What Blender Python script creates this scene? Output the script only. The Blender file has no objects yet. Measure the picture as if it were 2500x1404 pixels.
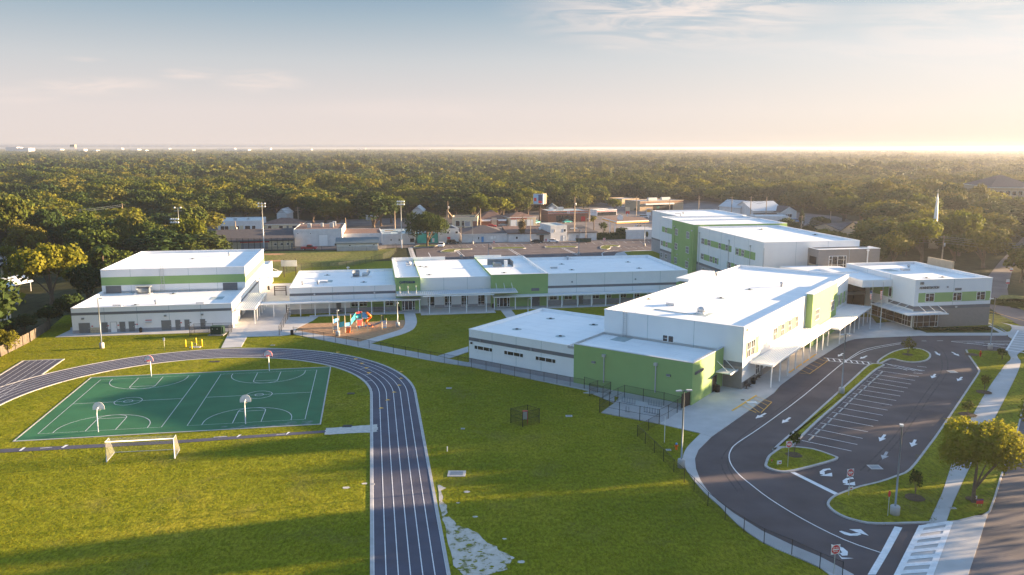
import bpy, math, random
import numpy as np
from math import sin, cos, pi, radians, atan2, sqrt
sc = bpy.context.scene
random.seed(7)
# ------------------------------------------------------------------ camera, world, sun, exposure
HC = 36.0; FOC = 1975.0; TH = math.atan((702 - 361) / FOC)
cd = bpy.data.cameras.new('camera'); cam = bpy.data.objects.new('camera', cd); sc.collection.objects.link(cam)
cam.location = (0, 0, HC); cam.rotation_euler = (pi / 2 - TH, 0, 0)
cd.sensor_width = 36.0; cd.sensor_fit = 'HORIZONTAL'; cd.lens = 36.0 * FOC / 2500.0
cd.clip_start = 1.0; cd.clip_end = 60000.0
sc.camera = cam
SUN_AZ = 14.0      # degrees from +X towards +Y
SUN_EL = 7.0
w = bpy.data.worlds.new('World'); sc.world = w; w.use_nodes = True
wn, wl = w.node_tree.nodes, w.node_tree.links
wn.clear()
wo = wn.new('ShaderNodeOutputWorld'); bg = wn.new('ShaderNodeBackground'); bg.inputs['Strength'].default_value = 0.085
sky = wn.new('ShaderNodeTexSky'); sky.sky_type = 'NISHITA'; sky.sun_disc = False
sky.sun_elevation = radians(SUN_EL); sky.sun_rotation = radians(90 - SUN_AZ)
sky.altitude = 30; sky.air_density = 1.0; sky.dust_density = 1.0; sky.ozone_density = 2.0
tc = wn.new('ShaderNodeTexCoord'); sep = wn.new('ShaderNodeSeparateXYZ'); wl.new(tc.outputs['Generated'], sep.inputs[0])
def mth(nodes, links, op, a, b=None, c=None, clamp=False):
    n = nodes.new('ShaderNodeMath'); n.operation = op; n.use_clamp = clamp
    for i, v in enumerate((a, b, c)):
        if v is None: continue
        if isinstance(v, (int, float)): n.inputs[i].default_value = v
        else: links.new(v, n.inputs[i])
    return n.outputs[0]
wm = lambda *a, **k: mth(wn, wl, *a, **k)
# thin wisps of cirrus
zc2 = wm('MAXIMUM', sep.outputs['Y'], 0.05)
cx = wm('DIVIDE', sep.outputs['X'], zc2); cy = wm('MULTIPLY', wm('DIVIDE', sep.outputs['Z'], zc2), 3.2)
cv = wn.new('ShaderNodeCombineXYZ'); wl.new(cx, cv.inputs[0]); wl.new(cy, cv.inputs[1])
def cloud(scale, rot, loc, lo, hi, amp, det=7, dist=1.2):
    mp = wn.new('ShaderNodeMapping'); wl.new(cv.outputs[0], mp.inputs[0]); mp.inputs['Rotation'].default_value = (0, 0, radians(rot)); mp.inputs['Scale'].default_value = (*scale, 1); mp.inputs['Location'].default_value = (*loc, 0)
    nz = wn.new('ShaderNodeTexNoise'); nz.inputs['Scale'].default_value = 1.0; nz.inputs['Detail'].default_value = det; nz.inputs['Roughness'].default_value = 0.62; nz.inputs['Distortion'].default_value = dist
    wl.new(mp.outputs[0], nz.inputs['Vector']); cr = wn.new('ShaderNodeMapRange'); wl.new(nz.outputs['Fac'], cr.inputs[0]); cr.inputs[1].default_value = lo; cr.inputs[2].default_value = hi; cr.inputs[3].default_value = 0; cr.inputs[4].default_value = amp; cr.interpolation_type = 'SMOOTHSTEP'; return cr.outputs[0]
def blob(u0, v0, a, b, amp):   # where in the sky a bank of cirrus sits
    du = wm('POWER', wm('DIVIDE', wm('SUBTRACT', cx, u0), a), 2.0); dv = wm('POWER', wm('DIVIDE', wm('SUBTRACT', cy, v0), b), 2.0)
    return wm('MULTIPLY', wm('POWER', wm('MAXIMUM', wm('SUBTRACT', 1.0, wm('ADD', du, dv)), 0.0), 1.6), amp)
msk = None
for q in ((.21, .52, .24, .20, 1.0), (.30, .40, .16, .07, .4), (.60, .46, .28, .26, .7), (.45, .36, .20, .05, .5), (-.30, .25, .07, .055, .8), (-.385, .28, .05, .03, .75), (-.50, .235, .11, .045, .8), (-.52, .33, .04, .02, .6), (-.60, .20, .08, .04, .6), (-.10, .15, .20, .05, .35), (.12, .38, .06, .015, .5)):
    bb_ = blob(*q); msk = bb_ if msk is None else wm('MAXIMUM', msk, bb_)
c1 = cloud((7, 17), 20, (2.3, 5.1), .34, .62, 1.0)
cfac = wm('MULTIPLY', wm('MULTIPLY', c1, msk), 0.9, clamp=True)
# low sky: steel blue above, cream at the horizon, washed out towards the sun
EXP = 2.74; K = 1.0 / (0.085 * 2 ** EXP)
def wramp(stops):
    r = wn.new('ShaderNodeValToRGB'); e = r.color_ramp.elements
    while len(e) < len(stops): e.new(.5)
    for i, (p, c) in enumerate(stops): e[i].position = p; e[i].color = (*c, 1)
    zz = wn.new('ShaderNodeMapRange'); wl.new(sep.outputs['Z'], zz.inputs[0]); zz.inputs[1].default_value = 0; zz.inputs[2].default_value = .2; wl.new(zz.outputs[0], r.inputs[0]); return r.outputs[0]
away = wramp([(0, (.34, .35, .39)), (.006, (.50, .47, .48)), (.022, (.82, .72, .67)), (.22, (.80, .72, .69)), (.50, (.62, .64, .66)), (.74, (.40, .50, .58)), (.95, (.22, .36, .50))])
towards = wramp([(0, (.50, .40, .30)), (.006, (.66, .54, .42)), (.022, (.98, .84, .67)), (.2, (1.04, .93, .80)), (.55, (.95, .93, .90)), (.95, (.55, .66, .73))])
sd = wn.new('ShaderNodeVectorMath'); sd.operation = 'DOT_PRODUCT'; wl.new(tc.outputs['Generated'], sd.inputs[0])
sd.inputs[1].default_value = (cos(radians(SUN_AZ + 12)), sin(radians(SUN_AZ + 12)), 0.02)
sg = wm('POWER', wm('MAXIMUM', sd.outputs['Value'], 0.0), 3.2)
low = wn.new('ShaderNodeMix'); low.data_type = 'RGBA'; wl.new(wm('MULTIPLY', sg, 1.55, clamp=True), low.inputs[0]); wl.new(away, low.inputs[6]); wl.new(towards, low.inputs[7])
lk = wn.new('ShaderNodeVectorMath'); lk.operation = 'SCALE'; wl.new(low.outputs[2], lk.inputs[0]); lk.inputs['Scale'].default_value = K
hz = wn.new('ShaderNodeMapRange'); wl.new(sep.outputs['Z'], hz.inputs[0]); hz.inputs[1].default_value = 0.17; hz.inputs[2].default_value = 0.42; hz.inputs[3].default_value = 1.0; hz.inputs[4].default_value = 0.0; hz.interpolation_type = 'SMOOTHSTEP'
mixh = wn.new('ShaderNodeMix'); mixh.data_type = 'RGBA'
wl.new(hz.outputs[0], mixh.inputs[0]); wl.new(sky.outputs[0], mixh.inputs[6]); wl.new(lk.outputs[0], mixh.inputs[7])
ccol = wn.new('ShaderNodeMix'); ccol.data_type = 'RGBA'; wl.new(sg, ccol.inputs[0]); ccol.inputs[6].default_value = (.93 * K, .80 * K, .74 * K, 1); ccol.inputs[7].default_value = (1.1 * K, 1.02 * K, .95 * K, 1)
mixc = wn.new('ShaderNodeMix'); mixc.data_type = 'RGBA'
wl.new(cfac, mixc.inputs[0]); wl.new(mixh.outputs[2], mixc.inputs[6]); wl.new(ccol.outputs[2], mixc.inputs[7])
wl.new(mixc.outputs[2], bg.inputs['Color']); wl.new(bg.outputs[0], wo.inputs['Surface'])
sl = bpy.data.lights.new('sun', 'SUN'); sl.energy = 4.7; sl.angle = radians(0.6); sl.color = (1.0, 0.70, 0.40)
so = bpy.data.objects.new('sun', sl); sc.collection.objects.link(so)
sdir = (cos(radians(SUN_EL)) * cos(radians(SUN_AZ)), cos(radians(SUN_EL)) * sin(radians(SUN_AZ)), sin(radians(SUN_EL)))
from mathutils import Vector, Matrix
so.rotation_euler = Vector(sdir).to_track_quat('Z', 'Y').to_euler(); so.location = (60, 20, 60)
sc.view_settings.view_transform = 'Standard'; sc.view_settings.look = 'None'; sc.view_settings.gamma = 1.0
sc.view_settings.use_curve_mapping = False
sc.view_settings.exposure = EXP
sc.cycles.max_bounces = 6; sc.cycles.diffuse_bounces = 3; sc.cycles.transparent_max_bounces = 12; sc.cycles.volume_bounces = 1

# ------------------------------------------------------------------ surveying helpers
def ray(x, y):
    u = (x - 1250) / FOC; v = (702 - y) / FOC
    return (u, cos(TH) + v * sin(TH), -sin(TH) + v * cos(TH))
def G(x, y, z=0.0):
    d = ray(x, y); t = (z - HC) / d[2]
    return (t * d[0], t * d[1])
class Fr:
    def __init__(s, phi): s.phi = radians(phi); s.c = cos(s.phi); s.s = sin(s.phi)
    def w(s, n, q, z=0.0): return (n * s.c - q * s.s, n * s.s + q * s.c, z)
    def l(s, x, y): return (x * s.c + y * s.s, -x * s.s + y * s.c)
    def g(s, px, py, z=0.0): return s.l(*G(px, py, z))
F0, F1, F2 = Fr(0), Fr(9.8), Fr(-35.5)
# ------------------------------------------------------------------ materials
MATS = {}
def nodemat(name):
    m = bpy.data.materials.new(name); m.use_nodes = True
    MATS[name] = m
    return m, m.node_tree.nodes, m.node_tree.links, m.node_tree.nodes['Principled BSDF']
def mat(name, col, rough=0.7, metal=0.0, vary=0.12, scale=1.5, bump=0.0, bscale=20, spec=0.3, emit=None, detail=4, alpha=1.0):
    m, n, l, b = nodemat(name)
    b.inputs['Roughness'].default_value = rough; b.inputs['Metallic'].default_value = metal
    b.inputs['Specular IOR Level'].default_value = spec
    t = n.new('ShaderNodeTexCoord'); z = n.new('ShaderNodeTexNoise'); z.inputs['Scale'].default_value = scale; z.inputs['Detail'].default_value = detail
    l.new(t.outputs['Object'], z.inputs['Vector'])
    r = n.new('ShaderNodeMapRange'); l.new(z.outputs['Fac'], r.inputs[0]); r.inputs[1].default_value = 0.3; r.inputs[2].default_value = 0.7
    r.inputs[3].default_value = 1 - vary; r.inputs[4].default_value = 1 + vary
    mx = n.new('ShaderNodeVectorMath'); mx.operation = 'SCALE'; mx.inputs[0].default_value = col; l.new(r.outputs[0], mx.inputs['Scale'])
    l.new(mx.outputs[0], b.inputs['Base Color'])
    if bump:
        z2 = n.new('ShaderNodeTexNoise'); z2.inputs['Scale'].default_value = bscale; z2.inputs['Detail'].default_value = 3; l.new(t.outputs['Object'], z2.inputs['Vector'])
        bp = n.new('ShaderNodeBump'); bp.inputs['Strength'].default_value = bump; bp.inputs['Distance'].default_value = 0.05
        l.new(z2.outputs['Fac'], bp.inputs['Height']); l.new(bp.outputs[0], b.inputs['Normal'])
    if emit: b.inputs['Emission Color'].default_value = (*emit[:3], 1); b.inputs['Emission Strength'].default_value = emit[3]
    if alpha < 1: b.inputs['Alpha'].default_value = alpha
    return m
def ramp(n, stops):
    r = n.new('ShaderNodeValToRGB'); e = r.color_ramp.elements
    while len(e) < len(stops): e.new(0.5)
    for i, (p, c) in enumerate(stops): e[i].position = p; e[i].color = (*c, 1)
    return r
def grassmat(name, cols, patch=0.05, fine=3.0, stripe=None, dry=0.0):
    m, n, l, b = nodemat(name); b.inputs['Roughness'].default_value = 0.9; b.inputs['Specular IOR Level'].default_value = 0.08
    t = n.new('ShaderNodeTexCoord')
    z1 = n.new('ShaderNodeTexNoise'); z1.inputs['Scale'].default_value = patch; z1.inputs['Detail'].default_value = 6; z1.inputs['Roughness'].default_value = 0.6; l.new(t.outputs['Object'], z1.inputs['Vector'])
    z2 = n.new('ShaderNodeTexNoise'); z2.inputs['Scale'].default_value = fine; z2.inputs['Detail'].default_value = 5; z2.inputs['Roughness'].default_value = 0.75
    mp = n.new('ShaderNodeMapping'); mp.inputs['Scale'].default_value = (1, 0.55, 1); l.new(t.outputs['Object'], mp.inputs[0]); l.new(mp.outputs[0], z2.inputs['Vector'])
    r1 = ramp(n, [(0.34, cols[0]), (0.5, cols[1]), (0.66, cols[2])]); l.new(z1.outputs['Fac'], r1.inputs[0])
    r2 = n.new('ShaderNodeMapRange'); l.new(z2.outputs['Fac'], r2.inputs[0]); r2.inputs[1].default_value = 0.34; r2.inputs[2].default_value = 0.66; r2.inputs[3].default_value = 0.5; r2.inputs[4].default_value = 1.5
    s = n.new('ShaderNodeVectorMath'); s.operation = 'SCALE'; l.new(r1.outputs[0], s.inputs[0]); l.new(r2.outputs[0], s.inputs['Scale'])
    out = s.outputs[0]
    if dry:   # bare straw-coloured spots
        z3 = n.new('ShaderNodeTexNoise'); z3.inputs['Scale'].default_value = 0.16; z3.inputs['Detail'].default_value = 8; l.new(t.outputs['Object'], z3.inputs['Vector'])
        r3 = n.new('ShaderNodeMapRange'); l.new(z3.outputs['Fac'], r3.inputs[0]); r3.inputs[1].default_value = 0.56; r3.inputs[2].default_value = 0.74; r3.inputs[4].default_value = dry
        mx = n.new('ShaderNodeMix'); mx.data_type = 'RGBA'; l.new(r3.outputs[0], mx.inputs[0]); l.new(out, mx.inputs[6]); mx.inputs[7].default_value = (0.16, 0.13, 0.05, 1); out = mx.outputs[2]
    l.new(out, b.inputs['Base Color'])
    bp = n.new('ShaderNodeBump'); bp.inputs['Strength'].default_value = 0.9; bp.inputs['Distance'].default_value = 0.12; l.new(z2.outputs['Fac'], bp.inputs['Height']); l.new(bp.outputs[0], b.inputs['Normal'])
    return m
grassmat('lawn', [(0.128, 0.148, 0.008), (0.180, 0.186, 0.010), (0.250, 0.225, 0.018)], dry=0.4)
grassmat('field', [(0.11, 0.13, 0.03), (0.16, 0.16, 0.04), (0.20, 0.17, 0.06)], fine=1.2)
grassmat('woodfloor', [(0.028, 0.034, 0.012), (0.045, 0.045, 0.018), (0.06, 0.055, 0.03)], patch=0.02, fine=0.5)
grassmat('hedge', [(0.025, 0.045, 0.008), (0.045, 0.065, 0.012), (0.07, 0.07, 0.015)], patch=1.5)
mat('asphalt', (0.095, 0.077, 0.082), 0.9, vary=0.22, scale=0.22, bump=0.15, bscale=30, detail=10)
mat('oil', (0.062, 0.052, 0.056), 0.8, vary=0.3, scale=1.5, detail=8)
mat('old_asphalt', (0.15, 0.13, 0.13), 0.95, vary=0.25, scale=0.15, detail=8)
mat('track', (0.080, 0.080, 0.112), 0.85, vary=0.16, scale=0.35, bump=0.2, bscale=40, detail=9)
mat('concrete', (0.44, 0.435, 0.44), 0.9, vary=0.10, scale=0.45, detail=9)
mat('curb', (0.42, 0.41, 0.41), 0.85, vary=0.12, scale=1.2, detail=6)
mat('paint_white', (0.72, 0.72, 0.74), 0.6, vary=0.12, scale=2, detail=6)
mat('paint_worn', (0.34, 0.34, 0.36), 0.7, vary=0.3, scale=2, detail=6)
mat('paint_yellow', (0.75, 0.42, 0.05), 0.6, vary=0.12, scale=2)
mat('court', (0.032, 0.142, 0.060), 0.75, vary=0.16, scale=0.25, detail=8)
mat('court_worn', (0.10, 0.17, 0.14), 0.8, vary=0.4, scale=1.5, detail=8)
mat('mulch', (0.36, 0.21, 0.115), 0.95, vary=0.25, scale=1.2, bump=0.5, bscale=8, detail=8)
mat('sand', (0.52, 0.49, 0.46), 0.95, vary=0.15, scale=2, detail=8)
mat('soil', (0.08, 0.055, 0.035), 0.95, vary=0.2, scale=3)
mat('white_wall', (0.74, 0.745, 0.75), 0.8, vary=0.03, scale=0.4, bump=0.08, bscale=6, detail=8)
mat('white_trim', (0.80, 0.80, 0.80), 0.5, vary=0.03)
def roofmat():
    m, n, l, b = nodemat('roofing'); b.inputs['Roughness'].default_value = .55
    t = n.new('ShaderNodeTexCoord'); br = n.new('ShaderNodeTexBrick'); br.inputs['Scale'].default_value = 1; br.inputs['Brick Width'].default_value = 14; br.inputs['Row Height'].default_value = 2.4; br.inputs['Mortar Size'].default_value = .05; br.inputs['Mortar Smooth'].default_value = .6
    br.inputs['Color1'].default_value = (.87, .87, .88, 1); br.inputs['Color2'].default_value = (.83, .84, .86, 1); br.inputs['Mortar'].default_value = (.66, .67, .70, 1); l.new(t.outputs['Object'], br.inputs['Vector'])
    z = n.new('ShaderNodeTexNoise'); z.inputs['Scale'].default_value = .28; z.inputs['Detail'].default_value = 9; z.inputs['Distortion'].default_value = .8; l.new(t.outputs['Object'], z.inputs['Vector'])
    r = n.new('ShaderNodeMapRange'); l.new(z.outputs['Fac'], r.inputs[0]); r.inputs[1].default_value = .36; r.inputs[2].default_value = .62; r.inputs[3].default_value = .94; r.inputs[4].default_value = 1.0
    s_ = n.new('ShaderNodeVectorMath'); s_.operation = 'SCALE'; l.new(br.outputs[0], s_.inputs[0]); l.new(r.outputs[0], s_.inputs['Scale']); l.new(s_.outputs[0], b.inputs['Base Color'])
roofmat()
def sandmat():
    m, n, l, b = nodemat('sandpatch'); b.inputs['Roughness'].default_value = .95
    t = n.new('ShaderNodeTexCoord'); z = n.new('ShaderNodeTexNoise'); z.inputs['Scale'].default_value = .9; z.inputs['Detail'].default_value = 12; z.inputs['Roughness'].default_value = .72; z.inputs['Distortion'].default_value = .4; l.new(t.outputs['Object'], z.inputs['Vector'])
    r = ramp(n, [(.385, (.11, .13, .01)), (.43, (.24, .22, .11)), (.47, (.46, .42, .37)), (.68, (.58, .54, .50))]); l.new(z.outputs['Fac'], r.inputs[0]); l.new(r.outputs[0], b.inputs['Base Color'])
sandmat()
mat('joint', (0.36, 0.43, 0.44), 0.8)
mat('green_wall', (0.25, 0.385, 0.145), 0.8, vary=0.04, scale=0.5, bump=0.06, bscale=6)
mat('band_grey', (0.145, 0.150, 0.165), 0.8, vary=0.06)
mat('base_grey', (0.30, 0.30, 0.32), 0.85, vary=0.08, scale=2)
mat('taupe', (0.25, 0.225, 0.21), 0.85, vary=0.05)
mat('door_grey', (0.17, 0.17, 0.17), 0.6, vary=0.05)
mat('metal_light', (0.50, 0.52, 0.54), 0.45, 0.4, vary=0.05)
mat('metal_grey', (0.22, 0.25, 0.28), 0.5, 0.5, vary=0.08)
mat('canopy', (0.62, 0.66, 0.70), 0.45, 0.2, vary=0.04)
mat('canopy_rib', (0.36, 0.40, 0.44), 0.5, 0.2)
mat('black', (0.012, 0.012, 0.014), 0.5, vary=0.1)
mat('dark_bronze', (0.05, 0.035, 0.028), 0.5, 0.3, vary=0.1)
mat('glass', (0.020, 0.024, 0.030), 0.06, 0.0, spec=0.8, vary=0.3, scale=0.8)
mat('brown_glass', (0.05, 0.03, 0.022), 0.1, 0.0, spec=0.6, vary=0.3, scale=0.5)
mat('yellow', (0.80, 0.53, 0.02), 0.5)
mat('red', (0.55, 0.03, 0.035), 0.45)
mat('orange', (0.85, 0.16, 0.02), 0.45)
mat('teal', (0.03, 0.36, 0.45), 0.45)
mat('blue', (0.08, 0.30, 0.62), 0.45)
mat('navy', (0.03, 0.06, 0.16), 0.5)
mat('tan_post', (0.62, 0.50, 0.33), 0.6)
mat('wood_pole', (0.36, 0.28, 0.21), 0.9, vary=0.2, scale=3)
mat('fence_wood', (0.11, 0.092, 0.075), 0.9, vary=0.3, scale=1.5, detail=8)
mat('bark', (0.13, 0.095, 0.07), 0.95, vary=0.25, scale=4)
mat('shingle', (0.075, 0.068, 0.075), 0.95, vary=0.2, scale=1.2, detail=9)
mat('shingle_brown', (0.17, 0.10, 0.08), 0.95, vary=0.2, scale=0.8, detail=9)
mat('metal_roof', (0.13, 0.17, 0.19), 0.5, 0.4, vary=0.08)
mat('bw', (0.62, 0.62, 0.63), 0.85, vary=0.10, scale=0.6, detail=8)
mat('cream', (0.60, 0.51, 0.36), 0.85, vary=0.08)
mat('brick', (0.26, 0.13, 0.09), 0.9, vary=0.15, scale=3)
mat('tanwall', (0.42, 0.32, 0.22), 0.9, vary=0.08)
mat('turquoise', (0.05, 0.48, 0.44), 0.7, vary=0.15, scale=0.5)
mat('rubber', (0.02, 0.02, 0.02), 0.8)
mat('transformer', (0.02, 0.055, 0.035), 0.5)
mat('billboard', (0.25, 0.45, 0.65), 0.5)
mat('stucco_orange', (0.80, 0.38, 0.08), 0.6)
mat('redsoil', (0.42, 0.22, 0.12), 0.95, vary=0.3)
def meshmat(name, col, dens):
    m, n, l, b = nodemat(name); b.inputs['Base Color'].default_value = (*col, 1); b.inputs['Roughness'].default_value = 0.6
    b.inputs['Alpha'].default_value = dens
meshmat('chainlink', (0.02, 0.02, 0.022), 0.22)
meshmat('netting', (0.55, 0.55, 0.5), 0.16)
def leafmat(name, c1, c2, c3, trans=0.2):
    m, n, l, b = nodemat(name)
    b.inputs['Roughness'].default_value = 0.75; b.inputs['Specular IOR Level'].default_value = 0.12
    oi = n.new('ShaderNodeObjectInfo'); t = n.new('ShaderNodeTexCoord'); z = n.new('ShaderNodeTexNoise'); z.inputs['Scale'].default_value = 0.55; z.inputs['Detail'].default_value = 3; l.new(t.outputs['Object'], z.inputs['Vector'])
    ge = n.new('ShaderNodeNewGeometry')
    a = mth(n, l, 'MULTIPLY', oi.outputs['Random'], 0.62)
    a2 = mth(n, l, 'MULTIPLY_ADD', z.outputs['Fac'], 0.5, a)
    a3 = mth(n, l, 'MULTIPLY_ADD', ge.outputs['Random Per Island'], 0.3, a2)
    a4 = mth(n, l, 'SUBTRACT', a3, 0.16)
    r = ramp(n, [(0.15, c1), (0.5, c2), (0.9, c3)]); l.new(a4, r.inputs[0])
    l.new(r.outputs[0], b.inputs['Base Color'])
    tr = n.new('ShaderNodeBsdfTranslucent'); l.new(r.outputs[0], tr.inputs['Color'])
    mx = n.new('ShaderNodeMixShader'); mx.inputs[0].default_value = trans
    out = n['Material Output']; l.new(b.outputs[0], mx.inputs[1]); l.new(tr.outputs[0], mx.inputs[2]); l.new(mx.outputs[0], out.inputs['Surface'])
    return m
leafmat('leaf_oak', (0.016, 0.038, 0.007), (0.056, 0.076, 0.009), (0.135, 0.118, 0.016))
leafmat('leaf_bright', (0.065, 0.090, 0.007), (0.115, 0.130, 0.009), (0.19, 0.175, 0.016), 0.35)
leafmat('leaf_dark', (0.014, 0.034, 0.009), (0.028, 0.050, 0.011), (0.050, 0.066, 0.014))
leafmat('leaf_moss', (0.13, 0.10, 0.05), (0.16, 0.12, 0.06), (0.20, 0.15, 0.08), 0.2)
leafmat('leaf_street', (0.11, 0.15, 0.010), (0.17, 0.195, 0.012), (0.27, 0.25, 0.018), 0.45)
# ------------------------------------------------------------------ mesh building
class Thing:
    def __init__(s, name, label, cat, F=F0, o=(0, 0, 0), group=None):
        e = bpy.data.objects.new(name, None); sc.collection.objects.link(e); e.empty_display_size = 0.3
        e.location = F.w(*o); e.rotation_euler = (0, 0, F.phi)
        e['label'] = label; e['category'] = cat
        if group: e['group'] = group
        s.e, s.F, s.o = e, F, o
def tagm(ob, label, cat, group=None):
    ob['label'] = label; ob['category'] = cat
    if group: ob['group'] = group
    return ob
class MB:
    def __init__(s): s.v = []; s.f = []; s.m = []; s.sm = []; s.ml = []
    def mi(s, m):
        if m not in s.ml: s.ml.append(m)
        return s.ml.index(m)
    def add(s, vs, fs, m, smooth=False):
        k = len(s.v); i = s.mi(m); s.v += [tuple(p) for p in vs]
        for f in fs: s.f.append(tuple(a + k for a in f)); s.m.append(i); s.sm.append(smooth)
        return s
    def box(s, x0, x1, y0, y1, z0, z1, m='white_trim'):
        x0, x1 = min(x0, x1), max(x0, x1); y0, y1 = min(y0, y1), max(y0, y1)
        vs = [(x, y, z) for z in (z0, z1) for y in (y0, y1) for x in (x0, x1)]
        return s.add(vs, [(0, 2, 3, 1), (4, 5, 7, 6), (0, 1, 5, 4), (2, 6, 7, 3), (0, 4, 6, 2), (1, 3, 7, 5)], m)
    def quad(s, a, b, c, d, m): return s.add([a, b, c, d], [(0, 1, 2, 3)], m)
    def prism(s, poly, z0, z1, m, mtop=None, bottom=False):
        n = len(poly)
        A = sum(poly[i][0] * poly[(i + 1) % n][1] - poly[(i + 1) % n][0] * poly[i][1] for i in range(n))
        if A < 0: poly = poly[::-1]
        vs = [(p[0], p[1], z0) for p in poly] + [(p[0], p[1], z1) for p in poly]
        s.add(vs, [(i, (i + 1) % n, n + (i + 1) % n, n + i) for i in range(n)], m)
        s.add([(p[0], p[1], z1) for p in poly], [tuple(range(n))], mtop or m)
        if bottom: s.add([(p[0], p[1], z0) for p in poly], [tuple(range(n))[::-1]], m)
        return s
    def tube(s, pts, r, m, n=6, cap=True):
        pts = [Vector(p) for p in pts]; k = len(pts); rs = r if isinstance(r, (list, tuple)) else [r] * k
        vs = []; fs = []
        for i, p in enumerate(pts):
            d = (pts[min(i + 1, k - 1)] - pts[max(i - 1, 0)]).normalized()
            a = d.cross(Vector((0, 0, 1)) if abs(d.z) < 0.9 else Vector((1, 0, 0))).normalized(); b = d.cross(a)
            for j in range(n):
                t = 2 * pi * j / n; vs.append(p + (a * cos(t) + b * sin(t)) * rs[i])
        for i in range(k - 1):
            for j in range(n):
                fs.append((i * n + j, i * n + (j + 1) % n, (i + 1) * n + (j + 1) % n, (i + 1) * n + j))
        if cap: fs += [tuple(range(n)), tuple(range((k - 1) * n, k * n))[::-1]]
        return s.add(vs, fs, m, n > 6)
    def lathe(s, x, y, prof, m, n=14):
        vs = []; fs = []
        for r, z in prof:
            for j in range(n): vs.append((x + r * cos(2 * pi * j / n), y + r * sin(2 * pi * j / n), z))
        k = len(prof)
        for i in range(k - 1):
            for j in range(n): fs.append((i * n + j, i * n + (j + 1) % n, (i + 1) * n + (j + 1) % n, (i + 1) * n + j))
        fs += [tuple(range(n))[::-1], tuple(range((k - 1) * n, k * n))]
        return s.add(vs, fs, m, True)
    def cut(s): return s
    def build(s, name, parent=None, F=F0, o=(0, 0, 0), label=None):
        par = None; off = o
        if isinstance(parent, Thing): par, off = parent.e, parent.o
        elif parent is not None: par, off = parent, parent.get('_o', o) if False else PARO.get(parent.name, o)
        me = bpy.data.meshes.new(name)
        me.from_pydata([(a - off[0], b - off[1], c - off[2]) for a, b, c in s.v], [], s.f)
        for m in s.ml: me.materials.append(MATS[m])
        me.polygons.foreach_set('material_index', s.m); me.polygons.foreach_set('use_smooth', s.sm)
        me.update()
        ob = bpy.data.objects.new(name, me); sc.collection.objects.link(ob)
        if par: ob.parent = par; PARO[ob.name] = off
        else: ob.location = F.w(*o); ob.rotation_euler = (0, 0, F.phi); PARO[ob.name] = o
        if label: ob['label'] = label
        return ob
PARO = {}
def ctree(e, parent=None):
    c = e.copy(); sc.collection.objects.link(c)
    if parent: c.parent = parent
    for ch in e.children: ctree(ch, c)
    return c
def copy_to(e, loc, rz=None, label=None, scale=None):
    c = ctree(e); c.location = loc
    if rz is not None: c.rotation_euler = (0, 0, rz)
    if label: c['label'] = label
    if scale: c.scale = (scale,) * 3 if isinstance(scale, (int, float)) else scale
    return c
def smooth(pts, k=4, closed=False):
    n = len(pts); out = []
    idx = range(n if closed else n - 1)
    for i in idx:
        P = [np.array(pts[j % n] if closed else pts[min(max(j, 0), n - 1)], float) for j in (i - 1, i, i + 1, i + 2)]
        for t in np.linspace(0, 1, k, endpoint=False):
            out.append(tuple(0.5 * ((2 * P[1]) + (-P[0] + P[2]) * t + (2 * P[0] - 5 * P[1] + 4 * P[2] - P[3]) * t * t + (-P[0] + 3 * P[1] - 3 * P[2] + P[3]) * t ** 3)))
    if not closed: out.append(tuple(pts[-1]))
    return out
def offset(pts, d, closed=False):
    """offset a polyline to its left by d"""
    n = len(pts); out = []
    for i in range(n):
        a = pts[(i - 1) % n] if closed else pts[max(i - 1, 0)]; b = pts[(i + 1) % n] if closed else pts[min(i + 1, n - 1)]
        t = np.array(b[:2], float) - np.array(a[:2], float); t /= (np.linalg.norm(t) + 1e-9)
        out.append((pts[i][0] - t[1] * d, pts[i][1] + t[0] * d))
    return out
def strip(M, pts, d0, d1, z, m, closed=False):
    A = offset(pts, d0, closed); B = offset(pts, d1, closed); n = len(pts)
    for i in range(n if closed else n - 1):
        j = (i + 1) % n
        q = [(*A[i], z), (*A[j], z), (*B[j], z), (*B[i], z)]
        M.add(q if d0 > d1 else q[::-1], [(0, 1, 2, 3)], m)
def kerb(M, pts, wd, z0, z1, m, closed=True):
    A = offset(pts, 0, closed); B = offset(pts, wd, closed); n = len(pts)
    for i in range(n if closed else n - 1):
        j = (i + 1) % n
        M.add([(*A[i], z1), (*A[j], z1), (*B[j], z1), (*B[i], z1)], [(0, 1, 2, 3)], m)
        M.add([(*A[i], z0), (*A[j], z0), (*A[j], z1), (*A[i], z1)], [(0, 1, 2, 3)], m)
        M.add([(*B[i], z0), (*B[j], z0), (*B[j], z1), (*B[i], z1)], [(3, 2, 1, 0)], m)
def ccw(p):
    n = len(p); A = sum(p[i][0] * p[(i + 1) % n][1] - p[(i + 1) % n][0] * p[i][1] for i in range(n))
    return p if A > 0 else p[::-1]
def struct(M, name, kind='structure', F=F0):
    ob = M.build(name, F=F); ob['kind'] = kind; return ob
def flat(M, poly, z, m): M.add([(p[0], p[1], z) for p in ccw(poly)], [tuple(range(len(poly)))], m)
def PX(pts): return [G(*p) for p in pts]
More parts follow.
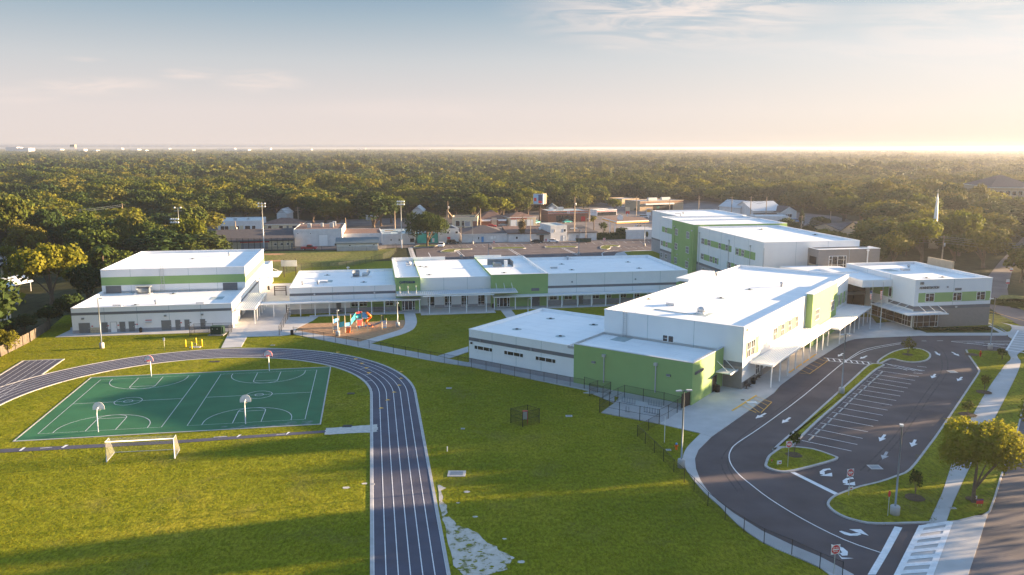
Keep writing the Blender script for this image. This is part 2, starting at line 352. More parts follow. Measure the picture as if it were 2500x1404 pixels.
# ================================================================== GROUND
NOG = []   # hard surfaces (0) and raised lawns (height) used when the grass is planted
M = MB(); R = 17900
M.add([(-R, -280, -0.05), (R, -280, -0.05), (R, 21900, -0.05), (-R, 21900, -0.05)], [(0, 1, 2, 3)], 'woodfloor'); struct(M, 'ground')
M = MB()   # school lawn
flat(M, [(-130, 20), (-118, 60), (-104, 100)] + PX([(-60, 905), (0, 872), (62, 838), (128, 795), (158, 770)]) + [F1.w(-61.5, 190)[:2], F1.w(-61.5, 262)[:2], F1.w(90, 262)[:2], F1.w(96, 225)[:2], F1.w(127, 225)[:2], F1.w(133, 160)[:2], (105, 158), (125, 120), (75, 20)], 0.0, 'lawn'); struct(M, 'lawn')
LAWNPOLY = [(v[0], v[1]) for v in M.v]
M = MB()   # playing field behind the gym
fld = PX([(650, 672), (700, 668), (760, 652), (860, 648), (952, 629), (962, 620), (968, 606), (905, 611), (645, 614), (560, 616), (520, 640), (560, 672)])
flat(M, fld, 0.02, 'field'); struct(M, 'playing_field')
M = MB()
for c, rx, ry in (((668, 621), 7, 1.3), ((676, 637), 5, 1.0)):
    x, y = G(*c); flat(M, [(x + rx * .55 * cos(t) * (1 + .2 * sin(3 * t)), y + ry * 1.6 * sin(t)) for t in np.linspace(0, 2 * pi, 14)[:-1]], 0.045, 'redsoil')
struct(M, 'bare_soil')
# ---- yards and pavement of the shopping strip
M = MB()
flat(M, PX([(500, 606), (640, 611), (905, 609), (968, 604), (1014, 607), (1090, 599), (1400, 593.6), (1594, 586), (1760, 578), (2020, 556), (2100, 545), (2040, 528), (1960, 520), (1720, 490), (1560, 487), (1480, 492), (1420, 505), (1310, 515), (1240, 520), (1080, 530), (900, 534), (720, 540), (500, 545)]), 0.0, 'old_asphalt')
struct(M, 'street_yard')
M = MB()   # back car park
flat(M, PX([(1014, 609), (1050, 603), (1090, 599), (1400, 593.6), (1594, 587), (1680, 584), (1680, 612), (1594, 612), (1555, 612), (1524, 614), (1505, 618), (1499, 625), (1508, 633), (1540, 642), (1540, 660), (1024, 660)]), 0.03, 'asphalt')
struct(M, 'back_car_park')
M = MB()
def line(M, a, b, wd, z, m):
    a = np.array(a[:2], float); b = np.array(b[:2], float); d = b - a; L = np.linalg.norm(d); d /= L; n = np.array([-d[1], d[0]]) * wd / 2
    M.add([(*(a - n), z), (*(b - n), z), (*(b + n), z), (*(a + n), z)], [(0, 1, 2, 3)], m)
for i in range(26):     # far row of bays
    x = 1100 + i * 19.2; y = 600.2 - (x - 1100) * 0.0265
    line(M, G(x, y), G(x + 7.5, y + 5.3), 0.16, 0.036, 'paint_worn')
for j, (x0, x1) in enumerate(((1058, 1124), (1124, 1262), (1262, 1398))):
    for k in range(9):
        y = 614 + k * 3.6 + (2.2 if j == 0 else 0) - j * 1.2
        line(M, G(x0 + 14 + k * (6.6 if j else 2), y), G(x1 - 8 + k * 6.2, y - 0.3), 0.13, 0.036, 'paint_worn')
for k in range(7): line(M, G(1505 + k * 17, 602 - k * .4), G(1519 + k * 18, 608.4 - k * .5), 0.16, 0.036, 'paint_worn')
for a, b in (((1112, 611), (1128, 626)), ((1117, 611), (1134, 626)), ((1241, 608), (1270, 626)), ((1246, 607.6), (1276, 626)), ((1371, 606), (1411, 624)), ((1376, 605.6), (1417, 624)), ((1046, 617), (1053, 630))):
    line(M, G(*a), G(*b), 0.2, 0.037, 'paint_white')
pts = [G(*p) for p in smooth([(1472, 625), (1470, 619), (1482, 614), (1510, 611)], 4)]
strip(M, pts, 0.12, -0.12, 0.037, 'paint_white'); struct(M, 'bay_markings')
# raised planted islands in the back car park
isl = [[(1076, 616), (1084, 611), (1100, 608.5), (1145, 607.5), (1150, 609), (1112, 611.5), (1110, 616)], [(1202, 607), (1208, 604.6), (1272, 603.4), (1281, 605.2), (1278, 607.6), (1208, 608.6)],
       [(1331, 604), (1336, 601.6), (1402, 601.0), (1408, 603), (1404, 605), (1338, 606)], [(1465, 604), (1474, 600), (1500, 598.8), (1514, 600.4), (1508, 602.6), (1492, 603.2), (1490, 607), (1482, 609.4), (1468, 608.4)],
       [(1011, 605), (1016, 600.5), (1040, 596.5), (1068, 599.5), (1062, 601.5), (1040, 604)]]
G1 = MB(); K1 = MB()
for p in isl:
    q = ccw(smooth(PX(p), 3, True)); flat(G1, offset(q, 0.2, True), 0.15, 'field'); kerb(K1, q, 0.22, 0.03, 0.18, 'curb')
struct(G1, 'planted_islands'); struct(K1, 'island_kerbs')
M = MB()
q = ccw(PX([(1524, 616), (1545, 613.5), (1600, 613), (1640, 640), (1580, 640), (1535, 625)])); flat(M, q, 0.08, 'lawn'); struct(M, 'lawn_wedge')
M = MB()
flat(M, PX([(1499, 625), (1505, 618), (1524, 614), (1560, 611.5), (1600, 611.5), (1600, 613), (1545, 613.6), (1526, 616.5), (1535, 627), (1560, 640), (1530, 640)]), 0.06, 'concrete')
flat(M, PX([(996, 605), (1006, 603), (1024, 650), (1009, 650)]), 0.05, 'concrete'); struct(M, 'car_park_pavement')
# ---- running track (frame F1)
Rn, nc, s0 = 26.3, -27.05, 117.0
inner = [F1.w(-0.75, s)[:2] for s in np.linspace(-40, s0, 24)]
inner += [F1.w(nc + Rn * cos(t), s0 + Rn * sin(t))[:2] for t in np.linspace(0, pi, 60)[1:]]
inner += [F1.w(nc - Rn, s)[:2] for s in np.linspace(s0, -40, 24)[1:]]
LW = 1.03; NL = 6
M = MB(); strip(M, inner, 0, -LW * NL, 0.03, 'track')
p0, p1 = nc - Rn, nc - Rn - LW * NL
flat(M, [F1.w(a, b)[:2] for a, b in ((p0 + .9, 124), (p0 + .9, 128), (p0, 137.0), (p0, 146.8), (p1, 146.8), (p1, 118))], 0.034, 'track')
struct(M, 'running_track')
M = MB()
for k in range(NL + 1): strip(M, inner, -LW * k + (0.035 if k else 0), -LW * k - 0.05, 0.042, 'paint_white')
for k in range(1, NL): strip(M, [F1.w(p0 - LW * k, s)[:2] for s in np.linspace(118, 146.7, 6)], 0.03, -0.04, 0.044, 'paint_white')
for s in (146.7,): strip(M, [F1.w(p0, s)[:2], F1.w(p1, s)[:2]], 0.06, -0.06, 0.044, 'paint_white')
def arcpt(k, t): r = Rn + LW * k; return F1.w(nc + r * cos(t), s0 + r * sin(t))[:2]
for k in range(NL):          # staggered lane marks and orange triangles
    t = radians(16 + 7.4 * k); strip(M, [arcpt(k, t), arcpt(k + 1, t)], 0.04, -0.04, 0.045, 'paint_white')
struct(M, 'lane_lines')
def tri(M, c, d, sz, m):
    c = np.array(c); d = np.array(d) / np.linalg.norm(d); n = np.array([-d[1], d[0]])
    M.add([(*(c - n * sz * .62), 0.047), (*(c + n * sz * .62), 0.047), (*(c + d * sz), 0.047)], [(1, 0, 2)], m)
M = MB()
tp = [(931, 998), (947, 978), (963, 959), (975, 942), (980, 925), (980, 909)]
for p in tp: tri(M, G(*p), np.array(F1.w(-.15, 1)[:2]), 0.62, 'paint_yellow')
for i, p in enumerate([(897, 911), (891, 899), (880, 888), (865, 877), (845, 868), (821, 861)]): tri(M, G(*p), (1, .45), 0.75, 'paint_yellow')
struct(M, 'track_triangles')
M = MB()
kerb(M, inner[::-1], -0.32, 0, 0.06, 'curb', False)
outer = offset(inner, -LW * NL); ix = [i for i, p in enumerate(outer) if not (F1.l(*p)[0] < p1 + 1.4 and 118 < F1.l(*p)[1] < 135.5)]
lastr = [i for i in ix if F1.l(*outer[i])[0] > nc or F1.l(*outer[i])[1] > 130]; rest = [i for i in ix if i > max(lastr)]
kerb(M, [outer[i] for i in lastr], -0.3, 0, 0.06, 'curb', False)
if len(rest) > 1: kerb(M, [outer[i] for i in rest], -0.3, 0, 0.06, 'curb', False)
kerb(M, [F1.w(a, b)[:2] for a, b in ((p0, 137.0), (p0, 146.8), (p1, 146.8), (p1, 117))], -0.3, 0, 0.065, 'curb', False)
struct(M, 'track_kerb')
# ---- basketball courts (frame F1)
M = MB(); flat(M, [F1.w(a, b)[:2] for a, b in ((-44.7, 105.2), (-7.65, 105.2), (-7.65, 133.75), (-44.7, 133.75))], 0.03, 'court'); struct(M, 'court_surface')
M = MB(); kerb(M, [F1.w(a, b)[:2] for a, b in ((-44.7, 105.2), (-7.65, 105.2), (-7.65, 133.75), (-44.7, 133.75))], -0.3, 0, 0.05, 'curb'); struct(M, 'court_kerb')
M = MB(); random.seed(3)
for i in range(46):
    a = random.uniform(-20, -8.6); b = 105.4 + abs(random.gauss(0, .45)); r = random.uniform(.15, .5)
    flat(M, [F1.w(a + r * 1.5 * cos(t) * random.uniform(.5, 1.1), b + r * .8 * sin(t) * random.uniform(.5, 1.1))[:2] for t in np.linspace(0, 2 * pi, 9)[:-1]], 0.034 + i * .00004, 'court_worn')
struct(M, 'court_wear')
M = MB()
def poly_line(pts, wd=0.075, z=0.042, m='paint_white', closed=False, MM=None): strip(MM or M, [F1.w(a, b)[:2] for a, b in pts], wd / 2, -wd / 2, z, m, closed)
for n0, n1 in ((-42.85, -27.95), (-24.75, -9.7)):
    a, b = 107.4, 132.25; nm = (n0 + n1) / 2; hw = 1.83
    poly_line([(n0, a), (n1, a), (n1, b), (n0, b)], closed=True)
    poly_line([(n0, (a + b) / 2), (n1, (a + b) / 2)], z=.0425)
    for r in (1.85, 0.6): poly_line([(nm + r * cos(t), (a + b) / 2 + r * sin(t)) for t in np.linspace(0, 2 * pi, 33)[:-1]], z=.043, closed=True)
    for e, sg in ((a, 1), (b, -1)):
        poly_line([(nm - hw, e), (nm - hw, e + sg * 4.9)], z=.0425); poly_line([(nm + hw, e), (nm + hw, e + sg * 4.9)], z=.0425); poly_line([(nm - hw, e + sg * 4.9), (nm + hw, e + sg * 4.9)], z=.044)
        poly_line([(nm + hw * cos(t), e + sg * (4.9 + 1.35 * sin(t))) for t in np.linspace(0, pi, 17)], z=.0432)
        rr = 5.7
        poly_line([(nm - rr, e), (nm - rr, e + sg * .9)] + [(nm + rr * cos(t), e + sg * (.9 + (rr - .35) * sin(t))) for t in np.linspace(pi, 0, 33)] + [(nm + rr, e + sg * .9), (nm + rr, e)], z=.0436)
struct(M, 'court_lines')
# ---- long jump runway and sand pit south of the courts
M = MB(); flat(M, PX([(-300, 1112), (-300, 1122), (420, 1083.5), (800, 1056.5), (800, 1050.5), (420, 1076)]), 0.032, 'track'); struct(M, 'jump_runway')
M = MB()
for a, b, c, d in (((52, 1101), (63, 1093), (57, 1093), (46, 1101)), ((155, 1094), (168, 1087), (160, 1087), (149, 1094)), ((580, 1068), (590, 1062), (584, 1062), (577, 1068)), ((700, 1061.5), (709, 1055.5), (703, 1055.5), (698, 1061.5))): flat(M, PX([a, b, c, d]), 0.038, 'paint_white')
for a, b, c, d in (((98, 1096), (128, 1093.5), (126, 1092), (98, 1094)), ((520, 1069), (556, 1066.6), (552, 1065), (524, 1067)), ((674, 1063), (698, 1061), (696, 1059.6), (676, 1061.4))): flat(M, PX([a, b, c, d]), 0.038, 'paint_worn')
struct(M, 'runway_marks')
M = MB()
random.seed(5)
def rough(pts, k=5, j=0.12):
    out = []
    for i in range(len(pts)):
        a, b = np.array(pts[i]), np.array(pts[(i + 1) % len(pts)])
        for t in range(k): out.append(tuple(a + (b - a) * t / k + np.array([random.gauss(0, j), random.gauss(0, j)])))
    return out
flat(M, rough(PX([(795, 1045), (921, 1037), (921, 1055), (792, 1062)]), 9, .07), 0.034, 'sand')
sp = PX([(1068, 1181), (1076, 1186), (1089, 1192), (1077, 1198), (1082, 1214), (1080, 1224), (1091, 1235), (1091, 1252), (1082, 1262), (1097, 1262), (1110, 1272), (1114, 1282), (1143, 1291), (1167, 1302), (1179, 1315), (1190, 1326), (1213, 1334), (1216, 1344), (1244, 1354), (1250, 1366), (1244, 1376), (1233, 1377), (1240, 1390), (1216, 1396), (1190, 1404), (1160, 1416), (1130, 1404), (1108, 1380), (1100, 1345), (1095, 1330), (1088, 1290), (1080, 1270), (1074, 1235), (1070, 1205)])
flat(M, rough(ccw(sp), 2, .03), 0.024, 'sandpatch')
for x, y, r in ((1140, 1201, .26), (845, 1191, .3), (890, 1181, .22), (1118, 1228, .15), (1160, 1262, .2), (1245, 1362, .3), (1272, 1372, .25), (1232, 1316, .15)):
    c = G(x, y); flat(M, rough([(c[0] + r * cos(t) * 1.4, c[1] + r * sin(t)) for t in np.linspace(0, 2 * pi, 9)[:-1]], 2, .03), 0.021, 'sand')
struct(M, 'sand')
M = MB(); random.seed(11)   # grass tufts inside the sand
for i in range(60):
    t = random.random(); x = 1090 + 150 * random.random(); y = 1262 + 150 * random.random()
    if x > 1100 + (y - 1255) * 1.25: continue
    c = G(x, y); r = random.uniform(.04, .20)
    flat(M, [(c[0] + r * 1.6 * cos(a) * random.uniform(.5, 1), c[1] + r * sin(a) * random.uniform(.5, 1)) for a in np.linspace(0, 2 * pi, 8)[:-1]], 0.024 + i * .00003, 'lawn')
tf = M.build('grass_tufts'); tf['kind'] = 'stuff'; tagm(tf, 'thin green grass tufts growing through the white sand beside the track', 'grass')
# ---- asphalt drive and car park on the right
road_left = [(2120, 1420), (2083, 1404), (2003, 1361.6), (1931.7, 1332), (1860, 1297.6), (1790, 1254), (1752, 1224), (1727, 1199), (1710, 1173.7), (1699, 1146), (1696.6, 1120.7), (1705, 1100), (1736, 1069), (1777, 1040), (1889.7, 960), (1905, 942), (1968, 895), (2012, 867), (2055, 840), (2071.5, 832.5), (2086, 828.6), (2110, 826.4), (2178, 823.4), (2250.6, 820.5), (2350, 820), (2456, 820), (2464, 824), (2470, 832)]
road_right = [(2453, 858), (2400, 857), (2372, 853), (2361, 856), (2368, 870), (2391, 903), (2391, 912), (2380, 930), (2300, 1050), (2269, 1092.7), (2225, 1149), (2190, 1166), (2150, 1180), (2100, 1192), (2066, 1204), (2040, 1215), (2026.4, 1228), (2027.7, 1240), (2052, 1258), (2090, 1271.5), (2141.6, 1279), (2267, 1277.6)]
M = MB()
RL = smooth(PX(road_left), 3); RRr = smooth(PX(road_right), 3)
flat(M, RL + RRr + PX([(2252, 1290), (2170, 1460)]), 0.03, 'asphalt'); NOG.append((RL + RRr + PX([(2252, 1290), (2170, 1460)]), 0)); struct(M, 'drive')
# street beyond
M = MB()
NOG.append(([(28, 48), (39, 64), (47.7, 76.1), (54.1, 84.7), (65.1, 99.7), (73.1, 110.9), (90, 136), (106, 158), (125, 160), (140, 120), (75, 40)], 0))
flat(M, [(28, 48), (39, 64), (47.7, 76.1), (54.1, 84.7), (65.1, 99.7), (73.1, 110.9), (90, 136), (106, 158), (110, 150), (125, 120), (90, 104), (75, 86), (58, 60), (46, 44)], 0.022, 'old_asphalt')
flat(M, [(104.4, 160.6), (105.2, 168), (108.8, 180.6), (135.7, 227.7), (155.8, 256.2), (179, 288), (260, 400), (268, 396), (190, 285), (165.8, 264), (128.4, 206.6), (114, 181.5), (125, 160), (160, 130), (150, 125), (125, 146)], 0.026, 'old_asphalt')
struct(M, 'street')
M = MB(); strip(M, smooth([(106.6, 178.5), (107.2, 174), (108.3, 167), (112, 160), (125, 148)], 4), .1, -.1, 0.035, 'paint_yellow'); struct(M, 'street_line')
# ---- concrete walks, aprons and plazas
M = MB(); zc_ = [0.06]
def slab(pts, world=False):
    zc_[0] += 0.0025
    q = ccw(pts if world else PX(pts)); NOG.append((q, 0)); M.prism(q, 0.0, zc_[0], 'concrete')
def f1(*p): return [F1.w(a, b)[:2] for a, b in p]
def f2(*p): return [F2.w(a, b)[:2] for a, b in p]
slab([(134.5, 824), (172, 806), (172, 800), (570, 800), (557, 811), (465, 813.5)])
slab(f1((-28.4, 167.0), (-28.4, 212), (-18, 212), (-18, 205), (-18.2, 178.5), (-18.2, 176.4), (-12, 176.2), (-13, 172)) [::1] + PX([(724, 803), (717, 817), (685.5, 820.7), (603.4, 822.7), (589, 848), (540, 850), (560, 810)]), True)
slab(f1((-30, 212), (-30, 222), (-4, 222), (-4, 205), (-18, 205), (-18, 212)), True)
slab(f1((-14, 176.2), (9.9, 176.0), (9.9, 179.7), (-14, 177.6)), True)
slab(f1((9.9, 173.6), (26.4, 173.6), (26.4, 181), (9.9, 181)), True)
slab(f1((26.4, 176.4), (64, 176.4), (80, 174), (80, 177), (64, 178.6), (26.4, 180)), True)
slab(smooth([(718, 817), (800, 833.5), (880, 849), (958, 863.5), (1050, 880.5), (1144, 896)], 2) + [(1144, 886), (1097.6, 877.5), (1069.8, 870.5), (960, 850), (903.9, 839.2), (879.5, 835.2), (800, 821.5), (724, 807.5)])
slab([(879, 835), (904, 839.5)] + smooth([(950, 826), (981.6, 816.7), (1003, 808), (1012.5, 800), (1017.6, 788.8), (1017, 778), (1013, 765)], 3) + smooth([(986, 765), (988, 776), (989, 788.8), (987, 796), (981.6, 802.7), (970, 808), (940, 817)], 3))
slab([(1069.8, 869.5), (1143.6, 846.8), (1143.6, 859.6), (1097.6, 875.5)])
slab([(1222, 757.5), (1246, 754), (1260, 772), (1238, 778)])
slab(f2((-83.5, 102.3), (-43, 101.8), (-43, 104.5), (-83.5, 104.5)), True)
slab([(1500, 985), (1515, 966), (1560, 958), (1640, 985), (1688, 1000), (1700, 1010), (1609.7, 1035.6), (1467.6, 1008.5)])
slab([(1424, 960), (1470, 950), (1500, 960), (1500, 985), (1446, 962)])
inner_walk = [(1711, 1059), (1690, 1080), (1677, 1094), (1669, 1110), (1667, 1124), (1672, 1142), (1691, 1170), (1720, 1204), (1760, 1240), (1800, 1281), (1860, 1324), (1929, 1355), (2003, 1388), (2030, 1410), (2050, 1425)]
slab(f2((-43.2, 104.4), (-43.2, 116), (-40.2, 116), (-40.2, 181), (-36, 184)) + PX([(2140, 790), (2190, 785), (2227, 800), (2262, 813.5), (2440, 813.5), (2412, 797), (2418, 795.5), (2452, 812), (2470, 812)]) + [G(*p) for p in road_left[::-1][2:] if p[0] > 1740 and p[1] < 1100] + PX([(1736, 1068), (1711, 1059), (1609.7, 1035.6)]), True)
slab([(1711, 1059)] + smooth(inner_walk[1:], 2) + [(2095, 1425)] + [p for p in road_left if p[1] > 1066 and p[0] < 2100])
slab([(2267, 1277), (2290, 1276), (2310, 1275.5), (2350, 1270), (2413, 1251.5), (2385, 1340), (2364, 1404), (2355, 1440), (2180, 1440), (2215, 1360), (2253, 1289)])
slab([(2267, 1277)] + smooth([(2300, 1206), (2344, 1078), (2400, 970), (2452, 894), (2466, 880), (2466, 870), (2453, 858), (2458, 850)], 3) + smooth([(2500, 856), (2484, 866), (2486, 876), (2492, 886), (2482, 915), (2450, 980), (2380, 1116), (2330, 1222), (2310, 1276)], 3))
slab([(2440, 800), (2459, 812), (2461, 822), (2474, 830), (2456, 858), (2500, 856), (2560, 840), (2540, 803), (2475, 795), (2430, 785), (2413, 780), (2413, 782), (2440, 790), (2471, 801), (2466, 810), (2457, 812), (2420, 790), (2413, 789), (2413, 791)])
slab([(2130, 1231), (2131, 1231), (2131, 1232)])
struct(M, 'walkways')
# painted walk markings etc
M = MB()
def pl(pts, wd, z=0.04, m='paint_white', sm_=0, closed=False):
    p = smooth(PX(pts), sm_, closed) if sm_ else PX(pts); strip(M, p, wd / 2, -wd / 2, z, m, closed)
pl([(2150, 1350), (2060, 1318), (1960, 1268), (1880, 1219), (1830, 1181), (1805, 1160), (1787, 1138), (1780, 1118), (1784, 1100), (1800, 1082), (1860, 1042), (1960, 968), (2052, 891), (2090, 864), (2110, 854), (2150, 845), (2214, 835)], .13, sm_=3)
pl([(2054, 890), (2092, 867), (2115, 857), (2150, 848.5), (2205, 839)], .12, z=.041, sm_=2)
flat(M, PX([(1929, 1154), (1940, 1153), (2052, 1208), (2040, 1210)]), 0.041, 'paint_white')
flat(M, PX([(2184, 1286), (2203, 1289), (2170, 1350), (2138, 1404), (2118, 1404), (2150, 1350)]), 0.0415, 'paint_white')
for k in range(16):     # parking bays
    t = k / 15; a = (1955 + (2141 - 1955) * t ** 0.97, 1076 + (905 - 1076) * (t * 1.12 - .12 * t * t)); 
bays = [((1957, 1076), (2079, 1102)), ((1972, 1061), (2093, 1086)), ((1988, 1047), (2106, 1071)), ((2003, 1033), (2119, 1055)), ((2018, 1020), (2132, 1041.5)), ((2031, 1007), (2144, 1028)), ((2045, 995), (2155, 1014.5)), ((2057, 982.5), (2167, 1002)), ((2069, 971), (2178, 990)), ((2081, 960.5), (2188, 978.5)), ((2093, 950.5), (2198, 967.5)), ((2104, 941), (2207, 957.5)), ((2115, 931), (2216, 948)), ((2125, 922.5), (2225, 938.5)), ((2134, 914), (2234, 929.5)), ((2143, 905), (2243, 920))]
for a, b in bays: pl([a, b], .11)
pl([(2143, 905), (1975, 1062)], .01, z=.0412)
# hatched disabled bay
for a, b in (((2160, 888), (2258, 906)), ((2150, 897), (2250, 905)), ((2165, 889), (2215, 905)), ((2185, 892), (2235, 907)), ((2205, 896), (2252, 907)), ((2239, 895), (2262, 897)), ((2230, 911), (2252, 913))): pl([a, b], .12, z=.0415)
# ladder crossing of the drive
for a, b in (((2012, 874), (2128, 885)), ((2016, 881), (2124, 891))): pl([a, b], .16)
for k in range(8):
    x = 2020 + k * 14; pl([(x, 875 + k * 1.3), (x + 5, 881.5 + k * 1.25)], .22, z=.0405)
# give way lines and hatches near the admin corner
for a, b in (((2322, 833.5), (2470, 833.5)), ((2322, 834.5), (2465, 850)), ((2360, 838), (2462, 838.5)), ((2380, 836), (2462, 843)), ((2400, 844), (2468, 842)), ((2250, 833), (2262, 833)), ((2288, 832.6), (2302, 832.4))): pl([a, b], .16, z=.042)
struct(M, 'drive_markings')
M = MB()   # arrows
def arrow(M, c, tip, wd=0.9, m='paint_white', L=3.0, z=.044):
    c = np.array(G(*c)); t = np.array(G(*tip)) - c; t /= np.linalg.norm(t); n = np.array([-t[1], t[0]])
    P = lambda a, b: (*(c + t * a + n * b), z)
    M.add([P(-L / 2, -.16), P(0, -.16), P(0, .16), P(-L / 2, .16)], [(0, 1, 2, 3)], m)
    M.add([P(0, -wd / 2), P(L / 2, 0), P(0, wd / 2)], [(0, 1, 2)], m)
for c, tp_, m_ in (((1857, 1016), (1830, 1030), 'paint_white'), ((1919, 1027), (1896, 1043), 'paint_white'), ((2052, 867), (2040, 875), 'paint_white'), ((2108, 873), (2090, 881), 'paint_white'), ((2289, 864), (2296, 870), 'paint_white'), ((2333, 865), (2342, 870), 'paint_white'), ((2279, 919), (2270, 930), 'paint_white'), ((2343, 926), (2332, 936), 'paint_white'), ((2154, 1070), (2142, 1085), 'paint_white'), ((2230, 1083), (2222, 1098), 'paint_white'), ((2160, 1113), (2150, 1130), 'paint_worn')): arrow(M, c, tp_, m=m_)
def poly_px(pts, m='paint_white', z=.0445): flat(M, PX(pts), z, m)
# curved turn arrows, drawn on the asphalt
for dx, dy in ((0, 0), (56, 22)):
    poly_px([(2026 + dx, 1144 + dy), (2010 + dx, 1146 + dy), (2001 + dx, 1152 + dy), (2002 + dx, 1158 + dy), (2012 + dx, 1160 + dy), (2014 + dx, 1156 + dy), (2012 + dx, 1152 + dy), (2020 + dx, 1148 + dy), (2029 + dx, 1148 + dy)])
    poly_px([(2002 + dx, 1162 + dy), (2031 + dx, 1155 + dy), (2032 + dx, 1164 + dy)], z=.0447)
poly_px([(2048, 1298), (2054, 1297), (2078, 1304), (2098, 1302), (2103, 1306), (2092, 1309), (2074, 1309), (2062, 1306)])
poly_px([(2073, 1293), (2101, 1293), (2121, 1309), (2090, 1300)], z=.0447)
poly_px([(2029, 1330), (2040, 1333), (2058, 1338), (2070, 1348), (2069, 1357), (2056, 1358), (2050, 1352), (2056, 1350), (2050, 1342), (2030, 1334)])
poly_px([(2045, 1352), (2055, 1362), (2085, 1364), (2055, 1366)], z=.0447)
struct(M, 'arrow_markings')
M = MB()   # crosswalks
def cross(A, B, C_, D_, k, m='paint_white', z=.135, ws=.3, wr=.45):
    # A-B and D-C long sides, rungs between them
    A, B, C_, D_ = [np.array(G(*p)) for p in (A, B, C_, D_)]
    for a, b in ((A, B), (D_, C_)): line(M, a, b, ws, z, m)
    for i in range(k):
        t = (i + .15) / k; line(M, A + (B - A) * t, D_ + (C_ - D_) * t, wr, z + .002, m)
cross((2250, 1287), (2186, 1416), (2268, 1412), (2320, 1276), 8, ws=.5, wr=.55)
cross((2457, 857), (2486, 808), (2560, 812), (2500, 864), 9, z=.142, wr=.35)
struct(M, 'crossings')
M = MB()   # yellow kerb ramps hatching beside the canopy
for ox, oy, a0 in ((1790, 985, 0), (1928, 888, 1)):
    if a0 == 0:
        P0, P1 = (1787, 1005), (1847, 967); q = [(1826, 1003), (1858, 1010), (1884, 984), (1862, 979)]; rung = [((1808, 992), (1846, 1010)), ((1818, 985), (1854, 1009)), ((1828, 979), (1866, 1003)), ((1836, 974), (1876, 993)), ((1846, 970), (1884, 984))]
    else:
        P0, P1 = (1926, 912), (1994, 865); q = [(1952, 913), (1976, 915), (2022, 882), (2010, 875)]; rung = [((1944, 901), (1976, 914)), ((1954, 893), (1987, 907)), ((1964, 886), (1998, 899)), ((1974, 880), (2008, 892)), ((1984, 872), (2018, 885))]
    pl([P0, P1], .28, z=.14, m='paint_yellow')
    pl([q[0], q[1], q[2], q[3]], .1, z=.142, m='paint_yellow')
    for a, b in rung: pl([a, b], .09, z=.1435, m='paint_yellow')
struct(M, 'yellow_markings')
M = MB(); random.seed(31)   # oil drips and tyre scuffs in the bays and lanes
for a, b in bays:
    for t in (.3, .75):
        if random.random() < .5: continue
        c = G(a[0] + (b[0] - a[0]) * t + random.uniform(3, 9), a[1] + (b[1] - a[1]) * t + random.uniform(4, 8)); r = random.uniform(.15, .4)
        flat(M, [(c[0] + r * cos(u) * random.uniform(.7, 1.1), c[1] + r * sin(u) * random.uniform(.7, 1.1)) for u in np.linspace(0, 2 * pi, 10)[:-1]], 0.0385, 'oil')
for pts_, w_ in (([(1800, 1200), (1760, 1130), (1800, 1075), (1900, 1000), (2000, 925)], .16), ([(1815, 1196), (1775, 1130), (1812, 1080), (1910, 1008), (2008, 931)], .16), ([(2100, 1150), (2180, 1070), (2260, 960), (2300, 900), (2280, 850), (2200, 838)], .2), ([(2118, 1152), (2196, 1074), (2274, 964), (2314, 900), (2290, 846), (2200, 834)], .2)):
    pl(pts_, w_, z=.0382, m='oil', sm_=4)
struct(M, 'tyre_marks')
# ---- raised grass islands on the right, with kerbs
G2 = MB(); K2 = MB()
islands = [
 [(1868, 1131), (1874, 1117), (1886, 1107), (1903, 1096), (1921, 1093), (1928, 1092), (1985, 1098), (2039, 1116), (2046, 1121), (2036, 1127), (1990, 1140), (1940, 1152), (1910, 1155), (1880, 1148), (1867, 1140)],
 [(1886, 1103), (1894, 1092), (1915, 1073), (1951, 1043), (2000, 999), (2040, 963), (2080, 927), (2120, 892), (2146, 890), (2160, 893), (2139, 905), (2098, 941), (2046, 988), (1998, 1030), (1955, 1072), (1932, 1093.5), (1906, 1095)],
 [(2140, 886), (2155, 873), (2180, 860), (2212, 852), (2245, 853), (2268, 862), (2273, 872), (2262, 882), (2235, 886.5), (2205, 884), (2180, 878), (2170, 880), (2160, 885), (2150, 889)]]
for i, p in enumerate(islands):
    q = ccw(smooth(PX(p), 3, True)); flat(G2, offset(q, 0.28, True), 0.16, 'lawn'); NOG.append((offset(q, 0.5, True), .16)); kerb(K2, q, 0.30, 0.03, 0.19, 'curb')
big = [(2361, 856), (2368, 870), (2391, 903), (2391, 912), (2380, 930), (2300, 1050), (2269, 1092.7), (2225, 1149), (2190, 1166), (2150, 1180), (2100, 1192), (2066, 1204), (2040, 1215), (2026.4, 1228), (2027.7, 1240), (2052, 1258), (2090, 1271.5), (2141.6, 1279), (2267, 1276)]
bigR = [(2299, 1204), (2343, 1078), (2399, 970), (2450, 894), (2464, 880), (2464, 870), (2452, 859), (2400, 858), (2372, 854)]
q = smooth(PX(big), 3); flat(G2, q + smooth(PX(bigR), 3), 0.13, 'lawn'); NOG.append((q + smooth(PX(bigR), 3), .13)); NOG.append((q + smooth(PX(bigR), 3), 0)); kerb(K2, q, -0.26, 0.03, 0.17, 'curb', False)
verge = [(2311, 1275), (2331, 1222), (2381, 1116), (2451, 980), (2483, 915), (2493, 887), (2500, 880)]
vr = [(2540, 905), (2500, 984), (2482, 1052), (2441, 1166), (2413, 1250), (2380, 1262), (2340, 1272)]
flat(G2, smooth(PX(verge), 2) + smooth(PX(vr), 2), 0.10, 'lawn'); kerb(K2, smooth(PX(vr), 2), 0.18, 0.02, 0.14, 'curb', False)
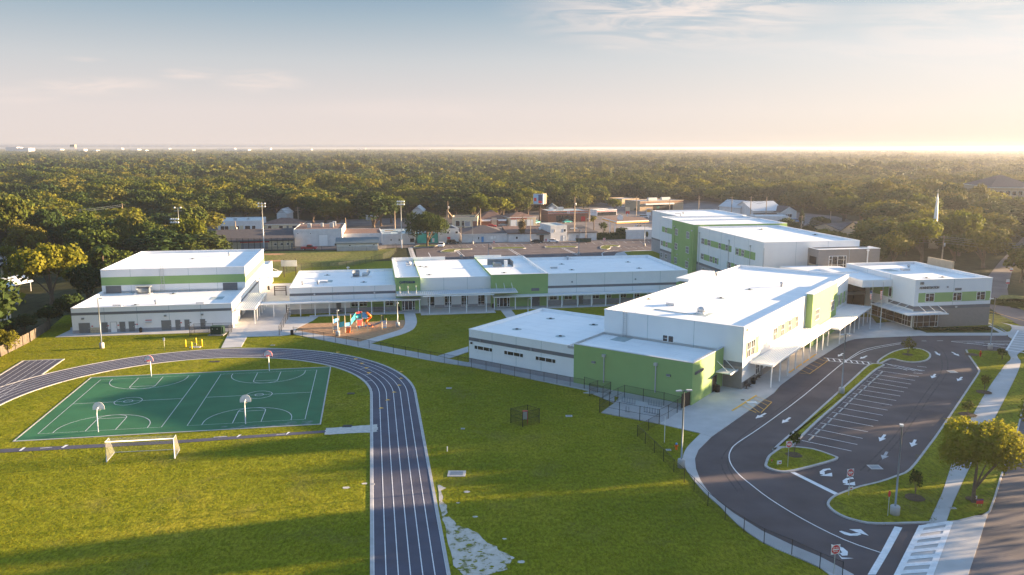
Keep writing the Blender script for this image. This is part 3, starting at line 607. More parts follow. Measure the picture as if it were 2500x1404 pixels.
for p in ([(2413, 768), (2440, 771), (2470, 784), (2473, 788), (2440, 788), (2413, 779)], [(2413, 782), (2430, 785), (2466, 796), (2466, 802), (2457, 808), (2430, 797), (2413, 788)], [(2440, 745), (2480, 750), (2500, 760), (2560, 772), (2560, 740), (2460, 730)], [(2445, 722), (2500, 724), (2560, 724), (2560, 738), (2500, 740), (2436, 740)]):
    q = ccw(smooth(PX(p), 2, True)); flat(G2, q, 0.15, 'field')
struct(G2, 'grass_islands'); struct(K2, 'kerbs')
NOG.append((PX([(2228, 802), (2262, 813), (2440, 813), (2411, 797)]), 0))
M = MB(); flat(M, PX([(2228, 802), (2262, 813), (2440, 813), (2411, 797)]), 0.10, 'hedge'); struct(M, 'planting_bed')
# playground
NOG.append((PX([(724, 807), (733, 791), (800, 789), (900, 786.5), (987, 782), (989, 797), (970, 808), (879.5, 836), (800, 822)]), 0))
NOG.append((sp, 0)); NOG.append((PX([(-300, 1111), (-300, 1123), (420, 1084), (792, 1062), (921, 1055), (921, 1037), (795, 1045), (800, 1050), (420, 1075.5)]), 0))
for Fx, r_ in ((F1, (-58.6, -28.3, 167, 226)), (F1, (-18.4, 73.5, 179, 211)), (F2, (-83.5, -39, 104.3, 180)), (F1, (92, 125, 143.8, 240)), (F1, (-12, 64, 176, 180))): NOG.append(([Fx.w(r_[0], r_[2])[:2], Fx.w(r_[1], r_[2])[:2], Fx.w(r_[1], r_[3])[:2], Fx.w(r_[0], r_[3])[:2]], 0))
M = MB(); flat(M, smooth(PX([(724, 807), (733, 791), (800, 789), (900, 786.5), (987, 782), (989, 789)]), 1) + PX([(986.5, 797), (981.6, 802.7), (970, 808), (940, 817), (904, 827), (879.5, 835), (800, 821.5)]), 0.05, 'mulch'); struct(M, 'playground_bark')
M = MB()
for x, y, r in ((2372, 868, 1.1), (2402, 960, 1.1), (2362, 1015, 1.1), (2233, 1219, 1.0), (1938, 1114, .95), (2216, 868, .9), (2372, 1222, .6)):
    c = G(x, y); flat(M, [(c[0] + r * cos(t) * random.uniform(.9, 1.1), c[1] + r * sin(t)) for t in np.linspace(0, 2 * pi, 15)[:-1]], 0.20, 'soil')
struct(M, 'mulch_rings')
# ================================================================== SCHOOL BUILDINGS
def vol(T, n0, n1, q0, q1, h, wm_='white_wall', z0=0.0, par='nNqQ', pd=0.5, pt=0.3, bands=(), joints=5.0, name='wall', roofm='roofing', cope='white_trim'):
    """one box of the building: wall shell with parapet, roof deck, coping"""
    M = MB()
    vs = [(n0, q0), (n1, q0), (n1, q1), (n0, q1)]
    M.add([(*p, z0) for p in vs] + [(*p, h) for p in vs], [(i, (i + 1) % 4, 4 + (i + 1) % 4, 4 + i) for i in range(4)], wm_)
    a0 = n0 + (pt if 'n' in par else 0); a1 = n1 - (pt if 'N' in par else 0); b0 = q0 + (pt if 'q' in par else 0); b1 = q1 - (pt if 'Q' in par else 0)
    ins = [(a0, b0), (a1, b0), (a1, b1), (a0, b1)]
    for i, k in enumerate('qNQn'):
        if k not in par:
            continue
        j = (i + 1) % 4
        M.add([(*vs[i], h), (*vs[j], h), (*ins[j], h), (*ins[i], h)], [(0, 1, 2, 3)], wm_)
        M.add([(*ins[i], h - pd), (*ins[j], h - pd), (*ins[j], h), (*ins[i], h)], [(3, 2, 1, 0)], 'roofing')
    # thin panel joints
    if joints:
        for fc, lo, hi, at, sg in (('q', n0, n1, q0, -1), ('N', q0, q1, n1, 1), ('n', q0, q1, n0, -1)):
            k = int((hi - lo) / joints)
            for i in range(1, k + 1):
                c = lo + (hi - lo) * i / (k + 1)
                if fc == 'q': M.box(c - .035, c + .035, at - .012, at, z0, h, 'joint')
                else: M.box(at, at + sg * .012, c - .035, c + .035, z0, h, 'joint')
    M.build(name, T)
    D = MB(); D.add([(*p, h - pd) for p in ins], [(0, 1, 2, 3)], roofm); D.build('roof', T)
    C = MB(); o = .05; hh = h + .004
    for i, k in enumerate('qNQn'):
        if k not in par: continue
        if k == 'q': C.box(n0 - o, n1 + o, q0 - o, q0 + pt + .02, hh, hh + .07, cope)
        if k == 'Q': C.box(n0 - o, n1 + o, q1 - pt - .02, q1 + o, hh, hh + .07, cope)
        if k == 'N': C.box(n1 - pt - .02, n1 + o, q0 + pt + .021, q1 - pt - .021, hh, hh + .07, cope)
        if k == 'n': C.box(n0 - o, n0 + pt + .02, q0 + pt + .021, q1 - pt - .021, hh, hh + .07, cope)
    if C.v and par != 'qQ': C.build('coping', T)
class Face:
    """facade helper: ax 's' = plane of constant depth q, ax 'n' = plane of constant n; sg = outward sign"""
    def __init__(s, ax, at, sg): s.ax, s.at, s.sg = ax, at, sg
    def box(s, M, a0, a1, z0, z1, d0, d1, m):
        u, v = s.at + s.sg * d0, s.at + s.sg * d1
        if s.ax == 's': M.box(a0, a1, u, v, z0, z1, m)
        else: M.box(u, v, a0, a1, z0, z1, m)
    def pt(s, a, d, z): return (a, s.at + s.sg * d, z) if s.ax == 's' else (s.at + s.sg * d, a, z)
def band(T, F, a0, a1, z0, z1, m, name='wall_band', d=.03, label=None):
    M = MB(); F.box(M, a0, a1, z0, z1, -.02, d, m); M.build(name, T, label=label)
def window(T, F, a0, a1, z0, z1, cols=2, split=(0.5,), d=0.07, fm='white_trim', gm='glass', fw=.07, name='window', d0=0.0):
    """framed window: cols = number of lights or list of fractions; split = transom heights per column"""
    M = MB()
    fr = list(cols) if isinstance(cols, (list, tuple)) else [i / cols for i in range(1, cols)]
    xs = [0] + fr + [1]
    F.box(M, a0 - fw, a0, z0 - fw, z1 + fw, d0, d0 + d, fm); F.box(M, a1, a1 + fw, z0 - fw, z1 + fw, d0, d0 + d, fm)
    F.box(M, a0, a1, z1, z1 + fw, d0, d0 + d, fm); F.box(M, a0, a1, z0 - fw, z0, d0, d0 + d + .03, fm)
    for f in fr: c = a0 + (a1 - a0) * f; F.box(M, c - fw / 2, c + fw / 2, z0, z1, d0, d0 + d - .01, fm)
    for i, sps in enumerate(() if not split else split if isinstance(split[0], (list, tuple)) else [split] * (len(xs) - 1)):
        for sp_ in (sps if isinstance(sps, (list, tuple)) else (sps,)):
            x0 = a0 + (a1 - a0) * xs[i]; x1 = a0 + (a1 - a0) * xs[i + 1]; zz = z0 + (z1 - z0) * sp_
            F.box(M, x0 + fw / 2 + .001, x1 - fw / 2 - .001, zz - .025, zz + .025, d0, d0 + d - .02, fm)
    wnd = M.build(name, T)
    P = MB(); F.box(P, a0, a1, z0, z1, d0 - .01, d0 + .025, gm); P.build('pane', wnd)
    return wnd
def door(T, F, a0, a1, z0, z1, m='door_grey', glass=False, label=None):
    M = MB(); F.box(M, a0, a1, z0, z1, -.02, .05, m); dr = M.build('door', T, label=label)
    H = MB(); F.box(H, a1 - .18, a1 - .10, (z0 + z1) / 2 - .08, (z0 + z1) / 2 + .08, .05, .11, 'metal_light'); H.build('handle', dr)
    Fm = MB()
    for u, v, zz0, zz1 in ((a0 - .06, a0, z0, z1 + .06), (a1, a1 + .06, z0, z1 + .06), (a0, a1, z1, z1 + .06)): F.box(Fm, u, v, zz0, zz1, 0, .07, 'metal_grey')
    Fm.build('door_frame', dr)
def glass_doors(T, F, a0, a1, z1):
    M = MB()
    F.box(M, a0 - .08, a1 + .08, z1, z1 + .10, 0, .09, 'white_trim')
    w_ = a1 - a0; xs = [a0, a0 + w_ * .17, a0 + w_ * .20, a0 + w_ * .5, a0 + w_ * .8, a0 + w_ * .83, a1]
    for x in xs: F.box(M, x - .045, x + .045, 0.02, z1, 0, .09, 'white_trim')
    F.box(M, a0, a1, 0.02, .14, 0, .08, 'white_trim'); F.box(M, a0, a0 + w_ * .17, .62, .68, 0, .07, 'white_trim'); F.box(M, a1 - w_ * .17, a1, .62, .68, 0, .07, 'white_trim')
    d = M.build('double_door', T)
    P = MB(); F.box(P, a0, a1, .03, z1, -.01, .03, 'glass'); P.build('pane', d)
def wallpack(T, F, a, z, w_=.45, m='metal_grey'):
    M = MB(); F.box(M, a - w_ / 2, a + w_ / 2, z - .15, z + .15, 0, .25, m); F.box(M, a - w_ / 2 + .04, a + w_ / 2 - .04, z - .18, z - .15, .04, .22, 'white_trim'); M.build('wall_lamp', T)
def text(T, F, a0, z, size, s, m, depth=.05, stretch=1.0, name='lettering', rz=0.0, bold=True):
    cu = bpy.data.curves.new(name, 'FONT'); cu.body = s; cu.size = size; cu.extrude = depth; cu.offset = size * .028 if bold else 0; cu.resolution_u = 3
    ob = bpy.data.objects.new(name, cu); sc.collection.objects.link(ob)
    dg = bpy.context.evaluated_depsgraph_get(); me = bpy.data.meshes.new_from_object(ob.evaluated_get(dg)); me.name = name
    bpy.data.objects.remove(ob); bpy.data.curves.remove(cu)
    me.materials.clear(); me.materials.append(MATS[m])
    o2 = bpy.data.objects.new(name, me); sc.collection.objects.link(o2); o2.parent = T.e if isinstance(T, Thing) else T
    off = T.o if isinstance(T, Thing) else PARO[T.name]
    p = F.pt(a0, depth + .03, z); o2.location = (p[0] - off[0], p[1] - off[1], p[2] - off[2]); 
    yaw = 0 if F.ax == 's' else pi / 2 * F.sg
    if F.ax == 's' and F.sg > 0: yaw = pi
    o2.rotation_euler = (pi / 2, 0, yaw); o2.scale = (stretch, 1, 1); PARO[o2.name] = off
    return o2
def rooflumps(T, pts, z, FR):
    """drains, vents and hatches on a roof: (px, py, kind)"""
    for px, py, k in pts:
        n, q = FR.g(px, py, z)
        M = MB()
        if k == 'drain':
            M.lathe(n, q, [(.85, z + .004), (.8, z + .012), (.3, z + .014)], 'joint', 14); M.lathe(n, q, [(.26, z + .02), (.24, z + .14), (.1, z + .18)], 'black', 10); M.build('roof_drain', T)
        elif k == 'vent':
            M.lathe(n, q, [(.22, z), (.22, z + .6), (.4, z + .6), (.4, z + .8), (.1, z + .95)], 'metal_light', 10); M.build('roof_vent', T)
        elif k == 'hatch':
            M.box(n - .8, n + .8, q - .6, q + .6, z, z + .45, 'metal_light'); M.box(n - .88, n + .88, q - .68, q + .68, z + .45, z + .52, 'roofing'); M.build('roof_hatch', T)
        elif k == 'pad':
            M.box(n - 1.3, n + 1.3, q - 1.6, q + 1.6, z + .006, z + .03, 'joint'); M.build('roof_pad', T)
        elif k == 'fan':
            M.box(n - .7, n + .7, q - .7, q + .7, z, z + .3, 'white_trim'); M.lathe(n, q, [(.7, z + .3), (.75, z + .8), (.4, z + 1.05), (.05, z + 1.1)], 'metal_light', 14); M.build('exhaust_fan', T)
def ladder(T, F, a, z0, z1, w_=.6, m='metal_light'):
    M = MB()
    for x in (a, a + w_): F.box(M, x - .03, x + .03, z0, z1, .12, .18, m)
    z = z0 + .2
    while z < z1: F.box(M, a, a + w_, z, z + .035, .135, .17, m); z += .36
    for x in (a, a + w_): F.box(M, x - .03, x + .03, z1 - .06, z1, -.5, .12, m)
    M.build('ladder', T)

# ---- building A: gym with lower front wing
A0, A1 = -58.55, -28.4
A = Thing('gym_building', 'tall white gym hall with one green stripe and a low front wing of grey doors', 'building', F1, (A0, 167.35, 0))
vol(A, A0, A1, 186.5, 219.0, 9.8, joints=7.5)
vol(A, A0, A1, 167.35, 186.5, 5.08, par='nNq', joints=7.5)
fA = Face('s', 167.35, -1); fAu = Face('s', 186.5, -1); fAe = Face('n', A1, 1)
band(A, fA, A0, A1, 3.66, 4.18, 'band_grey'); band(A, fA, A0 + .05, A1 - .05, 0.05, .68, 'base_grey', 'wall_base')
band(A, fAu, A0, A1, 6.4, 8.2, 'green_wall'); band(A, fAe, 186.5, 219.0, 6.1, 7.6, 'green_wall')
band(A, fAe, 167.35, 206, 3.0, 3.55, 'band_grey', d=.028)
for a, b in ((-57.75, -54.6), (-33.3, -30.2)):
    M = MB(); fAu.box(M, a, b, 4.65, 6.3, 0, .06, 'band_grey'); lv = M.build('louvre', A); M = MB()
    for k in range(8): fAu.box(M, a + .05, b - .05, 4.72 + k * .2, 4.78 + k * .2, .061, .10, 'door_grey')
    M.build('slats', lv)
for a, b in ((-57.3, -55.35), (-53.1, -52.1), (-49.8, -48.85), (-48.1, -47.1), (-42.0, -40.25), (-39.35, -38.5), (-37.6, -36.75), (-34.6, -33.75)): door(A, fA, a, b, .05, 2.06)
door(A, fA, -51.5, -50.4, .05, 2.08, 'white_trim', label='white door with a grey kickplate')
for a, z in ((-56.5, 3.0), (-41.2, 3.05), (-34.2, 3.05)): wallpack(A, fA, a, z)
M = MB(); fA.box(M, -45.0, -43.8, 2.2, 2.32, 0, .1, 'red'); fA.box(M, -45.0, -43.8, 1.85, 1.92, 0, .5, 'metal_light'); M.build('serving_shelf', A)
for a, z, m in ((-54.9, 1.42, 'red'), (-52.0, 1.4, 'red'), (-50.1, 1.45, 'red'), (-46.95, 1.5, 'navy'), (-46.6, 1.5, 'red'), (-38.3, 1.5, 'red'), (-36.5, 1.5, 'black'), (-33.6, 1.5, 'black')):
    M = MB(); fA.box(M, a - .14, a + .14, z - .09, z + .09, 0, .06, m); M.build('door_sign', A)
ladder(A, fAu, -46.2, 4.7, 10.4)
for px, py, k in ((288, 748, 'hatch'), (381, 743, 'vent'), (423, 717, 'drain'), (530, 728, 'pad'), (490, 742, 'hatch'), (330, 745, 'drain')): rooflumps(A, [(px, py, k)], 4.58, F1)
rooflumps(A, [(300, 640, 'drain'), (470, 632, 'drain'), (560, 625, 'vent')], 9.3, F1)
n, q = F1.g(352, 718, 4.6)
M = MB(); M.box(n - 2, n + 1.6, q - .8, q + 1.2, 4.58, 4.72, 'white_trim'); M.tube([(n - 1.3, q, 5.5), (n + 1.2, q, 5.5)], .75, 'metal_grey', 14); M.box(n - 1.6, n + 1.6, q - .8, q + .8, 6.3, 6.38, 'metal_light'); M.box(n - .9, n + .9, q - .5, q + .5, 4.72, 4.85, 'metal_grey')
for x in (-1.5, 1.5):
    for y in (-.7, .7): M.box(n + x - .04, n + x + .04, q + y - .04, q + y + .04, 4.72, 6.5, 'metal_light')
M.build('air_handler', A)
M = MB(); M.box(A1 + .06, -24.4, 170.2, 189.3, 3.2, 3.34, 'canopy'); M.box(-24.39, -24.3, 170.1, 189.4, 3.1, 3.42, 'white_trim'); M.box(A1 + .06, -24.39, 170.1, 170.19, 3.1, 3.42, 'white_trim'); cn_ = M.build('walk_canopy', A)
M = MB(); n_ = A1 + .2
while n_ < -24.6: M.box(n_, n_ + .16, 170.25, 189.2, 3.343, 3.42, 'canopy_rib'); n_ += .42
M.build('ribs', cn_)
for q_ in (170.5, 174.2, 178.0, 181.8, 185.6, 189.0): M = MB(); M.box(-24.65, -24.47, q_ - .09, q_ + .09, .05, 3.2, 'white_trim'); M.build('column', A)
# right-side details: doors and windows under the canopy, small text plate
for a in (169.2, 173.5, 178, 184): door(A, fAe, a, a + 1.0, .05, 2.1)
for a in (171, 176, 181.5): window(A, fAe, a, a + 1.2, .9, 2.3)
M = MB(); fAe.box(M, 187.5, 190.0, 6.15, 6.5, 0, .03, 'joint'); M.build('wall_plate', A)
# rear porch block and tilted awning
vol(A, A1 - 6, A1 + 1.2, 219.02, 226, 5.6, joints=0, par='nNqQ', pd=.4)
M = MB(); c0 = (A1 + 1.25, 210, 4.2); M.prism([(A1 + .05, 208), (A1 + 4.6, 208), (A1 + 4.6, 218), (A1 + .05, 218)], 3.9, 4.05, 'canopy', bottom=True); M.build('awning', A)
M = MB()
for q_ in (209, 213, 217): M = MB(); M.tube([(A1 + .05, q_, 6.0), (A1 + 4.2, q_, 4.08)], .05, 'white_trim', 5); M.build('awning_rod', A)

# ---- building B: cafeteria wing in three sections
B = Thing('cafeteria_building', 'long low white cafeteria wing with two green blocks and covered walks, behind the playground', 'building', F1, (-18.3, 179.7, 0))
vol(B, -18.3, 4.7, 179.7, 205.0, 5.8, par='nqQ', joints=5.5)
vol(B, 4.7, 10.2, 179.7, 211.0, 7.5, wm_='green_wall', par='nqQ', joints=0, pd=.55)
vol(B, 10.2, 26.3, 181.0, 210.2, 7.05, par='qQ', joints=8, pd=.1)
vol(B, 26.3, 39.5, 179.9, 211.0, 7.5, wm_='green_wall', par='NqQ', joints=0, pd=.55)
vol(B, 39.5, 73.4, 180.0, 208.0, 7.35, par='qNQ', joints=7, pd=.6)
M = MB(); M.box(4.75, 18.5, 210.2, 210.5, 7.05, 7.9, 'white_wall'); M.build('parapet_screen', B); M = MB(); M.box(26.3, 33.5, 211.02, 211.3, 7.0, 7.9, 'white_wall'); M.build('parapet_screen', B)
fB = Face('s', 179.7, -1); fBw = Face('s', 181.0, -1); fBg = Face('s', 179.9, -1); fBr = Face('s', 180.0, -1)
band(B, fB, -18.3, 4.68, 4.02, 4.58, 'band_grey'); band(B, fBr, 39.52, 73.4, 4.02, 4.58, 'band_grey')
band(B, fB, -18.25, 4.68, .03, 1.05, 'base_grey', 'wall_base'); band(B, fBr, 39.52, 73.3, .03, 1.2, 'base_grey', 'wall_base'); band(B, fBw, 10.22, 26.28, .03, .75, 'base_grey', 'wall_base')
band(B, fB, -5.3, 4.3, 1.051, 2.6, 'green_wall', d=.025)
band(B, fBr, 42.1, 46.2, 1.21, 2.55, 'green_wall', d=.025); band(B, fBr, 50.0, 72, 1.21, 2.55, 'green_wall', d=.025)
door(B, fB, -8.33, -7.4, .05, 2.38)
for a, b in ((-5.1, -3.55), (-3.3, -1.75), (2.45, 4.05)): window(B, fB, a, b, 1.3, 2.5, cols=2, d0=.03)
glass_doors(B, fB, 6.05, 8.85, 2.15); glass_doors(B, fBg, 27.6, 30.5, 2.15)
for a in (11.9, 15.75, 19.55, 23.4): window(B, fBw, a, a + 1.45, .35, 2.9, cols=[.42], split=[(.35, .75), (.35,)])
for a, b in ((40.0, 41.6), (43.5, 45.2), (50.1, 51.7), (53.6, 54.6), (56.9, 58.3), (60.2, 61.6), (63.5, 65), (67, 68.5)): window(B, fBr, a, b, 1.35, 2.55, cols=2, d0=.03)
door(B, fBr, 46.9, 47.9, .05, 2.4); door(B, fBg, 35.7, 37.5, .05, 2.12, 'band_grey', label='wide grey service door')
M = MB(); fBg.box(M, 35.6, 37.45, 3.55, 4.2, 0, .08, 'band_grey'); M.build('louvre', B)
text(B, fB, 5.55, 6.18, .72, 'CAFETORIUM', 'navy', stretch=.78)
for a, z in ((45.2, 5.4), (60.5, 5.6)): wallpack(B, fBr, a, z, .3)
for a in (-13, 0): wallpack(B, fB, a, 4.3, .35, 'metal_light')
for a in (7.4, 29.0): wallpack(B, fB if a < 20 else fBg, a, 2.6, .5)
rooflumps(B, [(799, 672, 'drain'), (888, 689, 'drain'), (739, 696, 'vent'), (776, 694, 'vent'), (798, 687, 'pad'), (850, 660, 'vent'), (790, 690, 'hatch')], 5.3, F1)
rooflumps(B, [(998, 649, 'fan'), (1012, 650, 'vent'), (1040, 652, 'drain'), (1048, 671, 'drain'), (1218, 647, 'drain'), (1231, 666, 'drain'), (1026, 651, 'drain')], 6.95, F1)
rooflumps(B, [(1371, 645, 'drain'), (1386, 634, 'vent'), (1396, 659, 'drain'), (1352, 655, 'hatch'), (1533, 640, 'drain'), (1560, 655, 'drain'), (1290, 664, 'pad')], 6.75, F1)
n, q = F1.g(881, 676, 5.3)
M = MB(); M.box(n - 2.4, n + 2.6, q - 1, q + 1.4, 5.3, 5.42, 'white_trim'); M.tube([(n - 1.9, q, 6.2), (n - .3, q, 6.2)], .8, 'metal_grey', 16); M.tube([(n + .3, q, 5.9), (n + 1.6, q, 6.0), (n + 2.0, q, 6.7)], .42, 'metal_light', 10); M.tube([(n + 1.2, q + .8, 5.5), (n + 1.9, q + .9, 6.8)], .3, 'metal_light', 8); M.build('kitchen_exhaust', B)
# sunken equipment well on the raised roof
M = MB(); wn0, wn1, wq0, wq1 = 28.2, 34.0, 190, 200
for i in range(20): a = wn0 + i * (wn1 - wn0) / 20; M.box(a, a + .18, wq1 - .2, wq1, 6.95, 8.4, 'canopy')
M.box(wn0, wn1, wq1 - .22, wq1 - .21, 6.95, 8.4, 'metal_grey'); M.box(wn1 - .1, wn1, wq0 + 5, wq1 - .25, 6.95, 8.4, 'metal_grey'); M.box(wn0 + 3.6, wn0 + 4.4, wq0 + 5, wq0 + 6, 6.95, 8.6, 'white_trim'); M.box(wn0 + 1, wn0 + 3, wq0 + 5.5, wq0 + 7.5, 6.95, 7.9, 'metal_grey'); M.box(wn0 - 1, wn1 - 1.5, wq0, wq0 + .06, 7.8, 7.86, 'metal_light')
for x in (wn0 - 1, wn0 + 1.2, wn1 - 1.5): M.box(x, x + .06, wq0, wq0 + .06, 6.95, 7.86, 'metal_light')
M.build('equipment_screen', B)
def walk_canopy(T, n0, n1, q0, q1, z, cols, thick=.16, ribs=0, slope=0.0, name='walk_canopy', colz=None, m='canopy'):
    M = MB(); M.add([(n0, q0, z), (n1, q0, z), (n1, q1, z + slope), (n0, q1, z + slope), (n0, q0, z + thick), (n1, q0, z + thick), (n1, q1, z + slope + thick), (n0, q1, z + slope + thick)], [(3, 2, 1, 0), (4, 5, 6, 7), (0, 1, 5, 4), (1, 2, 6, 5), (2, 3, 7, 6), (3, 0, 4, 7)], m)
    M.box(n0 - .04, n1 + .04, q0 - .1, q0 - .001, z - .06, z + thick + .04, 'white_trim')
    cn = M.build(name, T)
    if ribs:
        R_ = MB(); k = int((n1 - n0) / ribs)
        for i in range(k + 1):
            a = n0 + .1 + i * ribs; 
            if a > n1 - .1: break
            R_.add([(a - .05, q0, z + thick + .003), (a + .05, q0, z + thick + .003), (a + .05, q1, z + slope + thick + .003), (a - .05, q1, z + slope + thick + .003), (a - .05, q0, z + thick + .09), (a + .05, q0, z + thick + .09), (a + .05, q1, z + slope + thick + .09), (a - .05, q1, z + slope + thick + .09)], [(4, 5, 6, 7), (0, 1, 5, 4), (1, 2, 6, 5), (2, 3, 7, 6), (3, 0, 4, 7)], 'canopy_rib' if m == 'canopy' else m)
        R_.build('ribs', cn)
    for n_, q_ in cols:
        P = MB(); P.box(n_ - .09, n_ + .09, q_ - .09, q_ + .09, .03, z, 'white_trim'); P.build('column', T)
cl = [(a, 177.0) for a in (-15.9, -12.8, -9.75, -6.4, -3.55, -.7, 2.05, 4.9)] + [(9.8, 177.0)]
walk_canopy(B, -27.9, 10.1, 176.9, 179.4, 2.85, [(-21.5, 177.2), (-25, 177.2)] + cl)
walk_canopy(B, 4.75, 31.7, 176.0, 179.6, 4.0, [], ribs=.42, slope=.25, name='louvred_canopy')
for n_ in (11.8, 16.2, 20.0, 24.4): P = MB(); P.box(n_ - .08, n_ + .08, 174.8, 174.96, .03, 4.0, 'white_trim'); P.build('column', B)
M = MB()
for n_ in (5.6, 7.4, 9.2, 27.3, 29.1, 30.9): M = MB(); M.tube([(n_, 179.62, 5.6), (n_, 177.4, 4.25)], .05, 'white_trim', 5); M.build('canopy_rod', B)
M = MB(); M.box(10.4, 26.2, 174.7, 175.05, 3.86, 3.98, 'white_trim'); M.build('canopy_beam', B)
walk_canopy(B, 26.4, 66.0, 177.2, 179.7, 2.75, [(a, 177.4) for a in (26.6, 31.4, 35.1, 38.8, 42.2, 45.9, 49.2, 52.6, 56, 59.4, 62.8)])
for a in (42.9, 46.6, 50, 53.3, 56.7): P = MB(); P.box(a - .07, a + .07, 179.3, 179.44, .03, 2.75, 'white_trim'); P.build('column', B)
# ---- building C: two storey classroom block with low wing (frame F2)
C = Thing('classroom_building', 'white classroom block with a long sunlit canopy side and low green front wing', 'building', F2, (-83.4, 104.4, 0))
vol(C, -63.9, -40.2, 116.0, 179.0, 9.6, joints=8, pd=.45)
vol(C, -83.4, -63.9, 104.4, 126.8, 5.8, par='nqQ', joints=6.5, pd=.4)
vol(C, -63.9, -43.3, 104.4, 116.0, 5.8, par='', joints=0, pd=.4)
fC = Face('s', 104.4, -1); fCt = Face('s', 116.0, -1); fCe = Face('n', -40.2, 1); fCs = Face('n', -43.3, 1)
band(C, fC, -63.9, -62.66, 5.4, 5.8, 'white_wall', d=.0, name='wall_cap')
M = MB()   # green front wing skin with tall parapet
M.box(-62.65, -43.2, 104.28, 104.58, .03, 6.2, 'green_wall'); M.box(-43.5, -43.2, 104.59, 115.98, .03, 6.2, 'green_wall'); M.build('wall', C, label='green front wall')
M = MB(); M.box(-62.7, -43.15, 104.23, 104.63, 6.205, 6.28, 'metal_light'); M.box(-43.55, -43.15, 104.631, 115.98, 6.205, 6.28, 'metal_light'); M.build('coping', C)
band(C, fC, -83.4, -62.66, 3.9, 4.48, 'band_grey'); band(C, fC, -83.35, -62.66, .03, .88, 'base_grey', 'wall_base')
for a in (-82.2, -76.0, -69.8): window(C, fC, a, a + 3.75, 2.62, 3.2, cols=[.17, .5, .83], split=())
for a, z in ((-82.8, 3.55), (-80.9, 4.2), (-70.6, 4.2)): wallpack(C, fC, a, z, .3 if a < -82 else .45, 'black' if a < -82 else 'metal_grey')
fCg = Face('s', 104.28, -1)
for a, z in ((-59.1, 3.93), (-46.8, 3.92)): wallpack(C, fCg, a, z, .6)
for a in (-57.3, -48.8):
    M = MB(); fCg.box(M, a - .07, a + .07, 1.0, 5.2, .05, .19, 'metal_light'); fCg.box(M, a - .25, a + .25, 5.05, 5.45, .02, .4, 'metal_light'); M.build('downpipe', C)
window(C, fCt, -53.25, -52.5, 5.75, 6.7, cols=1, split=(.5,)); window(C, fCt, -52.3, -51.5, 5.75, 6.7, cols=1, split=())
ladder(C, fCt, -60.3, 5.5, 10.1)
band(C, fCt, -43.15, -40.2, .03, 3.55, 'taupe', d=.05, name='wall_base'); band(C, fCt, -43.15, -40.25, 3.55, 4.2, 'band_grey', d=.045)
fCsp = Face('n', -43.2, 1)
text(C, fCsp, 105.0, 4.35, .62, 'CEDAR CENTER', 'door_grey', stretch=.72)
door(C, fCsp, 111.8, 113.4, .05, 2.5, 'black', label='glazed double door')
M = MB(); M.prism([(-43.15, 112.9), (-40.9, 112.9), (-40.9, 115.9), (-43.15, 115.9)], 2.92, 3.04, 'canopy', bottom=True); M.box(-40.89, -40.8, 112.85, 115.95, 2.86, 3.12, 'white_trim'); M.build('awning', C)
for a, b in ((113.3, 113.3), (115.8, 115.6)): M = MB(); M.tube([(-43.15, a, 4.6), (-41.2, b, 3.05)], .05, 'white_trim', 5); M.build('awning_rod', C)
# sunlit side
text(C, fCe, 116.9, 8.85, .5, '200', 'door_grey', stretch=.7)
band(C, fCe, 117.2, 122.9, 4.45, 7.1, 'green_wall', label='pale green panel between the windows'); band(C, fCe, 129.9, 143.6, 4.7, 6.9, 'green_wall')
for a, b in ((117.5, 119.0), (119.3, 120.9)): window(C, fCe, a, b, 4.65, 6.95, cols=2, d0=.03)
for a in (130.1, 133.9, 137.9, 142.0): window(C, fCe, a, a + 1.5, 4.85, 6.8, cols=2, d0=.03)
band(C, fCe, 170.5, 178.2, 4.0, 6.4, 'green_wall')
for a in (171.5, 174.2, 177.0): window(C, fCe, a, a + 1.1, 4.1, 6.3, cols=2, d0=.03)
band(C, fCe, 116.0, 179.0, .03, 1.1, 'taupe', d=.02, name='wall_base')
M = MB(); M.box(-40.18, -39.05, 148.2, 165.5, .03, 9.95, 'green_wall'); M.build('wall', C, label='green entrance tower')
M = MB(); M.box(-40.5, -39.0, 148.15, 165.55, 9.955, 10.02, 'white_trim'); M.build('coping', C)
fCt2 = Face('n', -39.05, 1)
for a, z in ((150.3, 4.8), (160.9, 4.8), (152.0, 1.0), (157.5, 1.0)): window(C, fCt2, a, a + 2.6, z, z + 1.9, cols=4)
for a in (122, 128, 134, 140, 146, 167, 172): window(C, fCe, a, a + 1.6, 1.0, 2.7, cols=2, d0=.03)
for a in (124.4, 136.6, 144.5, 169.5): door(C, fCe, a, a + 1.0, .1, 2.3)
walk_canopy_cols = [(-36.85, q_) for q_ in (119.4, 123.5, 127.6, 131.7, 135.8, 139.9, 144.0, 148.0, 151.6)]
def long_canopy(T, n0, n1, q0, q1, z, cols):
    M = MB(); M.box(n0, n1, q0, q1, z, z + .14, 'canopy'); M.box(n1 + .001, n1 + .1, q0 - .04, q1 + .04, z - .08, z + .2, 'white_trim'); M.box(n0, n1, q0 - .09, q0 - .001, z - .06, z + .2, 'white_trim')
    cn = M.build('walk_canopy', T); R_ = MB(); a = q0 + .3
    n_ = n0 + .12
    while n_ < n1 - .05: R_.box(n_, n_ + .07, q0 + .02, q1 - .02, z + .143, z + .24, 'white_trim'); n_ += .34
    R_.build('ribs', cn)
    for a, b in cols:
        P = MB(); P.box(a - .08, a + .08, b - .08, b + .08, .1, z, 'white_trim'); P.build('column', T)
long_canopy(C, -40.15, -36.6, 118.9, 152.2, 3.55, walk_canopy_cols)
long_canopy(C, -38.98, -35.2, 152.4, 165.6, 3.2, [(-35.5, q_) for q_ in (154.5, 158.3, 162.1)])
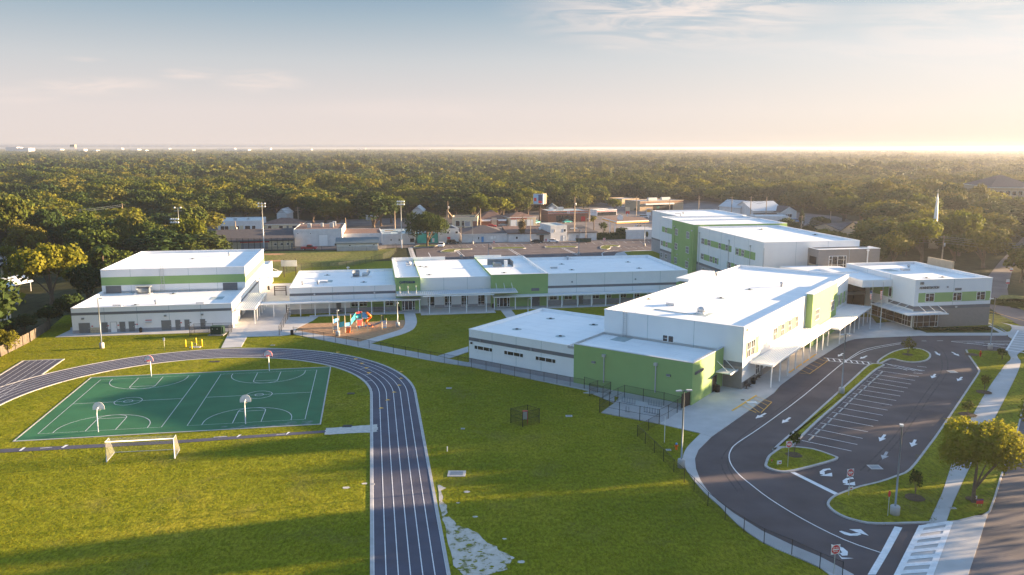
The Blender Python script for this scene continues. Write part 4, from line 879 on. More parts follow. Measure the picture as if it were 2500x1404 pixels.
long_canopy(C, -40.15, -35.2, 165.62, 178.7, 3.2, [(-35.5, q_) for q_ in (165.9, 169.7, 173.5, 177.3)])
M = MB(); M.box(-66.4, -63.92, 150, 163, .03, 9.3, 'green_wall'); M.build('wall', C, label='green rear tower')
M = MB(); M.box(-66.45, -63.6, 149.95, 163.05, 9.66, 10.25, 'white_trim'); M.build('roof_upstand', C)
rooflumps(C, [(1344, 778, 'drain'), (1262, 804, 'drain'), (1449, 793, 'drain'), (1368, 821, 'drain'), (1518, 828, 'pad')], 5.4, F2)
rooflumps(C, [(1583, 730, 'drain'), (1713, 765, 'fan'), (1715, 767, 'pad'), (1830, 707, 'drain'), (1760, 728, 'drain'), (1750, 673, 'vent'), (1908, 700, 'vent'), (1640, 745, 'hatch')], 9.15, F2)
M = MB()
for k, (a, b) in enumerate((((1552, 762), (1600, 755)), ((1600, 755), (1690, 768)))):
    p, q = F2.g(*a, 9.2), F2.g(*b, 9.2); M.tube([(*p, 9.22), (*q, 9.22)], .07, 'joint', 5)
M.build('roof_pipe', C)
# ---- building D: three storey block
D = Thing('three_storey_building', 'tall three storey white classroom block with a full height green tower, behind the other wings', 'building', F1, (91.2, 177.5, 0))
vol(D, 91.2, 116.0, 177.5, 217.2, 13.9, joints=9.5, pd=.4)
vol(D, 89.9, 118.5, 217.25, 234.0, 14.45, wm_='green_wall', joints=0, pd=.4, par='nNqQ')
vol(D, 91.6, 119.5, 234.05, 248.5, 14.1, joints=9, par='nNQ', pd=.4)
vol(D, 97.4, 121.0, 248.55, 273.0, 14.2, joints=9, pd=.4)
fD = Face('n', 91.2, -1); fDg = Face('n', 89.9, -1); fD2 = Face('n', 91.6, -1); fD3 = Face('n', 97.4, -1); fDf = Face('s', 177.5, -1)
band(D, fD, 177.5, 217.2, .03, 3.3, 'base_grey', 'wall_base', d=.06); band(D, fD, 177.5, 217.2, 3.3, 3.95, 'band_grey', d=.07)
band(D, fD2, 234.1, 248.5, .03, 3.3, 'base_grey', 'wall_base', d=.06); band(D, fD2, 234.1, 248.5, 3.3, 3.9, 'band_grey', d=.07)
band(D, fD3, 248.6, 273, .03, 4.3, 'base_grey', 'wall_base', d=.06); band(D, fD3, 248.6, 273, 4.3, 4.8, 'band_grey', d=.065)
band(D, fD, 194.9, 214.4, 9.4, 11.0, 'green_wall'); band(D, fD, 181.6, 192.6, 9.1, 10.95, 'green_wall'); band(D, fD, 202.6, 214.4, 5.1, 6.75, 'green_wall'); band(D, fD, 188, 197.2, 5.1, 6.75, 'green_wall')
for a, z in ((212.3, 9.5), (208, 9.5), (201.3, 9.5), (197, 9.5), (190.6, 9.3), (187.6, 9.3), (212.3, 5.2), (206.2, 5.2), (203.3, 5.2), (194.8, 5.2), (191, 5.2), (211, 1.3), (206, 1.3), (200, 1.3)): window(D, fD, a, a + (1.9 if a > 205 or a in (194.8,) else 1.3), z, z + 1.5, cols=3 if a > 205 else 2, d0=.06, fw=.09)
for a in (229.2, 220.3):
    for z in (10.2, 5.9, 1.6): window(D, fDg, a, a + 2.0, z, z + 1.8, cols=4, fw=.08)
for a in (231.6, 218.2):
    M = MB(); fDg.box(M, a - .06, a + .06, .5, 12.6, .05, .17, 'green_wall'); fDg.box(M, a - .2, a + .2, 12.5, 12.9, .02, .3, 'metal_light'); M.build('downpipe', D)
for a in (215.6, 196.3, 184.2):
    M = MB(); fD.box(M, a - .06, a + .06, 1, 12.2, .08, .2, 'metal_light'); fD.box(M, a - .2, a + .2, 12.1, 12.5, .06, .34, 'metal_light'); M.build('downpipe', D)
for a, z in ((228.9, 4.5), (220, 4.3)): wallpack(D, fDg, a, z, .4, 'metal_light')
band(D, fD2, 235.0, 247.2, 9.5, 11.2, 'green_wall'); band(D, fD2, 235.0, 247.6, 5.0, 6.7, 'green_wall')
for a, z in ((242.6, 9.6), (236.3, 9.6), (246, 5.1), (241.8, 5.1), (236, 5.1), (246.2, 1.3), (241.9, 1.3), (236, 1.3)): window(D, fD2, a, a + 1.5, z, z + 1.5, cols=2, d0=.06, fw=.09)
fDt = Face('s', 177.5, -1)
M = MB(); M.box(91.1, 91.3, 177.3, 177.49, .5, 12.6, 'metal_light'); M.build('downpipe', D)
vol(D, 102.6, 118.4, 172.8, 177.48, 12.5, wm_='taupe', joints=8, pd=.3, par='nNq', cope='white_trim')
fDb = Face('s', 172.8, -1); fDbl = Face('n', 102.6, -1)
window(D, fDb, 105.4, 109.7, 8.0, 10.9, cols=[.17, .5, .86], split=[(.3, .75), (.3,), (.3, .75), (.3, .75)], fw=.09)
M = MB(); fDbl.box(M, 173.6, 176.6, 8.1, 10.7, .0, .05, 'dark_bronze'); fDbl.box(M, 173.5, 176.7, 8.0, 8.9, .051, .12, 'tanwall'); M.build('recess_window', D)
M = MB(); M.box(115.0, 115.2, 172.5, 172.68, 8.5, 12.0, 'white_trim'); M.box(114.85, 115.35, 172.4, 172.78, 12.0, 12.35, 'white_trim'); M.build('downpipe', D)
rooflumps(D, [(1655, 524, 'hatch'), (1662, 530, 'vent'), (1668, 524, 'vent'), (1990, 573, 'drain'), (1860, 560, 'drain')], 13.6, F1)
rooflumps(D, [(2035, 601, 'drain'), (2047, 599, 'vent'), (2070, 603, 'drain'), (2025, 603, 'pad')], 12.2, F1)
# ---- building E: administration
Eb = Thing('administration_building', 'white and taupe two storey administration block with a green window band, right of the flagpoles', 'building', F1, (107.0, 143.9, 0))
vol(Eb, 107.0, 124.4, 143.9, 168.2, 9.85, joints=9, pd=.55)
fE = Face('s', 143.9, -1); fEl = Face('n', 107.0, -1)
band(Eb, fE, 107.0, 124.4, .03, 3.85, 'taupe', 'wall_base', d=.05); band(Eb, fE, 107.0, 124.4, 3.85, 4.5, 'band_grey', d=.055); band(Eb, fE, 107.9, 124.2, 5.25, 7.18, 'green_wall', d=.03)
band(Eb, fEl, 143.9, 152, 3.85, 4.5, 'band_grey', d=.055)
for a in (109.5, 115.7, 121.1): window(Eb, fE, a, a + 1.85, 5.45, 7.02, cols=[.42], split=[(.5,), (.7,)], d0=.03)
M = MB(); fE.box(M, 115.95, 117.45, 7.5, 8.0, 0, .06, 'band_grey'); M.build('louvre', Eb)
text(Eb, fE, 107.95, 8.95, .72, '100', 'door_grey', stretch=.8); text(Eb, fE, 107.95, 8.05, .66, 'ADMINISTRATION', 'door_grey', stretch=.80)
wallpack(Eb, fE, 114.2, 8.3, .2); wallpack(Eb, fE, 116.5, 4.15, .4, 'metal_light')
window(Eb, fE, 107.3, 112.6, .25, 2.75, cols=[.13, .4, .66, .9], split=[(.38,)] * 5, gm='brown_glass', d0=.05, name='storefront')
window(Eb, fEl, 144.3, 158.0, .25, 2.9, cols=[.08, .14, .2, .4, .6, .8], split=[(.38,)] * 7, gm='brown_glass', d0=.0, name='storefront')
band(Eb, fEl, 150.9, 158.5, 5.0, 7.15, 'green_wall'); window(Eb, fEl, 151.1, 152.0, 5.2, 7.0, cols=1, split=(), d0=.03)
M = MB(); M.prism([(103.6, 140.7), (112.6, 140.7), (112.6, 143.84), (106.95, 143.84), (106.95, 153.4), (103.6, 153.4)], 3.3, 3.48, 'canopy', bottom=True); M.build('awning', Eb)
M = MB()
for n_ in (108, 110.2, 112.2): M = MB(); M.tube([(n_, 143.8, 4.7), (n_ + .3, 141.2, 3.5)], .05, 'white_trim', 5); M.build('awning_rod', Eb)
for q_ in (145, 147.5, 150, 152.6): M = MB(); M.tube([(106.95, q_, 4.7), (104.2, q_ - .2, 3.5)], .05, 'white_trim', 5); M.build('awning_rod', Eb)
M = MB(); p = F1.g(2281, 639, 9.9); q = F1.g(2336, 648, 9.9); M.box(124.1, 124.6, 155.5, 163.5, 9.93, 11.6, 'tanwall'); M.build('roof_screen', Eb)
rooflumps(Eb, [(2172, 660, 'pad'), (2210, 660, 'hatch'), (2218, 656, 'vent'), (2262, 679, 'drain'), (2301, 677, 'drain')], 9.3, F1)
# link block with flat projecting roof between C and E
Lk = Thing('entrance_link', 'recessed brown glass entrance under a projecting white roof, joining two school blocks', 'building', F1, (94, 158.5, 0))
M = MB(); lk = [F1.l(*F2.w(-40.1, 180.5)[:2]), (99.9, 153.9), (100.1, 151.1), (106.95, 151.2), (106.95, 171), (101, 172.7), (93, 172.7)]
M.prism(lk, 7.35, 8.85, 'white_wall', 'roofing', True); M.build('roof', Lk)
M = MB(); M.box(94.2, 106.9, 160.2, 160.4, .05, 7.34, 'brown_glass'); M.box(94.2, 94.4, 160.4, 172.6, .05, 7.34, 'taupe'); M.build('glass_wall', Lk)
M = MB(); M.box(94.2, 100.5, 159.9, 160.19, 4.9, 5.7, 'taupe'); M.box(100.5, 106.9, 159.95, 160.19, 4.1, 4.8, 'taupe')
for n_ in (96, 98, 100, 102, 104): M.box(n_ - .05, n_ + .05, 160.05, 160.19, .05, 7.3, 'dark_bronze')
M.build('mullions', Lk)
M = MB(); M.box(99, 105, 160.5, 166.5, 8.86, 9.1, 'white_trim'); M.box(99.2, 104.8, 160.7, 166.3, 9.1, 9.2, 'roofing'); M.build('skylight', Lk)
# ================================================================== TREES
def hgt_px(bx, by, ty):
    g = G(bx, by); v = (702 - ty) / FOC
    return HC + (-sin(TH) + v * cos(TH)) / (cos(TH) + v * sin(TH)) * g[1]
def ico(rng, c, r, sub=1):
    t = (1 + 5 ** .5) / 2
    v = [(-1, t, 0), (1, t, 0), (-1, -t, 0), (1, -t, 0), (0, -1, t), (0, 1, t), (0, -1, -t), (0, 1, -t), (t, 0, -1), (t, 0, 1), (-t, 0, -1), (-t, 0, 1)]
    f = [(0, 11, 5), (0, 5, 1), (0, 1, 7), (0, 7, 10), (0, 10, 11), (1, 5, 9), (5, 11, 4), (11, 10, 2), (10, 7, 6), (7, 1, 8), (3, 9, 4), (3, 4, 2), (3, 2, 6), (3, 6, 8), (3, 8, 9), (4, 9, 5), (2, 4, 11), (6, 2, 10), (8, 6, 7), (9, 8, 1)]
    v = np.array(v, float); v /= np.linalg.norm(v[0]); v = v * (1 + rng.normal(0, .10, (12, 1)))
    return v * r + c, f
def crown_mesh(name, seed, R, H, nl, leaf, material, nlobe=9, flat_=0.62, core=0.6, base=0.0, droop=0.0, asp=1.0, spread=0.78):
    """leaf clumps scattered over several uneven lobes; z=0 is the underside of the crown"""
    rng = np.random.default_rng(seed)
    lob = []
    for i in range(nlobe):
        a = 2 * pi * i / nlobe + rng.uniform(-.5, .5); rr = R * rng.uniform(.30, spread) if i else 0
        zz = H * rng.uniform(.30, .70) if i else H * .62
        zz = zz + (1 - rr / R) * H * .14
        lob.append((rr * cos(a), rr * sin(a), zz, R * rng.uniform(.26, .46) * (1.15 if i == 0 else 1)))
    lob = np.array(lob); wgt = lob[:, 3] ** 2; wgt /= wgt.sum()
    idx = rng.choice(nlobe, nl, p=wgt); L = lob[idx]
    d = rng.normal(size=(nl, 3)); d[:, 2] = d[:, 2] * .9 + .25; d /= np.linalg.norm(d, axis=1)[:, None]
    bump = 1 + .16 * np.sin(d[:, 0] * 7 + idx * 2.1) * np.cos(d[:, 1] * 6 + idx)
    rad = L[:, 3] * rng.uniform(.72, 1.08, nl) * bump
    P = L[:, :3] + d * rad[:, None] * np.array([1, 1, flat_ * H / R * 1.15 if H > R else flat_ * 1.2])
    P[:, 2] = np.maximum(P[:, 2], H * .06 - droop * H * rng.uniform(0, 1, nl))
    nrm = d * .8 + rng.normal(size=(nl, 3)) * .55; nrm /= np.linalg.norm(nrm, axis=1)[:, None]
    t = np.cross(nrm, rng.normal(size=(nl, 3))); t /= np.linalg.norm(t, axis=1)[:, None]; b = np.cross(nrm, t)
    s = leaf * rng.uniform(.55, 1.35, nl)[:, None]; s2 = s * rng.uniform(.5, .95, nl)[:, None] * asp
    V = np.empty((nl, 4, 3)); V[:, 0] = P - t * s; V[:, 1] = P - b * s2; V[:, 2] = P + t * s; V[:, 3] = P + b * s2
    V = V.reshape(-1, 3); F = [tuple(range(4 * i, 4 * i + 4)) for i in range(nl)]
    vs = [V]; k = len(V)
    if core:
        for x, y, z, r in lob:
            c, f = ico(rng, np.array([0, 0, 0]), r * core); c = c * np.array([1, 1, flat_ * 1.1]) + np.array([x, y, z]); vs.append(c); F += [tuple(a + k for a in q) for q in f]; k += 12
    me = bpy.data.meshes.new(name); me.from_pydata(np.vstack(vs).tolist(), [], F); me.materials.append(MATS[material]); me.update()
    me['R'] = R; return me, lob
def trunk_mesh(name, h, r, lob=None, H=5, seed=0, branches=5):
    rnd = random.Random(seed); M = MB()
    M.tube([(0, 0, 0), (.05 * h * rnd.uniform(-1, 1), .05 * h * rnd.uniform(-1, 1), h * .5), (0, 0, h + H * .25)], [r * 1.25, r * .9, r * .6], 'bark', 7)
    if lob is not None:
        for x, y, z, q in list(lob)[:branches]:
            M.tube([(0, 0, h * .55), (x * .35, y * .35, h * .75 + z * .35), (x * .9, y * .9, h + z * .85)], [r * .6, r * .38, r * .12], 'bark', 5)
    me = bpy.data.meshes.new(name); me.from_pydata(M.v, [], M.f); me.materials.append(MATS['bark']); me.update(); return me
# library of tree shapes: (crown mesh, trunk mesh, trunk height)
LIB = {}
def lib(key, n, R, H, nl, leaf, material, th=3.0, tr=.35, **k):
    LIB[key] = []
    for i in range(n):
        sd = hash_(key) + i * 17
        cm, lb = crown_mesh('crown', sd, R * (1 + .12 * sin(i * 2.3)), H * (1 + .1 * cos(i * 1.7)), nl, leaf, material, **k)
        LIB[key].append((cm, trunk_mesh('trunk', th, tr, lb, H, sd), th))
def hash_(s): return sum(ord(c) * (i + 3) for i, c in enumerate(s)) % 9973
lib('oak', 6, 6.5, 8.0, 2600, .40, 'leaf_oak', 3.0, .4, nlobe=11)
lib('bright', 3, 6.5, 8.0, 2600, .42, 'leaf_bright', 3.0, .4, nlobe=11)
lib('dark', 3, 5.5, 8.5, 2200, .42, 'leaf_dark', 2.0, .35, nlobe=10)
lib('near', 2, 4.6, 6.2, 15000, .16, 'leaf_street', 3.2, .22, nlobe=14, core=.45)
lib('sapling', 3, .95, 1.9, 420, .13, 'leaf_oak', 1.2, .05, nlobe=6, core=0, flat_=.9)
lib('bush', 3, 1.6, 1.8, 900, .16, 'leaf_dark', .1, .06, nlobe=6, core=.5, flat_=.9)
lib('lightbush', 2, 2.2, 2.6, 1300, .17, 'leaf_bright', .1, .08, nlobe=7, core=.5, flat_=.9)
lib('conifer', 2, 3.2, 11.0, 1500, .42, 'leaf_dark', 2.5, .3, nlobe=12, core=.4, spread=.5)
lib('roundoak', 1, 8.2, 8.2, 8500, .30, 'leaf_oak', 3.0, .42, nlobe=14, core=.25)
def tree(key, x, y, h, r=None, i=0, rz=0.0, label='', cat='tree', group=None, name='tree', z=0.0):
    cm, tm, th = LIB[key][i % len(LIB[key])]
    e = bpy.data.objects.new(name, None); sc.collection.objects.link(e); e.location = (x, y, z); e.rotation_euler = (0, 0, rz); e.empty_display_size = .5
    top = max(v.co.z for v in cm.vertices) + th if ('top' not in cm) else cm['top']; cm['top'] = top
    sz = h / top; sx = (r / cm['R']) if r else sz
    e['label'] = label; e['category'] = cat
    if group: e['group'] = group
    a = bpy.data.objects.new('trunk', tm); sc.collection.objects.link(a); a.parent = e; a.scale = (min(sx, sz) ** .8 if sz < 1 else sz ** .5,) * 2 + (sz,)
    c = bpy.data.objects.new('crown', cm); sc.collection.objects.link(c); c.parent = e; c.location = (0, 0, th * sz); c.scale = (sx, sx, sz)
    a.scale = (sx, sx, sz)
    return e
def ptree(key, bx, by, ty, rpx, label, name='tree', i=0, cat='tree', group=None):
    g = G(bx, by); h = hgt_px(bx, by, ty); r = rpx * g[1] / FOC
    return tree(key, g[0], g[1], h, r, i, random.uniform(0, 6.28), label, cat, group, name)
random.seed(21)
# individually recognisable trees: (kind, base px, base py, top py, crown radius px, label, name, variant)
SPEC = [
 ('bright', 128, 742, 590, 84, 'largest yellow-green broad tree, left of the gym hall above the parked boat covers', 'broad_tree', 0),
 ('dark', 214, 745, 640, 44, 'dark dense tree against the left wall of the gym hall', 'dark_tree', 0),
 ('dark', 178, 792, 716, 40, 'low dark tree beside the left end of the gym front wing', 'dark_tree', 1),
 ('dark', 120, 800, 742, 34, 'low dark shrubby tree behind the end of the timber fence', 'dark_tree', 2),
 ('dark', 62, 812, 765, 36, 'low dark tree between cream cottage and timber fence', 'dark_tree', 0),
 ('dark', 16, 822, 780, 28, 'small dark tree under the cream cottage wall at the left edge', 'dark_tree', 1),
 ('lightbush', 8, 862, 803, 34, 'lime green bush leaning over the timber fence at the left edge', 'bush', 0),
 ('lightbush', 36, 690, 618, 30, 'drooping palm-like green tree beside the curved white boat cover', 'small_tree', 1),
 ('oak', 288, 650, 548, 46, 'olive oak just behind the left corner of the gym roof', 'oak_tree', 0),
 ('oak', 205, 640, 525, 54, 'broad olive oak above the palm left of the gym', 'oak_tree', 1),
 ('bright', 214, 600, 508, 28, 'small round-topped pale green tree rising above its neighbours left of the gym', 'oak_tree', 1),
 ('oak', 335, 640, 520, 48, 'tall olive oak behind the middle of the gym roof', 'oak_tree', 2),
 ('bright', 372, 635, 560, 38, 'bright green tree behind the gym roof, below the floodlight pole', 'broad_tree', 2),
 ('oak', 415, 632, 548, 40, 'olive tree behind the gym roof left of the double floodlight', 'oak_tree', 3),
 ('bright', 462, 636, 528, 48, 'feathery yellow-green tree at the right end of the wood behind the gym', 'feathery_tree', 2),
 ('oak', 75, 640, 540, 48, 'wide oak at the left, above the white flat-roofed house', 'oak_tree', 4),
 ('oak', 36, 610, 470, 62, 'tallest dark olive oak at the left edge of the picture', 'oak_tree', 5),
 ('bright', 22, 655, 598, 24, 'small bright tree at the left edge above the pale bungalow', 'small_tree', 0),
 ('roundoak', 1043, 601, 514, 52, 'round oak with forked trunk on the grass island of the back car park', 'oak_tree', 0),
 ('bright', 1288, 528, 458, 46, 'vine-covered bright green tree left of the billboard', 'vine_tree', 1),
 ('bright', 1500, 517, 484, 19, 'small round lime green tree behind the filling station canopy', 'small_tree', 0),
 ('dark', 1517, 582, 553, 16, 'dark green shrub in front of the white wall below the filling station', 'shrub', 2),
 ('sapling', 1474, 577, 541, 14, 'thin leafy young tree left of the filling station canopy', 'small_tree', 1),
 ('conifer', 1579, 585, 564, 4, 'small russet cone-shaped shrub against the white wall', 'conical_shrub', 1),
 ('conifer', 1955, 575, 508, 9, 'narrow dark conifer right of the three storey roof', 'conifer', 0),
 ('oak', 1920, 578, 530, 36, 'bushy olive tree right behind the three storey roof', 'oak_tree', 1),
 ('dark', 2000, 566, 528, 28, 'dark bushy tree left of the brown-roofed church', 'dark_tree', 1),
 ('bright', 2015, 592, 556, 30, 'golden-topped bush poking above the three storey roof', 'bush', 1),
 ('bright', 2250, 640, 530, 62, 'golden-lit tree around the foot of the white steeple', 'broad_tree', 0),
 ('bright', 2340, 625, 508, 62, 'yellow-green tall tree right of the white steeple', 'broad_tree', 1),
 ('oak', 2400, 655, 560, 58, 'dense oak beside the street behind the administration block', 'oak_tree', 2),
 ('oak', 2180, 650, 560, 46, 'shaded oak in front of the brown church roof', 'oak_tree', 3),
 ('oak', 2130, 650, 580, 40, 'shaded oak behind the taupe stair block', 'oak_tree', 4),
 ('oak', 2492, 690, 600, 42, 'dark oak on the right side of the far street', 'oak_tree', 5),
 ('oak', 2092, 622, 572, 30, 'bushy oak between the taupe stair block and the church hall', 'oak_tree', 0),
 ('oak', 2150, 625, 578, 26, 'low oak in front of the church hall roof', 'oak_tree', 1),
 ('bright', 2212, 625, 560, 30, 'golden oak at the right end of the church hall roof', 'oak_tree', 2),
 ('oak', 2046, 604, 563, 26, 'olive tree rising behind the back edge of the three storey roof', 'oak_tree', 5),
 ('dark', 1975, 590, 545, 22, 'dark tree between the conifer and the church annex', 'dark_tree', 0),
 ('bright', 1168, 545, 470, 34, 'tall tree with golden leaves right behind the cable swag', 'oak_tree', 0),
 ('oak', 1110, 545, 480, 44, 'broad dark oak behind the cream shop', 'oak_tree', 3),
 ('oak', 930, 552, 470, 46, 'large oak above the brown flat shed', 'oak_tree', 1),
 ('oak', 825, 555, 480, 50, 'large oak above the white warehouse roof', 'oak_tree', 4),
 ('oak', 1400, 512, 455, 40, 'oak behind the striped convenience store', 'oak_tree', 2),
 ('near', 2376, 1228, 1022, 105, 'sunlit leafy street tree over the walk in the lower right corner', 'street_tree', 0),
]
for k, bx, by, ty, rp, lb, nm, i in SPEC: ptree(k, bx, by, ty, rp, lb, nm, i)
tree('near', 61.5, 86.5, 9.5, 4.6, 1, 1.0, 'dark street tree cut off by the right edge of the picture', 'tree', None, 'street_tree')
for k, (bx, by, ty, lb) in enumerate([(2216, 869, 821, 'young tree on the rounded island nearest the entrance plaza'), (1938, 1115, 1052, 'young tree on the triangular island beside a red round sign'), (2233, 1220, 1146, 'young tree on the lawn right of the nearest lamp post'), (2362, 1016, 974, 'sapling on the right lawn just above the large leafy tree'), (2402, 961, 914, 'sapling halfway along the right lawn'), (2446, 880, 850, 'low young tree right of the lamp post by the crosswalk')]):
    ptree('sapling', bx, by, ty, 17 if k < 3 else 15, lb, 'young_tree', k)
# palms
def palm(x, y, h, n, L, label, m='leaf_oak', tm='bark', droop=1.0):
    T = Thing('palm_tree', label, 'palm tree', F0, (x, y, 0)); M = MB(); M.tube([(x, y, 0), (x + .1, y, h * .5), (x, y, h)], [.28, .2, .2], tm, 7); M.build('trunk', T)
    M = MB(); rnd = random.Random(int(abs(x * 7 + y)))
    for i in range(n):
        a = rnd.uniform(0, 2 * pi); el = rnd.uniform(-.5, 1.2); p = Vector((x, y, h)); prev = p; segs = []
        for j in range(6):
            t = j / 5; r = L * t; z = h + L * (sin(el) * t - droop * .75 * t * t); segs.append(Vector((x + cos(a) * r * cos(el * .6), y + sin(a) * r * cos(el * .6), z)))
        side = Vector((-sin(a), cos(a), 0))
        for j in range(5):
            w0 = (.12, .38, .5, .45, .3, .05)[j] * L * .42; w1 = (.12, .38, .5, .45, .3, .05)[j + 1] * L * .42
            for sg in (1, -1):
                M.add([segs[j], segs[j + 1], segs[j + 1] + side * sg * w1 - Vector((0, 0, w1 * .5)), segs[j] + side * sg * w0 - Vector((0, 0, w0 * .5))], [(0, 1, 2, 3)], m)
    M.build('fronds', T)
for bx, by, ty, r, lb in ((256, 700, 600, 26, 'drooping palm left of the gym roof'), (1449, 575, 527, 11, 'palm left of the filling station canopy'), (1553, 515, 508, 6, 'small palm beside the street near the red price sign'), (1496, 500, 512, 5, 'x')):
    if lb == 'x': continue
    g = G(bx, by); h = hgt_px(bx, by, ty); palm(g[0], g[1], h - .5, 34, r * g[1] / FOC, lb)
g = G(1275, 590); h = hgt_px(1275, 590, 545)
T = Thing('cabbage_palm', 'shaggy golden-topped palm in front of the grey strip building', 'palm tree', F0, (g[0], g[1], 0)); M = MB(); M.tube([(g[0], g[1], 0), (g[0], g[1], h * .7)], .3, 'bark', 7); M.build('trunk', T)
cm, lb_ = crown_mesh('crown', 5, 1.9, h * .72, 900, .3, 'leaf_moss', nlobe=7, core=.6, spread=.5, flat_=1.2)
o_ = bpy.data.objects.new('crown', cm); sc.collection.objects.link(o_); o_.parent = T.e; o_.location = (0, 0, h * .3)
# ---- hedges: clipped rows built of leaf clumps
def hedge(pts, wd, h, label, m='leaf_dark', dens=22, leaf=.16):
    rng = np.random.default_rng(int(abs(pts[0][0] * 10))); V = []; F = []
    M = MB()
    for i in range(len(pts) - 1):
        a, b = np.array(pts[i]), np.array(pts[i + 1]); L = np.linalg.norm(b - a); d = (b - a) / L; n_ = np.array([-d[1], d[0]]); k = int(L * dens * h)
        for _ in range(k):
            t = rng.uniform(0, L); u = rng.uniform(-.5, .5) * wd; z = rng.uniform(.1, 1) ** .6 * h
            if abs(u) < wd * .35 and z < h * .8: z = h * rng.uniform(.85, 1.05)
            c = np.array([*(a + d * t + n_ * u), z]); q = rng.normal(size=(3,)); q /= np.linalg.norm(q); r = np.cross(q, rng.normal(size=3)); r /= np.linalg.norm(r); s = leaf * rng.uniform(.6, 1.4)
            M.add([tuple(c - q * s), tuple(c - r * s * .7), tuple(c + q * s), tuple(c + r * s * .7)], [(0, 1, 2, 3)], m)
        e = n_ * wd * .32
        M.prism([tuple(a - e), tuple(b - e), tuple(b + e), tuple(a + e)], 0, h * .8, m)
    o = M.build('hedge', o=(pts[0][0], pts[0][1], 0)); tagm(o, label, 'hedge')
hedge(PX([(1458, 585), (1520, 583), (1530, 583)]), 1.6, 2.6, 'long dark hedge in front of the filling station yard', leaf=.3, dens=14)
hedge(PX([(2232, 806), (2300, 807), (2420, 806)]), 1.3, .55, 'low clipped hedge along the foot of the administration block', dens=60)
hedge([(112, 186), (118, 180), (126, 172)], 2.2, 1.3, 'dark hedge across the street right of the administration block', dens=30, leaf=.22)
# ---- woodland: the nearest trees are objects, everything beyond is one mass
def inpoly(x, y, P):
    c = False; j = len(P) - 1
    for i in range(len(P)):
        if ((P[i][1] > y) != (P[j][1] > y)) and (x < (P[j][0] - P[i][0]) * (y - P[i][1]) / (P[j][1] - P[i][1] + 1e-12) + P[i][0]): c = not c
        j = i
    return c
FARH = [(412, 446, 452, 9, 'white house facade half hidden by trees at upper left'), (1470, 1502, 443, 9, 'white pointed roof showing above the woods right of centre'), (893, 916, 498, 8, 'white gable among trees right of the warehouse'), (1006, 1032, 504, 7, 'pale blue house in the trees behind the round oak'), (676, 700, 510, 6.5, 'pale blue gabled house in the trees above the warehouse'), (1336, 1364, 499, 5.5, 'blue-roofed house just right of the billboard'), (24, 62, 424, 9, 'thin white roof line at the far left beyond the wood')]
farpos = []
for x0, x1, yt, h, lb in FARH:
    v = (702 - yt) / FOC; yy = (h - HC) / ((-sin(TH) + v * cos(TH)) / (cos(TH) + v * sin(TH))); sc_ = yy / FOC; farpos.append(((x0 - 1250) * sc_, (x1 - 1250) * sc_, yy, h, lb))
CLR = [[(a - 5, d - 34), (b + 5, d - 34), (b + 9, d + 16), (a - 9, d + 16)] for a, b, d, h, lb in farpos]
DIST = [(15, 42, 377.5, 30, 60, 'bw', 'distant white block at the far left of the horizon'), (44, 71, 377.5, 25, 60, 'bw', 'distant long white block beside the first at the far left'), (172, 183, 366.6, 75, 60, 'tanwall', 'distant tower standing above the left horizon'), (285, 297, 369.5, 26, 60, 'bw', 'small distant white building right of the tower'), (127, 148, 374, 18, 50, 'bw', 'distant low pale building below the tower'), (192, 205, 375, 18, 50, 'bw', 'distant pale building on the left horizon'), (224, 236, 377, 14, 40, 'bw', 'tiny pale roof beyond the left wood'), (318, 336, 374, 18, 60, 'bw', 'distant white roofs on the left horizon, middle group'), (346, 356, 377, 14, 40, 'bw', 'tiny white roof right of the middle group'), (398, 412, 371, 22, 60, 'bw', 'distant white store on the left horizon'), (448, 470, 374, 15, 60, 'bw', 'distant pale roofs left of the long store'), (530, 572, 371, 22, 60, 'bw', 'long distant white store left of centre'), (550, 606, 376, 16, 60, 'bw', 'long distant pale warehouse left of centre'), (640, 660, 371, 24, 50, 'bw', 'small distant block left of centre horizon'), (720, 760, 373, 18, 50, 'bw', 'distant pale roofs above the warehouse'), (800, 816, 371, 16, 50, 'bw', 'tiny distant pale block left of the middle'), (870, 892, 371, 20, 50, 'bw', 'distant pale block near the middle of the horizon'), (1020, 1050, 370, 20, 50, 'bw', 'faint distant pale block above the round oak'), (1960, 1992, 366, 32, 50, 'tanwall', 'hazy low tower on the right horizon'), (2468, 2500, 371, 28, 60, 'tanwall', 'hazy tall block on the right horizon')]
DIST = [(a, b, y, h + 9, dp, m_, lb) for a, b, y, h, dp, m_, lb in DIST]
DCLR = [((a - 1250) * HC / (y - 361), (b - 1250) * HC / (y - 361), HC * FOC / (y - 361)) for a, b, y, h, dp, m_, lb in DIST]
